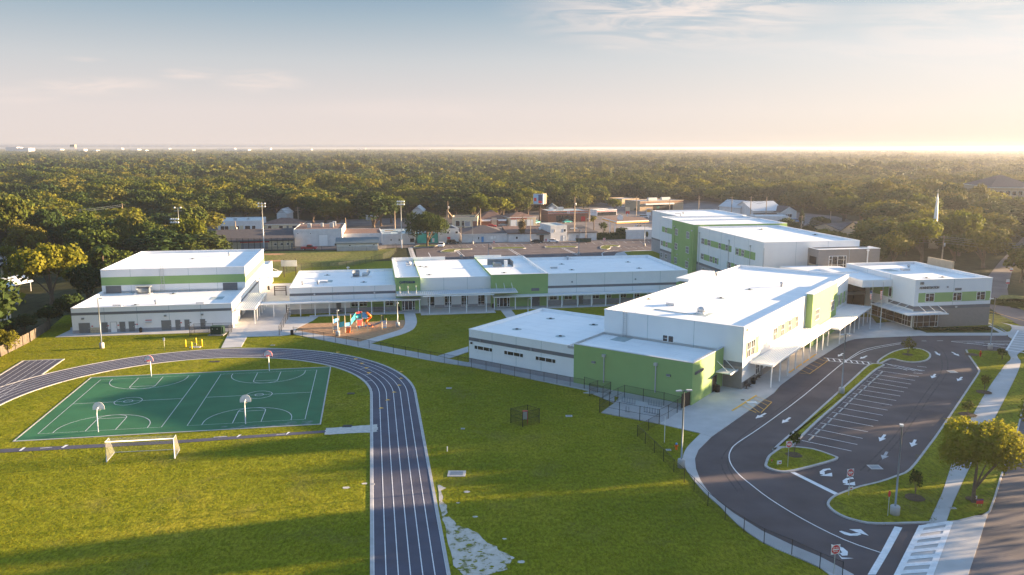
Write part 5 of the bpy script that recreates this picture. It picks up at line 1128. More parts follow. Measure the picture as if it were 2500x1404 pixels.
EXC = CLR + [PX([(480, 612), (520, 640), (520, 672), (620, 700), (160, 800), (-80, 905), (-700, 1404), (-900, 3000), (3000, 3000), (2900, 900), (2480, 650), (2450, 640), (2410, 672), (2140, 640), (2105, 590), (2105, 545), (2060, 548), (2040, 528), (1960, 518), (1720, 492), (1660, 498), (1560, 495), (1510, 490), (1480, 497), (1430, 515), (1340, 524), (1300, 534), (1240, 540), (1100, 543), (1000, 556), (850, 560), (740, 556), (720, 552), (640, 552), (560, 553), (500, 556)]),
       [F1.w(-72, 155)[:2], F1.w(-20, 155)[:2], F1.w(-20, 229)[:2], F1.w(-70, 229)[:2]],
       PX([(-40, 905), (-200, 760), (-60, 600), (60, 590), (150, 640), (200, 700), (240, 740), (160, 805)]),
       [(104.4, 158), (108.8, 180.6), (135.7, 227.7), (155.8, 256.2), (179, 288), (260, 400), (272, 394), (195, 283), (170, 260), (140, 215), (128, 185), (150, 160)],
       [G(2128, 606), G(2215, 598), G(2225, 585), G(2120, 575)], [G(2400, 520), G(2400, 500), G(2600, 500), G(2600, 545), G(2440, 530)],
       PX([(1980, 545), (2080, 540), (2120, 560), (2060, 565)])]
specxy = [(G(s[1], s[2])[0], G(s[1], s[2])[1], s[4] * G(s[1], s[2])[1] / FOC) for s in SPEC]
rng = np.random.default_rng(42)
def scatter(y0, y1, sp_, xr=.70, pad=25):
    out = []; y = y0
    while y < y1:
        x = -xr * y - pad
        D_ = [c for c in DCLR if c[2] - 900 < y < c[2] + 80] if y > 2900 else []
        while x < xr * y + pad:
            px, py = x + rng.uniform(-.42, .42) * sp_, y + rng.uniform(-.42, .42) * sp_; x += sp_
            if any(inpoly(px, py, e) for e in EXC) if py < 1100 else False: continue
            if any(c[0] - 14 < px < c[1] + 14 for c in D_): continue
            if py < 420 and any((px - a) ** 2 + (py - b) ** 2 < (c * .75 + 3) ** 2 for a, b, c in specxy): continue
            out.append((px, py))
        y += sp_
    return out
near = scatter(120, 760, 13.5)
near.sort(key=lambda p: p[0] ** 2 + p[1] ** 2)
WOODL = {'L': ('dense oak in the wood left of and behind the gym hall', 'oaks in the left wood'), 'M': ('oak in the wooded belt behind the shopping strip', 'oaks behind the shopping strip'), 'R': ('golden-lit oak in the wood right of the three storey block', 'oaks in the right wood')}
N_IND = 250
def fnoise(x, y): return sin(x * .031 + 1.3) * cos(y * .027 - .4) + .6 * sin(x * .012 - y * .017) + .4 * sin(x * .07 + y * .05)
for i, (x, y) in enumerate(near[:N_IND]):
    zn = 'L' if x < -40 - .04 * y else ('R' if x > .33 * y else 'M')
    key = 'dark' if rng.random() < .3 else ('bright' if rng.random() < .20 else 'oak')
    h = 12.5 + 1.8 * fnoise(x, y) + rng.uniform(-2.5, 3.5); r = rng.uniform(6.5, 12)
    tree(key, x, y, h, r, int(rng.integers(0, 6)), rng.uniform(0, 6.28), WOODL[zn][0], 'tree', WOODL[zn][1], 'oak_tree')
# far woodland through geometry nodes
lib('far', 4, 6.5, 7.5, 700, .72, 'leaf_oak', .5, .3, nlobe=8, core=.8)
lib('fardark', 2, 6.0, 7.5, 700, .72, 'leaf_dark', .5, .3, nlobe=8, core=.8)
lib('patch', 3, 22, 9, 900, 1.7, 'leaf_oak', .1, .3, nlobe=16, core=.9, spread=.95, flat_=.5)
def woodland(name, pts, srcs, label, base=0.0):
    me = bpy.data.meshes.new(name); me.from_pydata([(p[0], p[1], base) for p in pts], [], [])
    n = len(pts)
    for an, col in (('sxy', 2), ('sz', 3), ('rz', 4), ('kind', 5)):
        at = me.attributes.new(an, 'FLOAT', 'POINT'); at.data.foreach_set('value', np.array([p[col] for p in pts], dtype=np.float32))
    ob = bpy.data.objects.new(name, me); sc.collection.objects.link(ob)
    ng = bpy.data.node_groups.new(name, 'GeometryNodeTree'); ng.interface.new_socket('Geometry', in_out='INPUT', socket_type='NodeSocketGeometry'); ng.interface.new_socket('Geometry', in_out='OUTPUT', socket_type='NodeSocketGeometry')
    N, Lk_ = ng.nodes, ng.links; gi = N.new('NodeGroupInput'); go = N.new('NodeGroupOutput'); jn = N.new('GeometryNodeJoinGeometry')
    def attr(nm):
        a = N.new('GeometryNodeInputNamedAttribute'); a.data_type = 'FLOAT'; a.inputs['Name'].default_value = nm; return a.outputs['Attribute']
    cs = N.new('ShaderNodeCombineXYZ'); Lk_.new(attr('sxy'), cs.inputs[0]); Lk_.new(attr('sxy'), cs.inputs[1]); Lk_.new(attr('sz'), cs.inputs[2])
    cr_ = N.new('ShaderNodeCombineXYZ'); Lk_.new(attr('rz'), cr_.inputs[2])
    kd = attr('kind')
    for i, s_ in enumerate(srcs):
        m2p = N.new('GeometryNodeMeshToPoints'); Lk_.new(gi.outputs[0], m2p.inputs['Mesh'])
        cmp_ = N.new('FunctionNodeCompare'); cmp_.data_type = 'FLOAT'; cmp_.operation = 'EQUAL'; Lk_.new(kd, cmp_.inputs['A']); cmp_.inputs['B'].default_value = float(i); cmp_.inputs['Epsilon'].default_value = .1
        Lk_.new(cmp_.outputs['Result'], m2p.inputs['Selection'])
        ip = N.new('GeometryNodeInstanceOnPoints'); Lk_.new(m2p.outputs[0], ip.inputs['Points'])
        oi = N.new('GeometryNodeObjectInfo'); oi.inputs['Object'].default_value = s_; oi.transform_space = 'ORIGINAL'; oi.inputs['As Instance'].default_value = True
        Lk_.new(oi.outputs['Geometry'], ip.inputs['Instance']); Lk_.new(cr_.outputs[0], ip.inputs['Rotation']); Lk_.new(cs.outputs[0], ip.inputs['Scale'])
        Lk_.new(ip.outputs[0], jn.inputs[0])
    Lk_.new(jn.outputs[0], go.inputs[0])
    md = ob.modifiers.new('scatter', 'NODES'); md.node_group = ng
    ob['kind'] = 'stuff'; ob['label'] = label; ob['category'] = 'woodland'
    return ob
def crown_src(key, k, pos):      # one real tree of each kind standing in the wood, reused by the mass
    e = tree(key, pos[0], pos[1], 12, 7, k, 1.0, 'oak far off in the wood, hidden among its neighbours', 'tree', 'oaks far in the wood', 'oak_tree')
    return [c for c in e.children if c.name.startswith('crown')][0]
srcA = [crown_src('oak', k, near[N_IND + k * 3][:2]) for k in range(4)] + [crown_src('bright', 1, near[N_IND + 14]), crown_src('dark', 1, near[N_IND + 17])]
srcB = [crown_src('far', k, (40 + k * 30, 1100 + 40 * k)) for k in range(4)] + [crown_src('fardark', k, (-300 + 60 * k, 1200)) for k in range(2)]
srcC = [crown_src('patch', k, (k * 200 - 300, 3200)) for k in range(3)]
pts = []
nA, nB = len(srcA), len(srcB)
for i, (x, y) in enumerate(near[N_IND + 20:]):
    u = rng.random(); k = 5 if u < .2 else (4 if u < .38 else int(rng.integers(0, 4)))
    R0 = {0: 6.5}.get(k, 6.2); h = 10.5 + 1.8 * fnoise(x, y) + rng.uniform(-1.5, 3)
    h += 1.2; pts.append((x, y, rng.uniform(7.0, 13) / R0, h / 8.6, rng.uniform(0, 6.28), k))
for x, y in scatter(760, 2900, 18, .68, 20):
    u = rng.random(); k = nA + (4 + int(rng.integers(0, 2)) if u < .3 else int(rng.integers(0, 4)))
    h = 12 + 2.6 * fnoise(x, y) + rng.uniform(-3.5, 5.0); pts.append((x, y, rng.uniform(8, 19) / 6.5, h / 8.2, rng.uniform(0, 6.28), k))
for x, y in scatter(2900, 9500, 44, .67, 20) + scatter(9500, 21000, 110, .66, 20):
    if rng.random() < .12 + .2 * (y > 5000): continue
    k = nA + nB + int(rng.integers(0, 3)); h = 10 + 2.5 * fnoise(x * .3, y * .3) + rng.uniform(-2, 5)
    pts.append((x, y, rng.uniform(1.0, 1.7) * (2.4 if y > 9500 else 1), h / 9.5, rng.uniform(0, 6.28), k))
print('woodland instances', len(pts))
woodland('woodland', pts, srcA + srcB + srcC, 'endless green woodland of oak crowns stretching to the horizon')
# trees across the street to the right (their shadows fall over the car park and lawn)
CAST = [(96, 108, 14, 4.6), (108, 120.5, 14.5, 3.2), (104, 127, 19, 6), (84, 76, 12.5, 7), (92, 88, 14, 6), (100, 99, 20, 5), (118, 141, 15.5, 7), (70, 62, 16, 7), (134, 150, 15, 7), (145, 168, 14, 7), (140, 118, 16, 7), (150, 140, 16, 7), (160, 160, 14, 7), (150, 185, 13, 7), (165, 205, 14, 7), (180, 230, 14, 7), (180, 180, 15, 8), (128, 112, 14, 7)]
for i, (x, y, h, r) in enumerate(CAST):
    tree('oak', x, y, h, r, i, i * 1.3, 'street-side oak across the road, beyond the right edge of the picture', 'tree', 'oaks across the street', 'oak_tree')
# ================================================================== SITE OBJECTS
def hoop(n, q, sg, label):
    T = Thing('basketball_hoop', label, 'basketball hoop', F1, (n, q, 0), 'basketball hoops on the green court')
    M = MB(); M.tube([(n, q, 0), (n, q, 2.5), (n, q + sg * .3, 2.95), (n, q + sg * .85, 3.05)], .07, 'metal_light', 8); M.build('pole', T)
    M = MB(); y = q + sg * .9
    prof = [(n + .72 * cos(t), 2.95 + .78 * sin(t)) for t in np.linspace(0, pi, 15)] + [(n - .72, 2.72), (n + .72, 2.72)]
    k = len(prof); vs = [(a, y - .02, b) for a, b in prof] + [(a, y + .02, b) for a, b in prof]
    M.add(vs, [tuple(range(k)), tuple(range(k, 2 * k))[::-1]] + [(i, (i + 1) % k, k + (i + 1) % k, k + i) for i in range(k)], 'paint_white'); bb = M.build('backboard', T)
    M = MB(); yy = y + sg * .026
    M.tube([(n + (a - n) * .93, yy, 3.1 + (b - 3.1) * .93) for a, b in prof + prof[:1]], .035, 'red', 4, False)
    M.tube([(n - .3, yy, 2.95), (n + .3, yy, 2.95), (n + .3, yy, 3.35), (n - .3, yy, 3.35), (n - .3, yy, 2.95)], .025, 'red', 4, False); M.build('target_marking', bb)
    M = MB(); M.tube([(n + .23 * cos(t), y + sg * (.28 + .23 * sin(t)), 2.9) for t in np.linspace(0, 2 * pi, 13)], .025, 'red', 4, False); rm = M.build('rim', T)
    M = MB(); M.lathe(n, y + sg * .28, [(.14, 2.5), (.22, 2.88)], 'netting', 10); M.build('net', rm)
hoop(-35.5, 132.9, -1, 'basketball hoop at the far end of the left court'); hoop(-35.5, 106.9, 1, 'basketball hoop at the near end of the left court')
hoop(-17.3, 132.9, -1, 'basketball hoop at the far end of the right court'); hoop(-17.3, 106.9, 1, 'basketball hoop at the near end of the right court')
# soccer goal
P0, P1 = G(260.7, 1128), G(426.7, 1119.5); B0, B1 = G(280, 1105.6), G(439, 1098)
T = Thing('soccer_goal', 'white soccer goal with a thin net on the grass below the courts', 'soccer goal', F0, (*P0, 0))
M = MB(); M.tube([(*P0, 0), (*P0, 2.44), (*P1, 2.44), (*P1, 0)], .075, 'paint_white', 8); M.build('goal_frame', T)
dv = np.array(B0) - np.array(P0); dv2 = np.array(B1) - np.array(P1); t0 = np.array(P0) + dv * .45; t1 = np.array(P1) + dv2 * .45
M = MB(); M.tube([(*P0, 2.44), (*t0, 2.44), (*B0, .05), (*P0, .05)], .04, 'metal_light', 6); M.tube([(*P1, 2.44), (*t1, 2.44), (*B1, .05), (*P1, .05)], .04, 'metal_light', 6); M.tube([(*B0, .06), (*B1, .06)], .035, 'metal_light', 6); M.build('support_frame', T)
M = MB(); M.quad((*P0, 2.43), (*P1, 2.43), (*t1, 2.43), (*t0, 2.43), 'netting'); M.quad((*t0, 2.43), (*t1, 2.43), (*B1, .06), (*B0, .06), 'netting')
for p, t_, b in ((P0, t0, B0), (P1, t1, B1)): M.quad((*p, 2.43), (*t_, 2.43), (*b, .06), (*p, .06), 'netting')
M.build('net', T)
# lamp posts
def lamppost(bx, by, ty, heads, label, drum=True, group='parking lamp posts on concrete drums', ang=0.0, m='metal_grey', hh=None, dr=.42):
    x, y = G(bx, by - (2 if drum else 0)); h = hh or hgt_px(bx, by - 2, ty)
    T = Thing('lamp_post', label, 'lamp post', F0, (x, y, 0), group)
    if drum: M = MB(); M.lathe(x, y, [(dr, 0), (dr, .95), (dr - .04, 1.0)], 'curb', 18); M.build('concrete_drum', T)
    M = MB(); M.tube([(x, y, .95 if drum else 0), (x, y, h)], [.105, .075], m, 8); M.build('pole', T)
    for a in heads:
        c, s_ = cos(a + ang), sin(a + ang); M = MB(); M.tube([(x, y, h - .08), (x + c * .35, y + s_ * .35, h - .05)], .04, m, 5)
        p = lambda u, v, z: (x + c * u - s_ * v, y + s_ * u + c * v, z)
        q = [p(.3, -.17, h - .1), p(.95, -.17, h - .1), p(.95, .17, h - .1), p(.3, .17, h - .1), p(.3, -.17, h + .06), p(.95, -.17, h + .02), p(.95, .17, h + .02), p(.3, .17, h + .06)]
        M.add(q, [(3, 2, 1, 0), (4, 5, 6, 7), (0, 1, 5, 4), (1, 2, 6, 5), (2, 3, 7, 6), (3, 0, 4, 7)], 'metal_light'); M.build('lamp_head', T)
LP = 'parking lamp posts on concrete drums'
lamppost(249, 852, 728, (0,), 'lamp post on the lawn in front of the gym doors')
lamppost(1663, 1143, 953, (0.2, pi + .2), 'twin-headed lamp post between the fence and the curved walk')
lamppost(2184, 1260, 1042, (1.2,), 'nearest lamp post on the lower right lawn, with a big concrete drum', dr=.46)
lamppost(2054, 964, 816, (.3, pi + .3), 'twin-headed lamp post on the long grass island of the car park')
lamppost(2417, 855, 729, (pi,), 'lamp post by the crosswalk in front of the administration block')
lamppost(825, 823, 759, (pi / 2,), 'lamp post at the front edge of the playground bark', m='metal_light')
lamppost(971, 801, 741, (pi / 2,), 'lamp post at the right end of the playground bark', m='metal_light')
lamppost(1289, 768, 727, (0,), 'slim lamp post in the courtyard before the green cafeteria block', drum=False, m='metal_light')
for bx, by, ty, hd, lb in ((1126, 632, 552, (0,), 'tall brown lamp post left in the back car park'), (1192.5, 631, 596, (0,), 'short grey lamp post in the back car park'), (1154, 598, 538, (0,), 'lamp post before the dark-roofed strip building'), (1295, 594, 534, (0,), 'lamp post beside the shaggy palm'), (1413, 625, 562, (0,), 'lamp post right of centre in the back car park'), (1430, 592, 534, (0,), 'lamp post behind the green refuse skips'), (1573, 603, 544, (0,), 'lamp post against the white wall of the yard')):
    lamppost(bx, by, ty, hd, lb, group='lamp posts of the back car park', m='wood_pole' if by > 631.5 or by < 597 else 'metal_grey')
# sports floodlights
def flood(bx, by, ty, label, bank=4):
    x, y = G(bx, by); h = hgt_px(bx, by, ty); T = Thing('floodlight_mast', label, 'floodlight', F0, (x, y, 0), 'sports floodlight masts')
    M = MB(); M.tube([(x, y, 0), (x, y, h)], [.2, .12], 'metal_light', 8); M.build('mast', T)
    M = MB(); M.box(x - 1.3, x + 1.3, y - .05, y + .05, h - .2, h - .08, 'metal_light'); M.box(x - 1.3, x + 1.3, y - .05, y + .05, h - 1.2, h - 1.08, 'metal_light'); M.build('crossbar', T)
    for i in range(bank):
        for z in (0, -1.0):
            if bank < 3 and z: continue
            a = x - 1.1 + i * 2.2 / max(1, bank - 1); M = MB(); M.lathe(0, 0, [(.1, 0), (.34, .25), (.36, .45)], 'paint_white', 8)
            M.v = [(a + p[0], y - p[2] * .8 + p[1] * .5, h + z + .1 + p[1] * .8 - p[2] * .3) for p in M.v]; M.build('lamp', T)
flood(434, 640, 535, 'floodlight mast with a wide lamp bank over the gym roof'); flood(441, 610, 507, 'twin-lamp floodlight mast behind the gym, left of the wood edge', 2)
flood(645, 613, 497, 'tall floodlight mast at the corner of the gym roof', 3); flood(981, 606, 492, 'floodlight mast between the playing field and the round oak')
def post(name, bx, by, ty, label, m='wood_pole', r=.21, cat='pole', group=None, arms=0, box=False):
    x, y = G(bx, by); h = hgt_px(bx, by, ty); T = Thing(name, label, cat, F0, (x, y, 0), group)
    M = MB(); M.tube([(x, y, 0), (x, y, h)], [r * 1.2, r * .8], m, 7); M.build('pole', T)
    for k in range(arms): M = MB(); M.box(x - 1.2, x + 1.2, y - .06, y + .06, h - .6 - k, h - .48 - k, m); M.build('crossarm', T)
    if box: M = MB(); M.lathe(x + .35, y, [(.28, h - 3.4), (.28, h - 2.4), (.1, h - 2.3)], 'metal_light', 10); M.build('transformer', T)
    return x, y, h
UG = 'wooden utility poles along the far street'
UP = [post('utility_pole', *a, m='wood_pole', cat='utility pole', group=UG, arms=k, box=b) for a, k, b in (
 ((303, 560, 497, 'utility pole rising from the trees left of the gym'), 1, True), ((497, 552, 511, 'utility pole at the right end of the left wood'), 0, False), ((552, 546, 498, 'utility pole with a transformer behind the motel block'), 0, True),
 ((577, 590, 540, 'utility pole in front of the dark motel roof'), 0, True), ((729, 556, 505, 'utility pole left of the white warehouse roof'), 2, False), ((845, 584, 532, 'bare pole between warehouse and brown shed'), 0, False), ((965, 578, 515, 'pole left of the floodlight mast by the round oak'), 0, False),
 ((1094, 556, 491, 'tall utility pole left of the cream shop, carrying the swag of cable'), 0, True), ((1091, 556, 512, 'shorter pole leaning against the tall one by the cream shop'), 0, False), ((1173, 556, 509, 'utility pole at the right end of the cable swag'), 0, False), ((1402, 586, 481, 'tall utility pole in front of the striped convenience store'), 0, True),
 ((1439, 542, 509, 'short orange-lit pole at the right end of the convenience store'), 0, False), ((1553, 534, 480, 'bright wooden pole behind the filling station'), 0, False), ((1634, 520, 486, 'pole right of the tan superstore front'), 0, False), ((1705, 522, 478, 'utility pole with double crossarm above the three storey roof'), 2, False),
 ((1785, 532, 480, 'utility pole left of the white gabled houses'), 1, False), ((1831, 540, 480, 'utility pole in front of the white gabled houses'), 1, False), ((1869, 540, 481, 'utility pole before the right gable of the white houses'), 0, False), ((1955, 580, 526, 'utility pole under the dark conifer'), 1, True), ((2027, 540, 498, 'pale pole in the clearing right of the conifer'), 0, False),
 ((2298, 652, 575, 'utility pole with transformer behind the administration roof'), 1, True))]
M = MB()
def wire(a, b, sag=1.2, r=.045, m='black', k=9):
    M.tube([(a[0] + (b[0] - a[0]) * t, a[1] + (b[1] - a[1]) * t, a[2] + (b[2] - a[2]) * t - sag * 4 * t * (1 - t)) for t in np.linspace(0, 1, k)], r, m, 4, False)
for i, j in ((0, 1), (1, 2), (2, 4), (4, 7), (7, 9), (9, 11), (11, 12), (12, 13), (13, 14), (14, 15), (15, 16), (16, 17)):
    for dz in (-.3, -1.1, -1.9): wire((UP[i][0], UP[i][1], UP[i][2] + dz), (UP[j][0], UP[j][1], UP[j][2] + dz), 1.4)
for dz in (-.3, -.8, -1.4, -2.2): wire((UP[18][0], UP[18][1], UP[18][2] + dz), (UP[20][0], UP[20][1], UP[20][2] + dz), 2.5, .035, 'metal_grey'); wire((UP[20][0], UP[20][1], UP[20][2] + dz), (190, 215, 11 + dz), 2.0, .035, 'metal_grey')
for dz in (-.5, -1.2): wire((UP[0][0], UP[0][1], UP[0][2] + dz), (-215, 250, 12 + dz), 1.5, .035, 'metal_grey')
tagm(M.build('overhead_wires'), 'thin overhead wires sagging between the utility poles', 'wires')
M = MB(); a, b = UP[7], UP[9]; wire((a[0], a[1], a[2] - 4.5), (b[0], b[1], b[2] - 1.0), 5.2, .14, 'tan_post', 14); tagm(M.build('cable_bundle'), 'thick tan cable bundle hanging in a deep swag above the cream shop', 'cable')
# flagpoles
for bx, ty, lb, red in ((2123, 690, 'left flagpole with a limp striped flag on the entrance plaza', 1), (2148, 690, 'right flagpole with a limp red and white flag on the entrance plaza', 0)):
    x, y = G(bx, 806); h = 9.7; T = Thing('flagpole', lb, 'flagpole', F0, (x, y, 0), 'flagpoles on the entrance plaza')
    M = MB(); M.tube([(x, y, .1), (x, y, h)], [.09, .05], 'metal_light', 8); M.lathe(x, y, [(.28, .1), (.28, .16)], 'metal_light', 12); M.lathe(x, y, [(.03, h), (.09, h + .06), (.02, h + .14)], 'metal_light', 8); M.build('pole', T)
    M = MB(); z0 = h - 3.4
    for k in range(9):
        z = h - 1.6 - k * .2; w_ = .42 - .02 * k; M.add([(x - .06, y, z), (x - .06 - w_ * .5, y - .1, z - .02), (x - .06 - w_, y + .08, z - .06), (x - .06 - w_, y + .08, z - .26), (x - .06 - w_ * .5, y - .1, z - .22), (x - .06, y, z - .2)], [(0, 1, 4, 5), (1, 2, 3, 4)], 'navy' if (red and k < 3) else ('red' if k % 2 == 0 else 'paint_white'))
    M.build('flag', T)
# chain link fences: posts, top rail and mesh
def fence(pts, h, label, m='black', rail=True, mid=False, pr=.035, group='black chain link fences', name='chain_link_fence', mesh='chainlink', every=None, closed=False):
    if every:
        o = []
        for i in range(len(pts) - (0 if closed else 1)):
            a, b = np.array(pts[i]), np.array(pts[(i + 1) % len(pts)]); k = max(1, int(round(np.linalg.norm(b - a) / every))); o += [tuple(a + (b - a) * t / k) for t in range(k)]
        pts = o + ([] if closed else [pts[-1]])
    x, y = pts[0]; T = Thing(name, label, 'fence', F0, (x, y, 0), group)
    for p in pts: M = MB(); M.tube([(*p, 0), (*p, h + .05)], pr, m, 6); M.build('post', T)
    q = list(pts) + ([pts[0]] if closed else [])
    if rail: M = MB(); M.tube([(*p, h) for p in q], .025, m, 5, False); M.build('top_rail', T)
    if mid: M = MB(); M.tube([(*p, h * .5) for p in q], .022, m, 5, False); M.build('middle_rail', T)
    M = MB()
    for a, b in zip(q[:-1], q[1:]): M.quad((*a, .05), (*b, .05), (*b, h - .03), (*a, h - .03), mesh)
    M.build('mesh_panel', T)
zz = lambda x, y: G(x / 4.31 + 680, y / 4.31 + 580); z3 = lambda x, y: G(x / 3.266 + 780, y / 3.266 + 830); z5 = lambda x, y: G(x / 4.68 + 1380, y / 4.68 + 760); zf = lambda x, y: G(x / 5.85 + 1500, y / 5.85 + 960)
fence([zz(*p) for p in ((157, 1022), (252, 1042), (366, 1064), (478, 1085), (600, 1108), (714, 1127), (837, 1148), (955, 1170), (1080, 1190), (1209, 1217), (1340, 1242), (1470, 1267), (1603, 1292), (1745, 1320), (1890, 1344), (2030, 1370))] + [z3(*p) for p in ((1328, 243), (1442, 267), (1556, 291), (1680, 315), (1790, 333), (1893, 353), (1998, 374), (2110, 393))], 1.55, 'long chain link fence along the walk from the playground to the green wing')
fence([zf(*p) for p in ((327, 617), (440, 728), (569, 852), (700, 977), (847, 1130), (995, 1277), (1136, 1404))] + [G(*p) for p in ((1728, 1236), (1770, 1270), (1816, 1300), (1865, 1328), (1932.5, 1356), (2001, 1389), (2056, 1412))], 1.5, 'chain link fence following the curved walk down to the lower right')
fence([G(1556, 1066), G(1583, 1051), G(1609.5, 1036)], 1.5, 'short chain link fence joining the bicycle pen to the curved fence')
pen = [z5(1072, 1288), z5(850, 1250), z5(617, 1203), z5(390, 1160), z5(505, 1080), z5(600, 1030), z5(675, 995), z5(890, 1040), z5(1125, 1085), z5(1325, 1140), z5(1278, 1168), z5(1175, 1235)]
fence(pen, 2.0, 'chain link pen around the bicycle racks beside the green wing', pr=.045, mid=True, closed=True)
fence([z5(217, 890), z5(370, 935), z5(275, 970), z5(430, 1000), z5(518, 950), z5(370, 930)], 1.9, 'small chain link cage around equipment against the green wing wall', pr=.045, mid=True)
fence([G(686.5, 774), G(698, 779)] if False else [G(682, 819), G(687, 810), G(692, 800), G(697, 790), G(702, 781), G(706, 774)], 1.9, 'black railing at the left edge of the playground walk', pr=.05, mid=True)
q = [G(1247, 1033), G(1276, 1043), G(1316.5, 1033), G(1288, 1024)]
fence(q, 2.0, 'four-sided black mesh cage standing alone on the lawn', mid=True, closed=True, pr=.05)
c = G(1282, 1034); T = Thing('meter_box', 'grey and red meter box inside the lone mesh cage', 'meter box', F0, (*c, 0)); M = MB(); M.box(c[0] - .28, c[0] + .28, c[1] - .15, c[1] + .15, .6, 1.7, 'metal_light'); M.build('cabinet', T); M = MB(); M.box(c[0] - .34, c[0] - .28, c[1] - .16, c[1] + .16, 0, 1.75, 'red'); M.box(c[0] + .28, c[0] + .34, c[1] - .16, c[1] + .16, 0, 1.75, 'red'); M.box(c[0] - .34, c[0] + .34, c[1] - .16, c[1] + .16, 1.7, 1.76, 'red'); M.build('red_frame', T)
enc = [G(463.2, 823), G(474.7, 813.5), G(566, 811), G(558.5, 821.5)]
fence(enc, 1.9, 'black fence around the dark green transformer in front of the gym', every=3.0, closed=True, mid=True)
c = G(531, 817); T = Thing('electrical_transformer', 'dark green transformer cabinet on a pad inside the fence by the gym', 'transformer', F0, (*c, 0))
M = MB(); M.box(c[0] - 1.1, c[0] + 1.1, c[1] - .7, c[1] + .7, .15, 1.75, 'transformer'); M.box(c[0] + 1.1, c[0] + 1.35, c[1] - .5, c[1] + .5, .3, 1.6, 'transformer'); M.build('cabinet', T); M = MB(); M.box(c[0] - 1.5, c[0] + 1.5, c[1] - 1.1, c[1] + 1.1, 0, .15, 'curb'); M.build('pad', T)
for u in (-.7, .25): M = MB(); M.box(c[0] + u - .07, c[0] + u + .07, c[1] - .72, c[1] - .701, 1.2, 1.36, 'paint_white'); M.build('warning_label', T)
def fld_fence(pts, h, label, **k): fence([G(*p) for p in pts], h, label, group='field fences', **k)
fld_fence([(652, 668), (680, 666), (700, 664), (722, 662), (736, 660), (762, 658), (784, 657.5), (806, 657), (826, 655.5), (846, 653), (863, 650.5), (879, 648), (893, 644.5), (907, 641), (926, 636), (940, 632), (950, 628), (962, 622), (969, 615), (967, 606)], 1.9, 'chain link fence curving round the near side of the playing field')
fld_fence([(645, 614), (680, 613.5), (715, 613), (750, 612.5), (785, 612), (822, 614), (860, 613.5), (895, 612.8), (924, 612), (945, 608), (967, 606)], 1.6, 'chain link fence along the far side of the playing field')
fld_fence([(524, 614), (538, 614), (552, 614), (566, 614), (580, 614), (594, 614), (608, 614), (622, 614), (636, 614), (650, 614), (664, 613.5), (678, 613.2), (692, 613), (706, 612.8), (720, 612.6)], 4.6, 'tall black backstop netting in front of the motel', mid=True, pr=.08)
fld_fence([(996, 605), (1003, 622), (1008, 640)], 1.5, 'fence beside the path at the left end of the back car park')
g0, g1 = G(671, 722), G(699, 722); T = Thing('steel_gate', 'large brown steel gate across the courtyard behind the covered walk', 'gate', F0, (*g0, 0))
M = MB()
for a in (g0, g1): M.box(a[0] - .1, a[0] + .1, a[1] - .1, a[1] + .1, 0, 2.4, 'dark_bronze')
M.box(g0[0], g1[0], g0[1] - .08, g0[1] + .08, 2.3, 2.45, 'dark_bronze'); M.box(g0[0], g1[0], g0[1] - .05, g0[1] + .05, 1.25, 1.4, 'dark_bronze'); M.box(g0[0], g1[0], g0[1] - .05, g0[1] + .05, 1.7, 1.8, 'dark_bronze'); M.build('frame', T)
M = MB(); M.quad((g0[0], g0[1], .1), (g1[0], g1[1], .1), (g1[0], g1[1], 2.3), (g0[0], g0[1], 2.3), 'chainlink'); M.build('mesh_panel', T)
g0, g1 = G(700, 764), G(712, 764); T = Thing('steel_gate', 'small brown gate under the covered walk by the playground', 'gate', F0, (*g0, 0))
M = MB()
for a in (g0, g1): M.box(a[0] - .08, a[0] + .08, a[1] - .08, a[1] + .08, 0, 2.2, 'dark_bronze')
for z in (.5, 1.0, 1.5, 2.1): M.box(g0[0], g1[0], g0[1] - .04, g0[1] + .04, z, z + .08, 'dark_bronze')
M.build('frame', T)
g0, g1 = z5(1330, 1115), z5(1440, 1070); T = Thing('gate', 'dark brown solid gate between the bicycle pen and the green wing', 'gate', F0, (*g0, 0)); M = MB(); M.tube([(*g0, 0), (*g0, 2.2)], .08, 'dark_bronze', 6); M.tube([(*g1, 0), (*g1, 2.2)], .08, 'dark_bronze', 6); M.build('post', T); M = MB(); dd = np.array(g1) - np.array(g0); nn = np.array([-dd[1], dd[0]]) / np.linalg.norm(dd) * .04
M.prism([tuple(np.array(g0) - nn), tuple(np.array(g1) - nn), tuple(np.array(g1) + nn), tuple(np.array(g0) + nn)], .12, 2.1, 'dark_bronze', bottom=True); M.build('leaf', T)
# timber fence at the left
T = None; a, b = np.array(G(-60, 912)), np.array(G(0, 872)); c_ = np.array(G(122, 803)); fp = [a, b, b * .5 + c_ * .5 + np.array([.6, 0]), c_]
T = Thing('timber_fence', 'weathered close-boarded timber fence at the left edge of the lawn', 'fence', F0, (*a, 0)); random.seed(8); M = MB()
for i in range(3):
    d = fp[i + 1] - fp[i]; L = np.linalg.norm(d); d /= L; k = int(L / .3)
    for j in range(k):
        p = fp[i] + d * j * .3; q = p + d * .28; n_ = np.array([-d[1], d[0]]) * .015; h = 1.85 + random.uniform(-.04, .04)
        M.prism([tuple(p - n_), tuple(q - n_), tuple(q + n_), tuple(p + n_)], 0.02, h, 'fence_wood')
M.build('boards', T)
for i in range(3):
    d = fp[i + 1] - fp[i]; L = np.linalg.norm(d); k = int(L / 2.4)
    for j in range(k + 1): p = fp[i] + d * j / max(k, 1); M = MB(); M.box(p[0] + .03, p[0] + .13, p[1] - .05, p[1] + .05, 0, 2.0, 'fence_wood'); M.build('post', T)
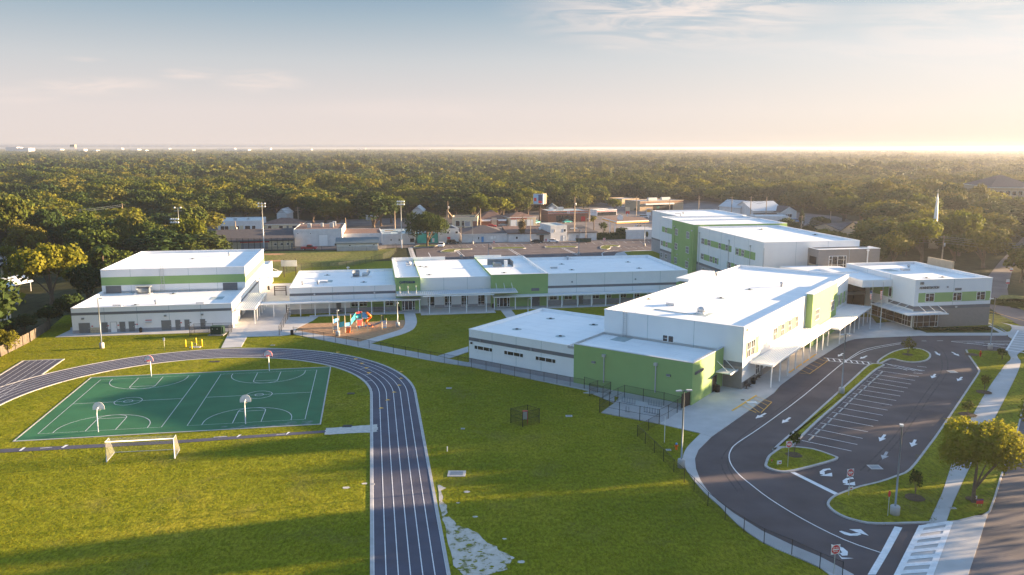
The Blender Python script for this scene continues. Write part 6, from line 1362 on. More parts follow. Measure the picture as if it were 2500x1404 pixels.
# bollards, small signs and street furniture
for i, (bx, by) in enumerate(((453.6, 847), (468.5, 852), (479.3, 842), (493.4, 846))):
    x, y = G(bx, by); M = MB(); M.lathe(x, y, [(.12, 0), (.12, 1.25), (.08, 1.33), (.01, 1.36)], 'yellow', 10); tagm(M.build('bollard', o=(x, y, 0)), ('leftmost yellow bollard around the small pump', 'nearest yellow bollard around the small pump', 'farthest yellow bollard around the small pump', 'rightmost yellow bollard around the small pump')[i], 'bollard', 'yellow bollards beside the track')
x, y = G(476, 848); T = Thing('utility_pump', 'grey backflow pump on a small pad between the yellow bollards', 'pump', F0, (x, y, 0)); M = MB(); M.box(x - .9, x + 1.0, y - .4, y + .5, 0, .08, 'curb'); M.build('pad', T); M = MB(); M.tube([(x - .3, y, .08), (x - .3, y, .7), (x + .3, y, .7), (x + .3, y, .08)], .06, 'metal_grey', 6); M.build('pipe', T)
def board(M, x, y, z0, z1, w_, ang, m, th=.02):
    c, s_ = cos(ang) * w_ / 2, sin(ang) * w_ / 2; nx, ny = -sin(ang) * th, cos(ang) * th
    M.prism([(x - c - nx, y - s_ - ny), (x + c - nx, y + s_ - ny), (x + c + nx, y + s_ + ny), (x - c + nx, y - s_ + ny)], z0, z1, m, bottom=True)
def disc(M, x, y, z, r, ang, m, off):
    nx, ny = sin(ang) * off, -cos(ang) * off; k = 20
    M.add([(x + nx + cos(ang) * r * cos(t), y + ny + sin(ang) * r * cos(t), z + r * sin(t)) for t in np.linspace(0, 2 * pi, k + 1)[:-1]], [tuple(range(k))], m)
def sign_text(T, s, x, y, z, size, ang, off, m='paint_white'):
    cu = bpy.data.curves.new('lettering', 'FONT'); cu.body = s; cu.size = size; cu.align_x = 'CENTER'; cu.extrude = .002; cu.resolution_u = 2; cu.offset = size * .03
    ob = bpy.data.objects.new('lettering', cu); sc.collection.objects.link(ob); me = bpy.data.meshes.new_from_object(ob.evaluated_get(bpy.context.evaluated_depsgraph_get())); bpy.data.objects.remove(ob); bpy.data.curves.remove(cu); me.name = 'lettering'
    me.materials.clear(); me.materials.append(MATS[m]); o2 = bpy.data.objects.new('lettering', me); sc.collection.objects.link(o2); o2.parent = T.e
    o2.location = (x + sin(ang) * off - T.o[0], y - cos(ang) * off - T.o[1], z - T.o[2]); o2.rotation_euler = (pi / 2, 0, ang)
def dne(bx, by, ty, label, sz=.75, ang=0.0):
    x, y = G(bx, by); h = hgt_px(bx, by, ty); T = Thing('do_not_enter_sign', label, 'road sign', F0, (x, y, 0), 'do not enter signs')
    M = MB(); M.tube([(x, y + .04, 0), (x, y + .04, h - .1)], .03, 'metal_light', 5); M.build('post', T)
    M = MB(); board(M, x, y, h - sz, h, sz, ang, 'paint_white', .01); disc(M, x, y, h - sz / 2, sz * .47, ang, 'red', .014); bd = M.build('sign_plate', T)
    M = MB(); nx, ny = sin(ang) * .02, -cos(ang) * .02; c, s_ = cos(ang) * sz * .36, sin(ang) * sz * .36
    M.quad((x - c + nx, y - s_ + ny, h - sz / 2 - .06), (x + c + nx, y + s_ + ny, h - sz / 2 - .06), (x + c + nx, y + s_ + ny, h - sz / 2 + .06), (x - c + nx, y - s_ + ny, h - sz / 2 + .06), 'paint_white'); M.build('white_bar', T)
    sign_text(T, 'DO NOT', x, y, h - sz * .36, sz * .17, ang, .022); sign_text(T, 'ENTER', x, y, h - sz * .76, sz * .17, ang, .022)
dne(2035, 1412, 1330, 'do not enter sign at the bottom edge beside the walk', .85, .25); dne(1923, 1143, 1077, 'do not enter sign on the triangular island', .75, .25); dne(2072, 1212, 1145, 'do not enter sign at the edge of the lower right lawn', .8, .25)
dne(1206, 594, 588, 'do not enter sign before the long grey strip wall', 1.0); dne(1333, 592, 583, 'do not enter sign left of the white sedan', 1.0); dne(1475, 589, 581, 'do not enter sign before the dark hedge', 1.0)
x, y = G(2167, 1262); h = hgt_px(2167, 1262, 1197); T = Thing('road_sign', 'red road sign seen edge-on left of the nearest lamp post', 'road sign', F0, (x, y, 0)); M = MB(); M.tube([(x, y, 0), (x, y, h)], .03, 'metal_light', 5); M.build('post', T); M = MB(); k = 8
M.add([(x - .02 + .14 * cos(t), y - .03 + .0 * cos(t), h - .35 + .36 * sin(t)) for t in np.linspace(pi / 8, 2 * pi + pi / 8, 9)[:-1]], [tuple(range(8))], 'red'); M.build('sign_plate', T)
x, y = G(402, 856); T = Thing('notice_sign', 'small white notice sign on a thin post beside the track', 'sign', F0, (x, y, 0)); M = MB(); M.tube([(x, y + .03, 0), (x, y + .03, 2.3)], .025, 'metal_light', 5); M.build('post', T); M = MB(); board(M, x, y, 1.85, 2.35, .35, 0, 'paint_white'); M.build('sign_plate', T)
for i, (bx, by, w_, m, ang, lb) in enumerate(((1884, 1133, .35, 'red', .9, 'narrow red, white and blue lawn sign at the tip of the triangular island'), (1902, 1140, .6, 'paint_white', .25, 'white lawn sign with a red flash on the triangular island'), (2076, 1204, .55, 'paint_white', .2, 'white lawn sign with a red mark under a do not enter sign'), (2378, 1226, .5, 'paint_white', -.1, 'white lawn sign behind the street tree trunk'), (2391, 1238, .75, 'red', .1, 'red, white and blue lawn sign beside the street tree'))):
    x, y = G(bx, by); T = Thing('lawn_sign', lb, 'lawn sign', F0, (x, y, 0), 'election-style lawn signs'); z0 = .35
    M = MB(); board(M, x, y, z0, z0 + w_ * .7, w_, ang, m, .008); M.build('sign_plate', T)
    M = MB(); c, s_ = cos(ang) * w_ / 2, sin(ang) * w_ / 2; nx, ny = sin(ang) * .012, -cos(ang) * .012
    zt = z0 + w_ * .7
    if m == 'red': M.quad((x - c + nx, y - s_ + ny, zt - w_ * .22), (x + c + nx, y + s_ + ny, zt - w_ * .22), (x + c + nx, y + s_ + ny, zt - .02), (x - c + nx, y - s_ + ny, zt - .02), 'navy')
    else: M.quad((x - c * .3 + nx, y - s_ * .3 + ny, z0 + w_ * .2), (x + c * .7 + nx, y + s_ * .7 + ny, z0 + w_ * .2), (x + c * .6 + nx, y + s_ * .6 + ny, z0 + w_ * .4), (x - c * .1 + nx, y - s_ * .1 + ny, z0 + w_ * .4), 'red')
    M.build('print', T)
    M = MB(); [M.tube([(x + sg * c * .6, y + sg * s_ * .6, 0), (x + sg * c * .6, y + sg * s_ * .6, z0)], .01, 'metal_light', 4) for sg in (-1, 1)]; M.build('wire_stake', T)
def bin_(bx, by, label, h=.95, r=.3):
    x, y = G(bx, by); T = Thing('litter_bin', label, 'litter bin', F0, (x, y, .06), 'dark litter bins'); M = MB(); M.lathe(x, y, [(r * .92, .06), (r, .5), (r, h * .8)], 'black', 14); M.build('body', T); M = MB(); M.lathe(x, y, [(r * 1.05, h * .8), (r * .9, h), (r * .3, h + .12)], 'black', 14); M.build('lid', T)
for a in ((344, 812, 'litter bin against the gym front wall'), (713, 818, 'litter bin at the left end of the playground fence'), (974, 759, 'litter bin left of the cafeteria double doors'), (1204, 752, 'litter bin left of the second double doors'), (1751, 958, 'litter bin beside the green wing entrance', 1.1, .4), (1839, 938, 'litter bin between the two benches', 1.0, .35), (656, 708, 'litter bin by the gym rear corner')): bin_(*a)
def bench(bx, by, label):
    n, q = F2.g(bx, by); T = Thing('metal_bench', label, 'bench', F2, (n, q, .08), 'dark metal benches')
    M = MB(); [M.box(n - .25 + k * .12, n - .17 + k * .12, q - .8, q + .8, .52, .55, 'dark_bronze') for k in range(5)]; M.build('seat', T)
    M = MB(); [M.box(n - .32 - k * .02, n - .29 - k * .02, q - .8, q + .8, .62 + k * .12, .70 + k * .12, 'dark_bronze') for k in range(4)]; M.build('backrest', T)
    for s_ in (-.7, .7): M = MB(); M.box(n - .3, n + .32, q + s_ - .04, q + s_ + .04, .08, .14, 'dark_bronze'); M.box(n - .08, n + .06, q + s_ - .04, q + s_ + .04, .14, .52, 'dark_bronze'); M.build('leg', T)
bench(1826, 948, 'metal bench nearest the corner under the canopy'); bench(1850, 926, 'second metal bench under the canopy, past the bin')
# bicycle racks
for i, (px, py, lb) in enumerate(((1535, 985, 'left rear bicycle rack in the pen'), (1600, 992, 'right rear bicycle rack in the pen'), (1590, 1010, 'near right bicycle rack in the pen'), (1545, 1010, 'single hoop rack in the middle of the pen'))):
    n, q = F2.g(px, py, .1); T = Thing('bicycle_rack', lb, 'bicycle rack', F2, (n, q, .1), 'bicycle racks in the pen'); M = MB()
    for k in range(6 if i < 3 else 2): a = n - 1.1 + k * .4; M.tube([(a, q, .1), (a, q, .85), (a, q + .12, .93), (a, q + .25, .85), (a, q + .25, .1)], .025, 'metal_grey', 5)
    M.tube([(n - 1.2, q + .12, .18), (n + 1.0 if i < 3 else n - .5, q + .12, .18)], .03, 'metal_grey', 5); M.build('hoops', T)
# pallet barrier by the gym doors, hydrant, ground boxes
n, q = F1.g(231, 815); T = Thing('pallet_stack', 'pale wooden pallets leaning beside the leftmost gym door', 'pallets', F1, (n, q, 0)); M = MB(); [M.box(n - .8 + k * .27, n - .65 + k * .27, q + .3, q + .4, .06, 1.2, 'cream') for k in range(7)]; M.box(n - .85, n + 1.0, q + .401, q + .45, .3, .4, 'cream'); M.box(n - .85, n + 1.0, q + .401, q + .45, .9, 1.0, 'cream'); M.build('slats', T)
def hydrant(bx, by, label, m='orange', m2='blue', h=.85):
    x, y = G(bx, by); T = Thing('fire_hydrant', label, 'hydrant', F0, (x, y, 0)); M = MB(); M.lathe(x, y, [(.18, 0), (.13, .08), (.13, h * .7), (.17, h * .72)], m, 10); M.box(x - .24, x + .24, y - .06, y + .06, h * .45, h * .6, m); M.build('barrel', T); M = MB(); M.lathe(x, y, [(.15, h * .72), (.12, h * .9), (.03, h)], m2, 10); M.build('cap', T)
hydrant(1651, 1097, 'orange hydrant with a blue cap on the small triangle of grass'); hydrant(2393, 872, 'red standpipe hydrant on the grass by the crosswalk', 'red', 'orange', 1.2)
GB = 'flat concrete utility covers set in the grass'
for bx, by, w_, d_, m, lb, z in ((1115, 1157, 2.0, 1.6, 'curb', 'large square concrete pad with a steel lid, right of the track', .06), (1389, 1016, .9, .7, 'curb', 'square cover right of the lone mesh cage', .05), (1096, 948, .8, .6, 'curb', 'square cover on the lawn left of the low white wing', .05), (1130, 1047, .5, .45, 'curb', 'small round-cornered cover left of the lone mesh cage', .05), (909, 1183, .5, .4, 'curb', 'small cover just left of the track', .05), (524, 883, 1.8, .9, 'dark_bronze', 'dark drain grating between the track and the courts', .04), (857, 961, 1.1, .8, 'dark_bronze', 'dark drain grating right of the courts', .04), (848, 1041, 1.2, .9, 'black', 'black square drain at the edge of the sand pit', .05), (1632, 1099, .6, .5, 'curb', 'small white cover beside the hydrant', .06), (2136, 1141, 1.4, 1.3, 'curb', 'square drain grating with a pale frame on the near car park', .045), (2325, 908, 1.3, 1.3, 'curb', 'square drain grating with a pale frame on the far car park', .045), (1835, 985, 1.4, .7, 'paint_white', 'white board lying on the walk beside the yellow ramp lines', .2), (1813, 978, .5, .4, 'black', 'round manhole in the walk before the green wing', .13), (666, 843, .8, .5, 'curb', 'small cover on the grass right of the lamp', .05), (2325, 1243, .7, .4, 'curb', 'cover on the verge beside the street tree', .13)):
    x, y = G(bx, by); o = (x, y, 0); M = MB(); M.box(x - w_ / 2, x + w_ / 2, y - d_ / 2, y + d_ / 2, 0, z, m); T = Thing('ground_cover', lb, 'ground cover', F0, o, GB); M.build('frame', T)
    M = MB(); M.box(x - w_ * .36, x + w_ * .36, y - d_ * .34, y + d_ * .34, z, z + .012, 'metal_grey' if m == 'curb' else m); M.build('lid', T)
for bx, by in ((1092, 1102),): x, y = G(bx, by); T = Thing('marker_post', 'short white and pink marker post on the lawn right of the track', 'marker', F0, (x, y, 0)); M = MB(); M.tube([(x, y, 0), (x, y, .6)], .07, 'paint_white', 6); M.build('post', T)
x, y = G(1622, 1080); T = Thing('white_marker_post', 'thin white post on the grass triangle by the hydrant', 'marker', F0, (x, y, 0)); M = MB(); M.tube([(x, y, 0), (x, y, 3.4)], .04, 'paint_white', 6); M.build('post', T)
# parking wheel stops
WS = []
for i, (a, b) in enumerate(bays[:-1]):
    m_ = [(np.array(G(*bays[i + 1][0])) * .5 + np.array(G(*a)) * .5), (np.array(G(*bays[i + 1][1])) * .5 + np.array(G(*b)) * .5)]; d = m_[1] - m_[0]; L = np.linalg.norm(d); d /= L; c = m_[0] + d * .8
    n_ = np.array([-d[1], d[0]])
    if i == 0:
        M = MB(); M.box(-.08, .08, -.9, .9, 0, .13, 'curb'); w0 = M.build('wheel_stop'); tagm(w0, 'pale concrete wheel stop at the head of a marked parking bay', 'wheel stop', 'wheel stops of the parking bays')
    o = w0 if i == 0 else w0.copy()
    if i: sc.collection.objects.link(o)
    o.location = (c[0], c[1], .03); o.rotation_euler = (0, 0, atan2(d[1], d[0]))
# scoreboard
x0, y0 = G(694, 677); x1, y1 = G(723, 675); T = Thing('scoreboard', 'blank grey scoreboard on two brown posts at the field edge', 'scoreboard', F0, (x0, y0, 0)); h = hgt_px(694, 677, 633)
for x, y in ((x0, y0), (x1, y1)): M = MB(); M.tube([(x, y, 0), (x, y, h)], .12, 'dark_bronze', 6); M.build('post', T)
M = MB(); M.box(x0 - .7, x1 + .8, y0 - .22, y0 - .12, h - 2.0, h - .25, 'metal_light'); M.build('panel', T)
# ---- playground structure
def gz(px, py, z=0): return G(px, py, z)
zp = lambda x, y: G(x / 8.777 + 760, y / 8.777 + 740)
T = Thing('play_structure', 'colourful climbing frame with orange slides and blue panels on the playground bark', 'playground equipment', F0, (*zp(850, 600), 0))
posts = {'a': (470, 640, 270), 'b': (598, 600, 275), 'c': (725, 635, 270), 'd': (852, 610, 235), 'e': (962, 520, 195), 'f': (1090, 500, 185), 'g': (985, 600, 380), 'h': (1212, 590, 400), 'i': (1515, 575, 260), 'j': (1608, 520, 325)}
PP = {}
for k, (px, py, ty) in posts.items():
    x, y = zp(px, py); h = hgt_px(px / 8.777 + 760, py / 8.777 + 740, ty / 8.777 + 740); PP[k] = (x, y, h); M = MB(); M.tube([(x, y, 0), (x, y, h)], .085, 'tan_post', 7); M.build('post', T)
def deck(a, b, z, dep=1.1, m='metal_light'):
    p, q = PP[a], PP[b]; M = MB(); M.box(min(p[0], q[0]), max(p[0], q[0]), p[1] - .1, p[1] + dep, z - .1, z, m); M.build('deck', T)
def panel(a, b, z0, z1, m, dy=0, name='panel'):
    p, q = PP[a], PP[b]; M = MB(); M.add([(p[0], p[1] + dy, z0[0]), (q[0], q[1] + dy, z0[1]), (q[0], q[1] + dy, z1[1]), (p[0], p[1] + dy, z1[0]), (p[0], p[1] + dy + .06, z0[0]), (q[0], q[1] + dy + .06, z0[1]), (q[0], q[1] + dy + .06, z1[1]), (p[0], p[1] + dy + .06, z1[0])], [(0, 1, 2, 3), (7, 6, 5, 4), (0, 4, 5, 1), (3, 2, 6, 7)], m); M.build(name, T)
deck('c', 'd', 1.2); deck('e', 'f', 1.6); deck('a', 'b', .9)
for k in range(4): p, q = PP['a'], PP['b']; M = MB(); M.box(p[0], q[0], p[1] - .25 + k * .25, p[1] + k * .25, .35 + k * .28, .42 + k * .28, 'metal_grey'); M.build('step', T)
panel('a', 'b', (1.9, 1.9), (2.7, 2.7), 'blue', .02); panel('b', 'c', (.7, 1.3), (1.7, 2.3), 'teal'); panel('c', 'd', (1.3, 1.3), (1.9, 1.9), 'blue', .05); panel('d', 'e', (1.3, 1.9), (2.4, 3.0), 'teal', .05)
panel('e', 'f', (1.9, 1.9), (2.7, 2.7), 'teal', .1); panel('e', 'f', (2.75, 2.75), (3.1, 3.1), 'red', .12); panel('e', 'f', (.2, .2), (1.5, 1.5), 'red', .9)
p = PP['f']; M = MB(); M.box(p[0], p[0] + 1.1, p[1] - .02, p[1] + .05, 1.8, 2.9, 'blue'); M.build('panel', T); M = MB(); M.box(p[0], p[0] + 1.1, p[1], p[1] + 1.0, 1.6, 1.7, 'metal_light'); M.build('deck', T)
x, y = zp(790, 655); yb = PP['c'][1]; M = MB()
M.add([(x - .35, y, .15), (x + .35, y, .15), (x + .35, y + .4, .25), (x + .35, yb, 1.25), (x - .35, yb, 1.25), (x - .35, y + .4, .25)], [(0, 1, 2, 5), (5, 2, 3, 4)], 'orange'); [M.add([(x + s_, y, .15), (x + s_, y + .4, .25), (x + s_, yb, 1.25), (x + s_, yb, 1.5), (x + s_, y + .4, .5), (x + s_, y, .4)], [(0, 1, 4, 5), (1, 2, 3, 4)], 'orange') for s_ in (-.36, .36)]; M.build('slide', T)
cx_, cy_ = PP['f'][0] + 1.4, PP['f'][1] - .2; M = MB(); sp_ = [(cx_ + .45 * cos(t), cy_ + .45 * sin(t), 2.9 - 2.5 * (t + 2.2) / 7.4) for t in np.linspace(-2.2, 5.2, 22)]
M.tube([(PP['f'][0] + 1.0, PP['f'][1] + .5, 2.7)] + sp_ + [(sp_[-1][0] + .7, sp_[-1][1] - .3, .3)], .22, 'orange', 9); M.build('spiral_slide', T)
for a, b in ((PP['i'], PP['h']), (PP['i'], PP['g'])): M = MB(); M.tube([(a[0], a[1], 1.6), (a[0] * .5 + b[0] * .5, a[1] * .5 + b[1] * .5, 1.0), (b[0], b[1], .7)], .06, 'metal_grey', 5); M.tube([(a[0], a[1] + .4, 1.6), (a[0] * .5 + b[0] * .5, a[1] * .5 + b[1] * .5 + .4, 1.0), (b[0], b[1] + .4, .7)], .06, 'metal_grey', 5); M.build('balance_bar', T)
x, y = zp(1545, 560); M = MB(); [M.box(x - .15, x + .55, y + k * .1, y + .25 + k * .1, .25 + k * .35, .34 + k * .35, 'blue') for k in range(4)]; M.build('climber', T)
x, y = PP['i'][0] + .3, PP['i'][1]; M = MB(); M.box(x - .12, x + .12, y, y + .1, 1.9, 2.9, 'transformer'); M.box(x - .6, x + .7, y, y + .1, 1.75, 1.88, 'blue'); M.build('crossbar', T)
for px, py in ((1028, 545), (1168, 520)): x, y = zp(px, py); T2 = Thing('play_stool', 'small blue play stool under the climbing frame' if px < 1100 else 'small blue play stool beside the spiral slide', 'play stool', F0, (x, y, 0)); M = MB(); M.lathe(x, y, [(.1, 0), (.12, .35), (.2, .45), (.2, .5)], 'blue', 10); M.build('seat', T2)
x, y = zp(550, 210); T = Thing('picnic_table', 'grey table before the cafeteria wall, left of the playground', 'table', F0, (x, y, 0)); M = MB(); M.box(x - 1.3, x + 1.6, y - .5, y + .6, .75, .85, 'base_grey'); M.build('tabletop', T); M = MB(); M.box(x - .9, x - .8, y - .4, y + .4, .05, .75, 'metal_grey'); M.box(x + 1.1, x + 1.2, y - .4, y + .4, .05, .75, 'metal_grey'); M.build('legs', T)
fence([F1.w(-.2, 178.6)[:2], F1.w(2.0, 178.6)[:2]], 1.8, 'small dark mesh cage round grey boxes at the cafeteria wall', mid=True)
# ================================================================== TOWN
def bldg(name, label, A_, B_, h, depth, roof='flat', wm_='bw', rm='shingle', feats=(), rise=1.6, group=None, over=.4, cat='building', z0=0.0, par=.35):
    """A_, B_ = front-left and front-right base pixels; feats = (kind, from, to, z0, z1, material) along the front in fractions"""
    a, b = np.array(G(*A_)), np.array(G(*B_)); d = b - a; L = float(np.linalg.norm(d)); F = Fr(math.degrees(atan2(d[1], d[0]))); n0, q0 = F.l(*a)
    T = Thing(name, label, cat, F, (n0, q0, 0), group); n1, q1 = n0 + L, q0 + depth
    M = MB(); M.box(n0, n1, q0, q1, 0, h, wm_)
    if roof == 'gable_side': M.add([(n0, q0, h), (n0, q1, h), (n0, (q0 + q1) / 2, h + rise), (n1, q0, h), (n1, q1, h), (n1, (q0 + q1) / 2, h + rise)], [(0, 2, 1), (3, 4, 5)], wm_)
    if roof == 'gable_front': M.add([(n0, q0, h), (n1, q0, h), ((n0 + n1) / 2, q0, h + rise), (n0, q1, h), (n1, q1, h), ((n0 + n1) / 2, q1, h + rise)], [(0, 1, 2), (3, 5, 4)], wm_)
    if roof == 'flat':
        for x0, x1, y0, y1 in ((n0, n1, q0, q0 + .25), (n0, n1, q1 - .25, q1), (n0, n0 + .25, q0 + .251, q1 - .251), (n1 - .25, n1, q0 + .251, q1 - .251)): M.box(x0, x1, y0, y1, h, h + par, wm_)
    M.build('wall', T)
    R_ = MB(); o = over; nm, qm = (n0 + n1) / 2, (q0 + q1) / 2
    if roof == 'flat': R_.box(n0 + .26, n1 - .26, q0 + .26, q1 - .26, h, h + .05, rm)
    elif roof == 'gable_side':
        for s_ in (-1, 1):
            e = qm + s_ * (depth / 2 + o); R_.add([(n0 - o, qm, h + rise), (n1 + o, qm, h + rise), (n1 + o, e, h - rise * o / depth * 2), (n0 - o, e, h - rise * o / depth * 2), (n0 - o, qm, h + rise + .15), (n1 + o, qm, h + rise + .15), (n1 + o, e, h + .12), (n0 - o, e, h + .12)], [(0, 1, 2, 3), (7, 6, 5, 4), (2, 6, 7, 3), (0, 3, 7, 4), (1, 5, 6, 2)], rm)
    elif roof == 'gable_front':
        for s_ in (-1, 1):
            e = nm + s_ * (L / 2 + o); R_.add([(nm, q0 - o, h + rise), (nm, q1 + o, h + rise), (e, q1 + o, h - .1), (e, q0 - o, h - .1), (nm, q0 - o, h + rise + .15), (nm, q1 + o, h + rise + .15), (e, q1 + o, h + .1), (e, q0 - o, h + .1)], [(0, 1, 2, 3), (7, 6, 5, 4), (2, 6, 7, 3), (0, 3, 7, 4)], rm)
    elif roof == 'hip':
        k = min(L, depth) * .45; R_.add([(n0 - o, q0 - o, h), (n1 + o, q0 - o, h), (n1 + o, q1 + o, h), (n0 - o, q1 + o, h), (n0 + k, qm, h + rise), (n1 - k, qm, h + rise)], [(0, 1, 5, 4), (1, 2, 5), (2, 3, 4, 5), (3, 0, 4)], rm)
        R_.box(n0 - o, n1 + o, q0 - o, q1 + o, h - .22, h - .002, 'white_trim')
    elif roof == 'shed': R_.add([(n0 - o, q0 - o, h + .02), (n1 + o, q0 - o, h + .02), (n1 + o, q1, h + rise), (n0 - o, q1, h + rise), (n0 - o, q0 - o, h - .25), (n1 + o, q0 - o, h - .25), (n1 + o, q1, h - .25), (n0 - o, q1, h - .25)], [(0, 1, 2, 3), (0, 4, 5, 1), (1, 5, 6, 2), (3, 7, 4, 0)], rm)
    R_.build('roof', T)
    FF = Face('s', q0, -1)
    for ft in feats:
        k, u, v, za, zb, m = ft[:6]; u, v = n0 + u * L, n0 + v * L
        if k == 'win': window(T, FF, u, v, za, zb, cols=max(1, int((v - u) / 1.6)), split=(), gm=m, fw=.1)
        elif k == 'door': door(T, FF, u, v, za, zb, m)
        elif k == 'shop':
            M = MB(); FF.box(M, u, v, za, zb, -.02, .06, m); M.build('shop_front', T)
        elif k == 'band': M = MB(); FF.box(M, u, v, za, zb, 0, .12, m); M.build('fascia', T)
        elif k == 'awn': M = MB(); FF.box(M, u, v, za, zb, 0, 1.6, m); M.build('awning', T)
        elif k == 'unit': dq = ft[6]; M = MB(); M.box(u, v, q0 + dq, q0 + dq + 1.6, h + za, h + zb, m); M.build('rooftop_unit', T)
        elif k == 'text': text(T, FF, u, za, zb, ft[6], m, stretch=ft[7] if len(ft) > 7 else .8)
    return T
bldg('motel_building', 'low motel range with a broad dark roof behind the backstop netting', (522, 614), (716, 608), 3.4, 17, 'shed', 'cream', 'shingle', [('win', .08, .2, 1.2, 2.4, 'glass'), ('band', .33, .7, 2.7, 3.2, 'red'), ('shop', .34, .68, .3, 2.5, 'base_grey'), ('win', .76, .79, 1.6, 2.2, 'glass'), ('win', .84, .87, 1.6, 2.2, 'glass'), ('win', .92, .95, 1.6, 2.2, 'glass'), ('door', .975, .995, .1, 2.2, 'door_grey')], rise=2.6)
bldg('motel_office', 'white two-level office with dark windows above the motel roof', (533, 569), (639, 567), 4.7, 20, 'flat', 'bw', 'metal_light', [('win', .06, .24, .8, 2.9, 'glass'), ('shop', .26, .38, .4, 3.0, 'cream'), ('win', .4, .48, .8, 2.9, 'glass'), ('shop', .5, .58, .4, 3.0, 'cream'), ('win', .62, .74, .8, 2.9, 'glass'), ('win', .78, .86, .8, 2.9, 'glass'), ('unit', .3, .38, .1, 1.2, 'metal_light', 8), ('unit', .6, .66, .1, 1.0, 'metal_light', 10)])
bldg('brown_roofed_lodge', 'long low lodge with a brown hipped roof beside the motel office', (645, 564), (737, 563), 3.0, 14, 'hip', 'cream', 'shingle_brown', [('win', .1, .2, .9, 2.2, 'glass'), ('win', .4, .5, .9, 2.2, 'glass'), ('door', .6, .65, .1, 2.2, 'door_grey'), ('win', .75, .88, .9, 2.2, 'glass')], rise=2.2)
bldg('white_warehouse', 'tall white warehouse with a roller door and brown roof above the red pickup', (718, 602), (836, 600), 6.2, 22, 'flat', 'bw', 'shingle_brown', [('door', .52, .70, .1, 4.2, 'white_trim'), ('win', .08, .1, 4.6, 4.9, 'glass'), ('win', .34, .36, 4.6, 4.9, 'glass'), ('unit', .25, .33, .1, 1.7, 'metal_light', 6), ('unit', .52, .57, .1, 1.5, 'metal_light', 9), ('unit', .72, .8, .1, 1.8, 'metal_light', 6), ('unit', .76, .83, .1, 1.8, 'metal_light', 12), ('shop', .84, .9, .1, .9, 'black')], par=.2)
bldg('ribbed_roof_shed', 'white block shed with a dark ribbed metal roof at the field edge', (822, 613.5), (923, 611.5), 2.7, 9, 'gable_side', 'bw', 'metal_roof', [('win', .3, .34, 1.8, 2.2, 'glass'), ('win', .88, .93, 1.9, 2.2, 'glass')], rise=1.5)
bldg('brown_flat_shed', 'low building with a brown flat roof right of the warehouse', (838, 596), (932, 594), 3.8, 20, 'flat', 'bw', 'shingle_brown', [('shop', .05, .9, .1, 1.2, 'base_grey')], par=.1)
bldg('white_workshop', 'low white workshop with a cluttered roof left of the round oak', (934, 598), (1013, 596), 3.7, 20, 'flat', 'bw', 'joint', [('shop', .25, .28, 1.5, 2.1, 'black'), ('shop', .5, .53, 1.4, 2.1, 'black'), ('shop', .85, .98, .8, 2.2, 'glass'), ('unit', .1, .3, .05, .6, 'bw', 6), ('unit', .4, .75, .05, .5, 'joint', 10), ('unit', .5, .6, .05, .9, 'metal_light', 3), ('unit', .15, .5, .05, .4, 'tanwall', 13)], par=.3)
bldg('turquoise_shop', 'turquoise painted low shop behind the round oak', (1019, 594), (1071, 593), 3.5, 14, 'flat', 'turquoise', 'joint', [('shop', .5, .62, .3, 2.2, 'black'), ('shop', .7, .8, .3, 1.8, 'white_trim')])
bldg('white_two_storey', 'white two storey shop with small high windows and a red sign', (1071, 594), (1120, 592.5), 5.2, 14, 'flat', 'bw', 'shingle', [('win', .42, .52, 3.6, 4.4, 'glass'), ('win', .84, .96, 3.6, 4.4, 'glass'), ('band', .42, .58, 1.5, 2.3, 'red')])
bldg('hip_roofed_grey_range', 'long grey range with a dark hipped roof and a blue door', (1128, 592.5), (1240, 590.5), 3.3, 19, 'hip', 'bw', 'shingle', [('door', .42, .47, .1, 2.2, 'blue'), ('shop', .35, .37, 1.2, 2.1, 'black'), ('shop', .62, .68, 1.1, 2.2, 'white_trim'), ('shop', .7, .73, 1.4, 2.3, 'white_trim')], rise=2.4)
bldg('brown_roofed_grey_range', 'grey range with a flat brown roof and dark doorway behind the shaggy palm', (1241, 591), (1344, 589.5), 3.4, 19, 'shed', 'bw', 'shingle_brown', [('shop', .74, .84, .1, 2.6, 'dark_bronze'), ('shop', .18, .22, 1.2, 2.0, 'black'), ('awn', .66, .95, 2.7, 2.9, 'metal_roof'), ('unit', .8, .84, .6, 1.4, 'white_trim', 7)], rise=1.0)
bldg('white_cube_building', 'boxy white two storey building with one dark upper window', (1344, 590), (1384, 588.5), 5.9, 12, 'flat', 'bw', 'joint', [('win', .2, .25, 3.7, 4.7, 'glass'), ('win', .8, .92, 3.7, 4.7, 'glass'), ('door', .75, .9, .1, 2.2, 'white_trim')])
bldg('low_grey_range', 'low grey range with a dark flat roof left of the palm and hedge', (1385, 588), (1456, 586), 3.3, 20, 'shed', 'bw', 'shingle', [('shop', .3, .38, .1, 2.2, 'base_grey'), ('shop', .6, .7, .1, 2.3, 'base_grey'), ('unit', .3, .5, .6, 1.0, 'metal_light', 6)], rise=.9)
bldg('cream_shop', 'cream shop with dark windows under the cable swag', (1104, 556), (1166, 556), 4.4, 12, 'flat', 'cream', 'shingle', [('win', .14, .3, .7, 3.1, 'glass'), ('door', .38, .47, .1, 3.0, 'dark_bronze'), ('win', .5, .7, .7, 3.1, 'base_grey'), ('shop', .8, .97, .3, 3.0, 'brick')], par=.5)
bldg('maroon_roofed_shops', 'pair of shops with a big maroon roof and white awnings', (1174, 553), (1236, 552), 3.2, 18, 'hip', 'brick', 'shingle_brown', [('awn', .02, .36, 2.5, 3.0, 'white_trim'), ('awn', .68, .98, 2.5, 3.0, 'white_trim'), ('shop', .42, .62, .2, 4.0, 'cream')], rise=3.6)
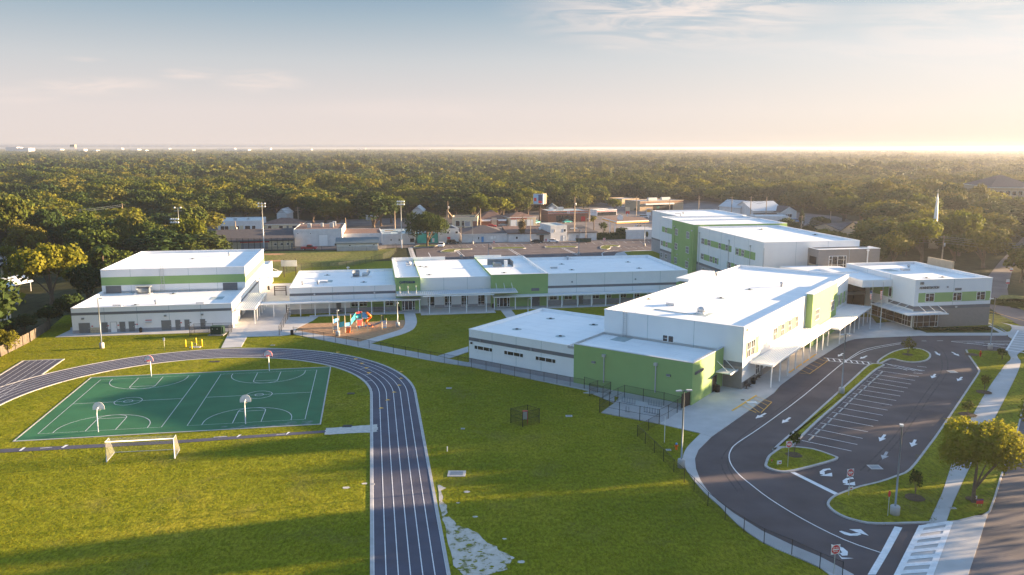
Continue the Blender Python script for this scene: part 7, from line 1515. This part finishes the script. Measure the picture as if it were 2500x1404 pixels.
bldg('tyre_shop', 'cream tyre shop with two pale roller doors and a red-brown roof', (1244, 553), (1308, 551), 4.2, 12, 'hip', 'cream', 'shingle_brown', [('door', .04, .28, .1, 3.0, 'canopy'), ('door', .66, .9, .1, 3.0, 'canopy'), ('shop', .33, .6, .2, 2.2, 'glass'), ('text', .04, 0, 3.3, .9, 'red', 'GOOD AUTO TIRES', 1.0)], rise=1.8)
cs = bldg('convenience_store', 'brick convenience store with an orange, green and white striped fascia', (1338, 543), (1436, 541), 5.2, 16, 'flat', 'brick', 'joint', [('band', 0, 1, 4.1, 5.5, 'paint_white'), ('shop', .2, .62, .2, 3.2, 'glass'), ('shop', .82, .92, .3, 2.6, 'red'), ('unit', .1, .2, .1, 1.5, 'white_trim', 5), ('unit', .32, .48, .1, 1.6, 'metal_light', 7)], par=.3)
c0 = cs.o; LL = np.linalg.norm(np.array(G(1436, 541)) - np.array(G(1338, 543))); FF = Face('s', c0[1], -1)
for z0, z1, m in ((5.0, 5.4, 'orange'), (4.6, 4.9, 'transformer'), (4.15, 4.35, 'red')): M = MB(); FF.box(M, c0[0], c0[0] + LL, z0, z1, .121, .15, m); M.build('fascia_stripe', cs)
M = MB(); FF.box(M, c0[0] + LL * .47, c0[0] + LL * .53, 4.2, 5.4, .151, .2, 'paint_white'); sg_ = M.build('sign_board', cs); text(cs, Face('s', c0[1] - .19, -1), c0[0] + LL * .48, 4.35, 1.2, '7', 'red', depth=.03)
bldg('white_yard_wall', 'long white wall of the low building beside the filling station', (1529, 584), (1602, 583), 3.6, 12, 'flat', 'bw', 'concrete', [], par=.1)
bldg('tan_superstore', 'large tan flat-roofed store above the filling station', (1562, 516), (1668, 512), 5.4, 16, 'flat', 'tanwall', 'base_grey', [('awn', .1, .75, 3.6, 4.4, 'white_trim'), ('shop', .3, .75, .2, 3.4, 'black'), ('shop', .36, .44, 1.2, 2.8, 'turquoise'), ('band', 0, 1, 4.6, 5.1, 'brick'), ('unit', .3, .5, .1, 1.8, 'metal_light', 5), ('unit', .7, .9, .1, 1.6, 'metal_light', 9)])
bldg('tan_annex', 'long low tan annex left of the tan store', (1518, 505), (1560, 503), 4.5, 14, 'flat', 'tanwall', 'base_grey', [])
# filling station canopy
T = Thing('filling_station_canopy', 'white and orange edged filling station canopy over the yard', 'canopy', F0, (*G(1500, 572), 0))
pl_ = [G(1470, 531, 5.6), G(1506, 541, 5.6), G(1584, 537.5, 5.6), G(1570, 530.5, 5.6), G(1490, 527.5, 5.6)]
M = MB(); M.prism(pl_, 5.1, 5.65, 'paint_white', 'shingle_brown', True); M.build('canopy', T); M = MB(); q = ccw(pl_); kerb(M, q, -.12, 4.7, 5.2, 'stucco_orange'); M.build('orange_band', T)
for p in ((1489, 568), (1501, 572), (1560, 566)): x, y = G(*p); M = MB(); M.box(x - .25, x + .25, y - .25, y + .25, 0, 5.1, 'paint_white'); M.build('column', T)
x, y = G(1514, 535, 6); M = MB(); disc(M, x, y, 6.6, 1.3, 0, 'paint_white', 0); M.build('round_sign', T)
bldg('small_station_canopy', 'far white-edged canopy among palms behind the filling station', (1457, 527), (1506, 525), 2.8, 8, 'flat', 'paint_white', 'joint', [('shop', .03, .97, 0, 1.9, 'glass'), ('band', 0, 1, 2.2, 2.5, 'red')])
for bx, by, ty, w_, m2, lb in ((1532, 530, 506, 2.2, 'red', 'tall orange and red price sign by the far street'), (1583, 533, 509, 2.2, 'stucco_orange', 'white price sign with an orange emblem near the tan store')):
    x, y = G(bx, by); h = hgt_px(bx, by, ty); T = Thing('price_sign', lb, 'sign', F0, (x, y, 0)); M = MB(); M.box(x - .2, x + .2, y - .2, y + .2, 0, h * .4, 'paint_white'); M.build('post', T); M = MB(); M.box(x - w_ / 2, x + w_ / 2, y - .15, y + .15, h * .3, h, 'paint_white' if bx > 1550 else 'cream'); b_ = M.build('sign_board', T); M = MB(); M.box(x - w_ / 2 + .1, x + w_ / 2 - .1, y - .18, y - .151, h * .32 if bx < 1550 else h * .62, h * .6 if bx < 1550 else h * .92, m2); M.build('emblem', b_)
# billboard
x, y = G(1318, 545); T = Thing('billboard', 'blue and red billboard on a steel post right of the vine tree', 'billboard', F0, (x, y, 0)); ht = hgt_px(1318, 545, 473)
M = MB(); M.tube([(x, y, 0), (x, y, ht - 5)], .5, 'dark_bronze', 8); M.build('post', T); M = MB(); M.box(x - 4.5, x + 3, y - 1.2, y + 1.2, ht - 5.6, ht - 5.1, 'dark_bronze'); M.build('platform', T)
M = MB(); board(M, x - .8, y - .5, ht - 5, ht, 5.6, -.55, 'metal_light', .12); bb = M.build('panel', T)
M = MB(); board(M, x - .93, y - .72, ht - 4.7, ht - .3, 5.1, -.55, 'billboard', .02); board(M, x + .05, y - 1.35, ht - 4.4, ht - .5, 2.0, -.55, 'navy', .02); board(M, x + .03, y - 1.40, ht - 4.4, ht - 3.3, 1.9, -.55, 'red', .02); board(M, x - 2.3, y + .08, ht - 3.6, ht - 2.0, 1.4, -.55, 'red', .02); M.build('poster', bb)
M = MB(); board(M, x + 1.6, y + .6, ht - 5, ht, 5.0, .9, 'dark_bronze', .12); M.build('rear_panel', T)
# white gabled houses and neighbours on the right
bldg('white_gabled_house', 'white gabled house with a steep roof, left of the white pair', (1806, 532), (1846, 530), 5.0, 16, 'gable_front', 'bw', 'metal_light', [('win', .3, .5, 1, 3, 'glass')], rise=3.5)
bldg('white_veranda_house', 'white house with a long veranda roof behind the three storey block', (1838, 536), (1912, 534), 4.2, 20, 'gable_side', 'bw', 'metal_light', [('awn', .0, 1, 2.8, 3.2, 'shingle'), ('win', .2, .3, .8, 2.4, 'glass'), ('win', .5, .7, .8, 2.4, 'glass')], rise=4.2)
bldg('white_small_gable', 'small white gabled house at the right of the white houses', (1905, 536), (1944, 533), 3.8, 14, 'gable_front', 'bw', 'shingle', [('win', .3, .7, .8, 2.4, 'glass')], rise=2.6)
bldg('white_lean_to', 'white flat-roofed building peeping over the three storey roof', (1845, 548), (1925, 548), 3.6, 10, 'flat', 'bw', 'bw', [])
bldg('church_hall', 'brown steep-roofed church hall among the trees left of the steeple', (2118, 606), (2210, 599), 4.0, 14, 'gable_side', 'tanwall', 'shingle', [], rise=5.0)
bldg('church_annex', 'low brown-roofed annex in front of the church hall', (2052, 590), (2110, 586), 4.2, 16, 'gable_side', 'tanwall', 'shingle', [], rise=2)
x, y = G(2278, 606); hs = hgt_px(2278, 606, 462); T = Thing('church_steeple', 'slender white church steeple with a cross on top', 'steeple', F0, (x, y, 0)); M = MB(); M.lathe(x, y, [(1.6, 0), (1.4, 5), (.85, hs * .4), (.8, hs * .42), (.38, hs * .8), (.38, hs * .82), (.10, hs * .93)], 'white_trim', 8); M.build('spire', T); M = MB(); M.box(x - .09, x + .09, y - .09, y + .09, hs * .93, hs, 'cream'); M.box(x - .5, x + .5, y - .08, y + .08, hs * .965, hs * .975, 'cream'); M.build('cross', T)
bldg('hazy_office_block', 'hazy tan office block with a grey hipped roof at the right edge', (2413, 522), (2530, 524), 14.5, 50, 'hip', 'tanwall', 'shingle', [('win', .06 + .13 * k, .15 + .13 * k, 10.4, 12.6, 'glass') for k in range(6)] + [('shop', .06 + .13 * k, .15 + .13 * k, 6.4, 8.8, 'brick') for k in range(6)] + [('shop', .06 + .13 * k, .15 + .13 * k, 1.5, 5.0, 'bw') for k in range(6)], rise=6)
# houses at the left
bldg('white_bungalow', 'white flat-roofed bungalow at the left edge above the grey gabled house', (-30, 653), (26, 646), 3.0, 10, 'flat', 'bw', 'metal_light', [('win', .5, .8, 1, 2, 'glass')], par=.15)
bldg('grey_gabled_house', 'small dark-roofed house above the curved white boat cover', (26, 692), (66, 688), 3.3, 10, 'gable_side', 'cream', 'shingle', [('win', .2, .4, .9, 2.2, 'glass')], rise=1.6)
bldg('slate_carport', 'slate-blue flat carport in front of the curved white boat cover', (-40, 752), (50, 742), 3.0, 8, 'flat', 'base_grey', 'metal_grey', [('shop', .3, .85, .1, 2.4, 'black')], par=.05)
bldg('cream_cottage', 'cream cottage with a brown gable roof at the left edge', (-45, 808), (29, 788), 3.2, 8, 'gable_side', 'cream', 'shingle_brown', [('win', .68, .74, 1, 2.2, 'glass'), ('win', .86, .94, 1, 2.2, 'glass')], rise=1.5)
bldg('pale_roofed_house', 'pale flat roof glimpsed among the trees at upper left', (22, 612), (52, 610), 3.2, 8, 'flat', 'cream', 'bw', [], par=.1)
bldg('long_dark_roof_house', 'long dark roof between trees at the left', (38, 580), (88, 578), 3.4, 10, 'gable_side', 'bw', 'shingle', [('win', .3, .4, 1, 2, 'glass')], rise=1.6)
bldg('blue_gabled_house', 'small blue-roofed white gabled house in the left wood clearing', (102, 545), (122, 545), 3.6, 12, 'gable_front', 'bw', 'metal_roof', [], rise=2.4)
bldg('long_blue_house', 'long blue-grey roof beside the gabled house in the left clearing', (122, 546), (166, 544), 3.2, 12, 'gable_side', 'bw', 'metal_roof', [], rise=1.8)
# curved white cover
a, b = np.array(G(-40, 728)), np.array(G(70, 705)); d = (b - a) / np.linalg.norm(b - a); nn = np.array([-d[1], d[0]]); T = Thing('boat_cover', 'long curved white shelter roof behind the slate-blue carport', 'shelter', F0, (*a, 0)); M = MB(); k = 12; L = np.linalg.norm(b - a)
for i in range(k):
    for j in range(8):
        def P_(i, j): t = i / k; u = j / 8; e = 1 if t < .85 else max(.25, 1 - ((t - .85) / .15) ** 2 * .8); p = a + d * L * t + nn * (u - .5) * 7 * e; return (p[0], p[1], 2.3 + 1.7 * sin(pi * u) * e)
        M.add([P_(i, j), P_(i + 1, j), P_(i + 1, j + 1), P_(i, j + 1)], [(0, 1, 2, 3)], 'canopy', True)
M.build('cover', T)
for t in (.1, .45, .8):
    for u in (-3.3, 3.3): p = a + d * L * t + nn * u; M = MB(); M.box(p[0] - .08, p[0] + .08, p[1] - .08, p[1] + .08, 0, 2.4, 'metal_light'); M.build('post', T)
# far buildings in the wood and on the horizon
for ax, bx_, by, h, dp, wm_, lb in DIST: bldg('distant_building', lb, (ax, by), (bx_, by), h, dp, 'flat', wm_, 'bw', [('shop', .1, .9, h * .3, h * .5, 'base_grey')], par=1.0)

for i, (a, b, d, h, lb) in enumerate(farpos):
    T = Thing('far_house', lb, 'house', F0, (a, d, 0)); M = MB(); M.box(a, b, d, d + 12, 0, h - 2.4, 'bw'); nm = (a + b) / 2
    if i not in (0, 6): M.add([(a, d, h - 2.4), (b, d, h - 2.4), (nm, d, h), (a, d + 12, h - 2.4), (b, d + 12, h - 2.4), (nm, d + 12, h)], [(0, 1, 2), (3, 5, 4)], 'bw')
    M.build('wall', T); M = MB(); rmm = 'metal_roof' if i in (2, 5) else 'metal_light'
    if i in (0, 6): M.add([(a - .5, d - .5, h - 2.4), (b + .5, d - .5, h - 2.4), (b + .5, d + 12.5, h - 2.4), (a - .5, d + 12.5, h - 2.4), (a + 3, d + 6, h), (b - 3, d + 6, h)], [(0, 1, 5, 4), (1, 2, 5), (2, 3, 4, 5), (3, 0, 4)], rmm)
    else: M.add([(a - .5, d - .4, h - 2.5), (nm, d - .4, h + .05), (nm, d + 12.4, h + .05), (a - .5, d + 12.4, h - 2.5), (b + .5, d - .4, h - 2.5), (b + .5, d + 12.4, h - 2.5)], [(0, 1, 2, 3), (1, 4, 5, 2)], rmm)
    M.build('roof', T)
# ---- vehicles
def car(bx, by, ang, m, label, kind='sedan', name='parked_car', cat='car'):
    x, y = G(bx, by); F = Fr(ang); n, q = F.l(x, y); T = Thing(name, label, cat, F, (n, q, 0), 'vehicles by the shopping strip')
    L, W = (4.6, 1.8) if kind == 'sedan' else ((5.6, 2.0) if kind == 'pickup' else (4.9, 1.95))
    if kind == 'sedan': prof = [(-2.3, .35), (-2.3, .8), (-2.1, .92), (-1.5, .98), (1.2, .95), (2.1, .82), (2.3, .6), (2.3, .35)]; cab = [(-1.6, .98), (-1.0, 1.42), (.45, 1.42), (1.15, .95)]
    elif kind == 'pickup': prof = [(-2.8, .5), (-2.8, 1.1), (-.6, 1.1), (1.3, 1.12), (2.6, 1.05), (2.8, .8), (2.8, .5)]; cab = [(-.75, 1.1), (-.6, 1.8), (.75, 1.8), (1.35, 1.12)]
    else: prof = [(-2.45, .4), (-2.45, 1.0), (1.3, 1.02), (2.3, .95), (2.45, .7), (2.45, .4)]; cab = [(-2.4, 1.0), (-2.2, 1.72), (.6, 1.72), (1.25, 1.02)]
    def ext(M, pf, w_, mm):
        k = len(pf); M.add([(n + a, q - w_, b) for a, b in pf] + [(n + a, q + w_, b) for a, b in pf], [tuple(range(k)), tuple(range(k, 2 * k))[::-1]] + [(i, k + i, k + (i + 1) % k, (i + 1) % k) for i in range(k)], mm)
    M = MB(); ext(M, prof[::-1], W / 2, m); ext(M, [(a * .98 - .02, b + .02) for a, b in cab][::-1], W / 2 - .16, m); M.build('body', T)
    M = MB(); c2 = [(cab[0][0] - .03, cab[0][1] + .05), (cab[1][0] - .02, cab[1][1] - .08), (cab[2][0] + .04, cab[2][1] - .08), (cab[3][0] + .03, cab[3][1] + .05)]; ext(M, c2[::-1], W / 2 - .13, 'glass'); M.build('windows', T)
    for a in (-L * .31, L * .31):
        for s_ in (-1, 1):
            M = MB(); yc = q + s_ * (W / 2 - .1); M.tube([(n + a, yc - .11, .34), (n + a, yc + .11, .34)], .34, 'rubber', 12); wl_ = M.build('wheel', T); M = MB(); M.tube([(n + a, yc + s_ * .111, .34), (n + a, yc + s_ * .13, .34)], .2, 'metal_light', 8); M.build('rim', wl_)
    for s_ in (-1, 1): M = MB(); M.box(n + prof[-1][0] - .02, n + prof[-1][0] + .03, q + s_ * W * .36 - .15, q + s_ * W * .36 + .15, .6, .76, 'paint_white'); M.build('headlight', T)
car(755, 610, 0, 'red', 'red pickup parked in front of the white warehouse', 'pickup', 'pickup_truck', 'pickup')
car(1077, 603, -90, 'paint_white', 'white pickup facing the camera in the corner of the back car park', 'pickup', 'pickup_truck', 'pickup')
mat('car_dark', (.03, .045, .05), .25, .3); mat('car_teal', (.03, .30, .32), .35)
car(1106, 596, 0, 'car_dark', 'dark green-black van parked left of the grey range', 'suv'); car(1311, 593.5, 0, 'car_dark', 'black sedan half hidden under the lamp post near the palm'); car(1350, 592, 0, 'paint_white', 'white sedan in front of the boxy white building')
car(1309, 546, 60, 'car_teal', 'turquoise car right of the tyre shop', 'suv'); car(1573, 532, 10, 'canopy', 'pale blue van near the white price sign', 'suv'); car(1560, 557, 5, 'metal_light', 'silver car driving past below the filling station canopy')
car(1385, 544, 30, 'car_teal', 'teal car parked under the striped store fascia'); car(1925, 545, 0, 'metal_light', 'silver car before the small white gable'); car(1942, 543, 10, 'blue', 'blue car beside the small white gable', 'suv'); car(2450, 612, 60, 'canopy', 'pale car parked up the far street'); car(1520, 506, 0, 'paint_white', 'white car before the tan annex'); car(1228, 552, 15, 'metal_light', 'silver car left of the tyre shop')
car(1200, 555, 0, 'red', 'red car before the maroon roofed shops')
for i, (bx, w_) in enumerate(((1416, 3.4), (1434, 3.0))): x, y = G(bx, 591.5); T = Thing('refuse_skip', ('left green refuse skip under the lamp post', 'right green refuse skip beside the lamp post')[i], 'skip', F0, (x, y, 0)); M = MB(); M.add([(x - w_ * .42, y - .7, .15), (x + w_ * .42, y - .7, .15), (x + w_ * .42, y + .7, .15), (x - w_ * .42, y + .7, .15), (x - w_ / 2, y - .8, 1.5), (x + w_ / 2, y - .8, 1.5), (x + w_ / 2, y + .8, 1.5), (x - w_ / 2, y + .8, 1.5)], [(3, 2, 1, 0), (4, 5, 6, 7), (0, 1, 5, 4), (1, 2, 6, 5), (2, 3, 7, 6), (3, 0, 4, 7)], 'transformer'); M.build('container', T); M = MB(); M.box(x - w_ / 2 - .03, x + w_ / 2 + .03, y - .83, y + .83, 1.501, 1.58, 'black'); M.build('lid', T)
# signboards on the far side of the street near the administration block
for bx, by, ty, lb in ((2459, 703, 682, 'small white and red street sign cluster by the far street'), (2468, 668, 655, 'tiny white sign farther up the far street')):
    x, y = G(bx, by); h = hgt_px(bx, by, ty); T = Thing('street_sign', lb, 'sign', F0, (x, y, 0)); M = MB(); M.tube([(x, y, 0), (x, y, h)], .05, 'metal_light', 5); M.build('post', T); M = MB(); M.box(x - .45, x + .45, y - .04, y - .02 + .0, h * .45, h, 'paint_white'); M.box(x - .46, x + .46, y - .06, y - .041, h * .5, h * .65, 'red'); M.build('sign_plate', T)
# ================================================================== STANDING GRASS
leafmat('grass_blade', (0.16, 0.195, 0.010), (0.21, 0.235, 0.011), (0.28, 0.26, 0.015), 0.5)
def tuft(seed, n=60, w_=.022, h=.05):
    rng = np.random.default_rng(seed); V = []; F = []
    for i in range(n):
        x, y = rng.uniform(-.6, .6, 2); a = rng.uniform(0, pi); c, s_ = cos(a) * w_, sin(a) * w_; hh = h * rng.uniform(.5, 1.3); lx, ly = rng.normal(0, .025, 2); k = len(V)
        V += [(x - c, y - s_, 0), (x + c, y + s_, 0), (x + c * .6 + lx, y + s_ * .6 + ly, hh), (x - c * .6 + lx, y - s_ * .6 + ly, hh)]; F.append((k, k + 1, k + 2, k + 3))
    me = bpy.data.meshes.new('grass_clump'); me.from_pydata(V, [], F); me.materials.append(MATS['grass_blade']); me.update(); return me
srcG = []
for k in range(4):
    o = bpy.data.objects.new('grass_clump', tuft(k)); sc.collection.objects.link(o); o.location = (-70 - 3 * k, 70, 0); o['kind'] = 'stuff'; o['label'] = 'clump of short lawn grass'; o['category'] = 'grass'; srcG.append(o)
rng = np.random.default_rng(4); gp_ = []
y = 62.0
while y < 180:
    x = -.66 * y - 3
    while x < .66 * y + 3:
        px, py = x + rng.uniform(-.5, .5), y + rng.uniform(-.5, .5); x += 1.0
        n, q = F1.l(px, py)
        if not inpoly(px, py, LAWNPOLY): continue
        if -44.9 < n < -7.4 and 104.9 < q < 134: continue
        r = math.hypot(n - nc, q - s0) if q > s0 else abs(n - nc)
        if Rn - .45 < r < Rn + LW * NL + .45: continue
        if p1 - .5 < n < p0 + .5 and 118 < q < 147.4: continue
        z = .0
        if any(inpoly(px, py, e) for e, zz_ in NOG if zz_ == 0): 
            z = -1
            for e, zz_ in NOG:
                if zz_ and inpoly(px, py, e): z = zz_
            if z < 0: continue
        gp_.append((px, py, rng.uniform(.85, 1.15), rng.uniform(.7, 1.2), rng.uniform(0, 6.28), int(rng.integers(0, 4)), z))
    y += 1.0
print('grass clumps', len(gp_))
go_ = woodland('lawn_grass', gp_, srcG, 'short green lawn grass standing over the school grounds')
for v_, p in zip(go_.data.vertices, gp_): v_.co.z = p[6]
go_['category'] = 'grass'
# ================================================================== HAZE
m = bpy.data.materials.new('haze'); m.use_nodes = True; MATS['haze'] = m
n, l = m.node_tree.nodes, m.node_tree.links; n.clear(); out = n.new('ShaderNodeOutputMaterial'); v = n.new('ShaderNodeVolumePrincipled')
v.inputs['Color'].default_value = (0.66, 0.69, 0.78, 1); v.inputs['Density'].default_value = 0.00014; v.inputs['Anisotropy'].default_value = 0.55
l.new(v.outputs[0], out.inputs['Volume'])
M = MB(); M.box(-18000, 18000, -290, 22000, -1.05, 42, 'haze'); hz_ = M.build('haze'); hz_['kind'] = 'stuff'; hz_['label'] = 'pale warm evening haze over the distant woodland'; hz_['category'] = 'haze'
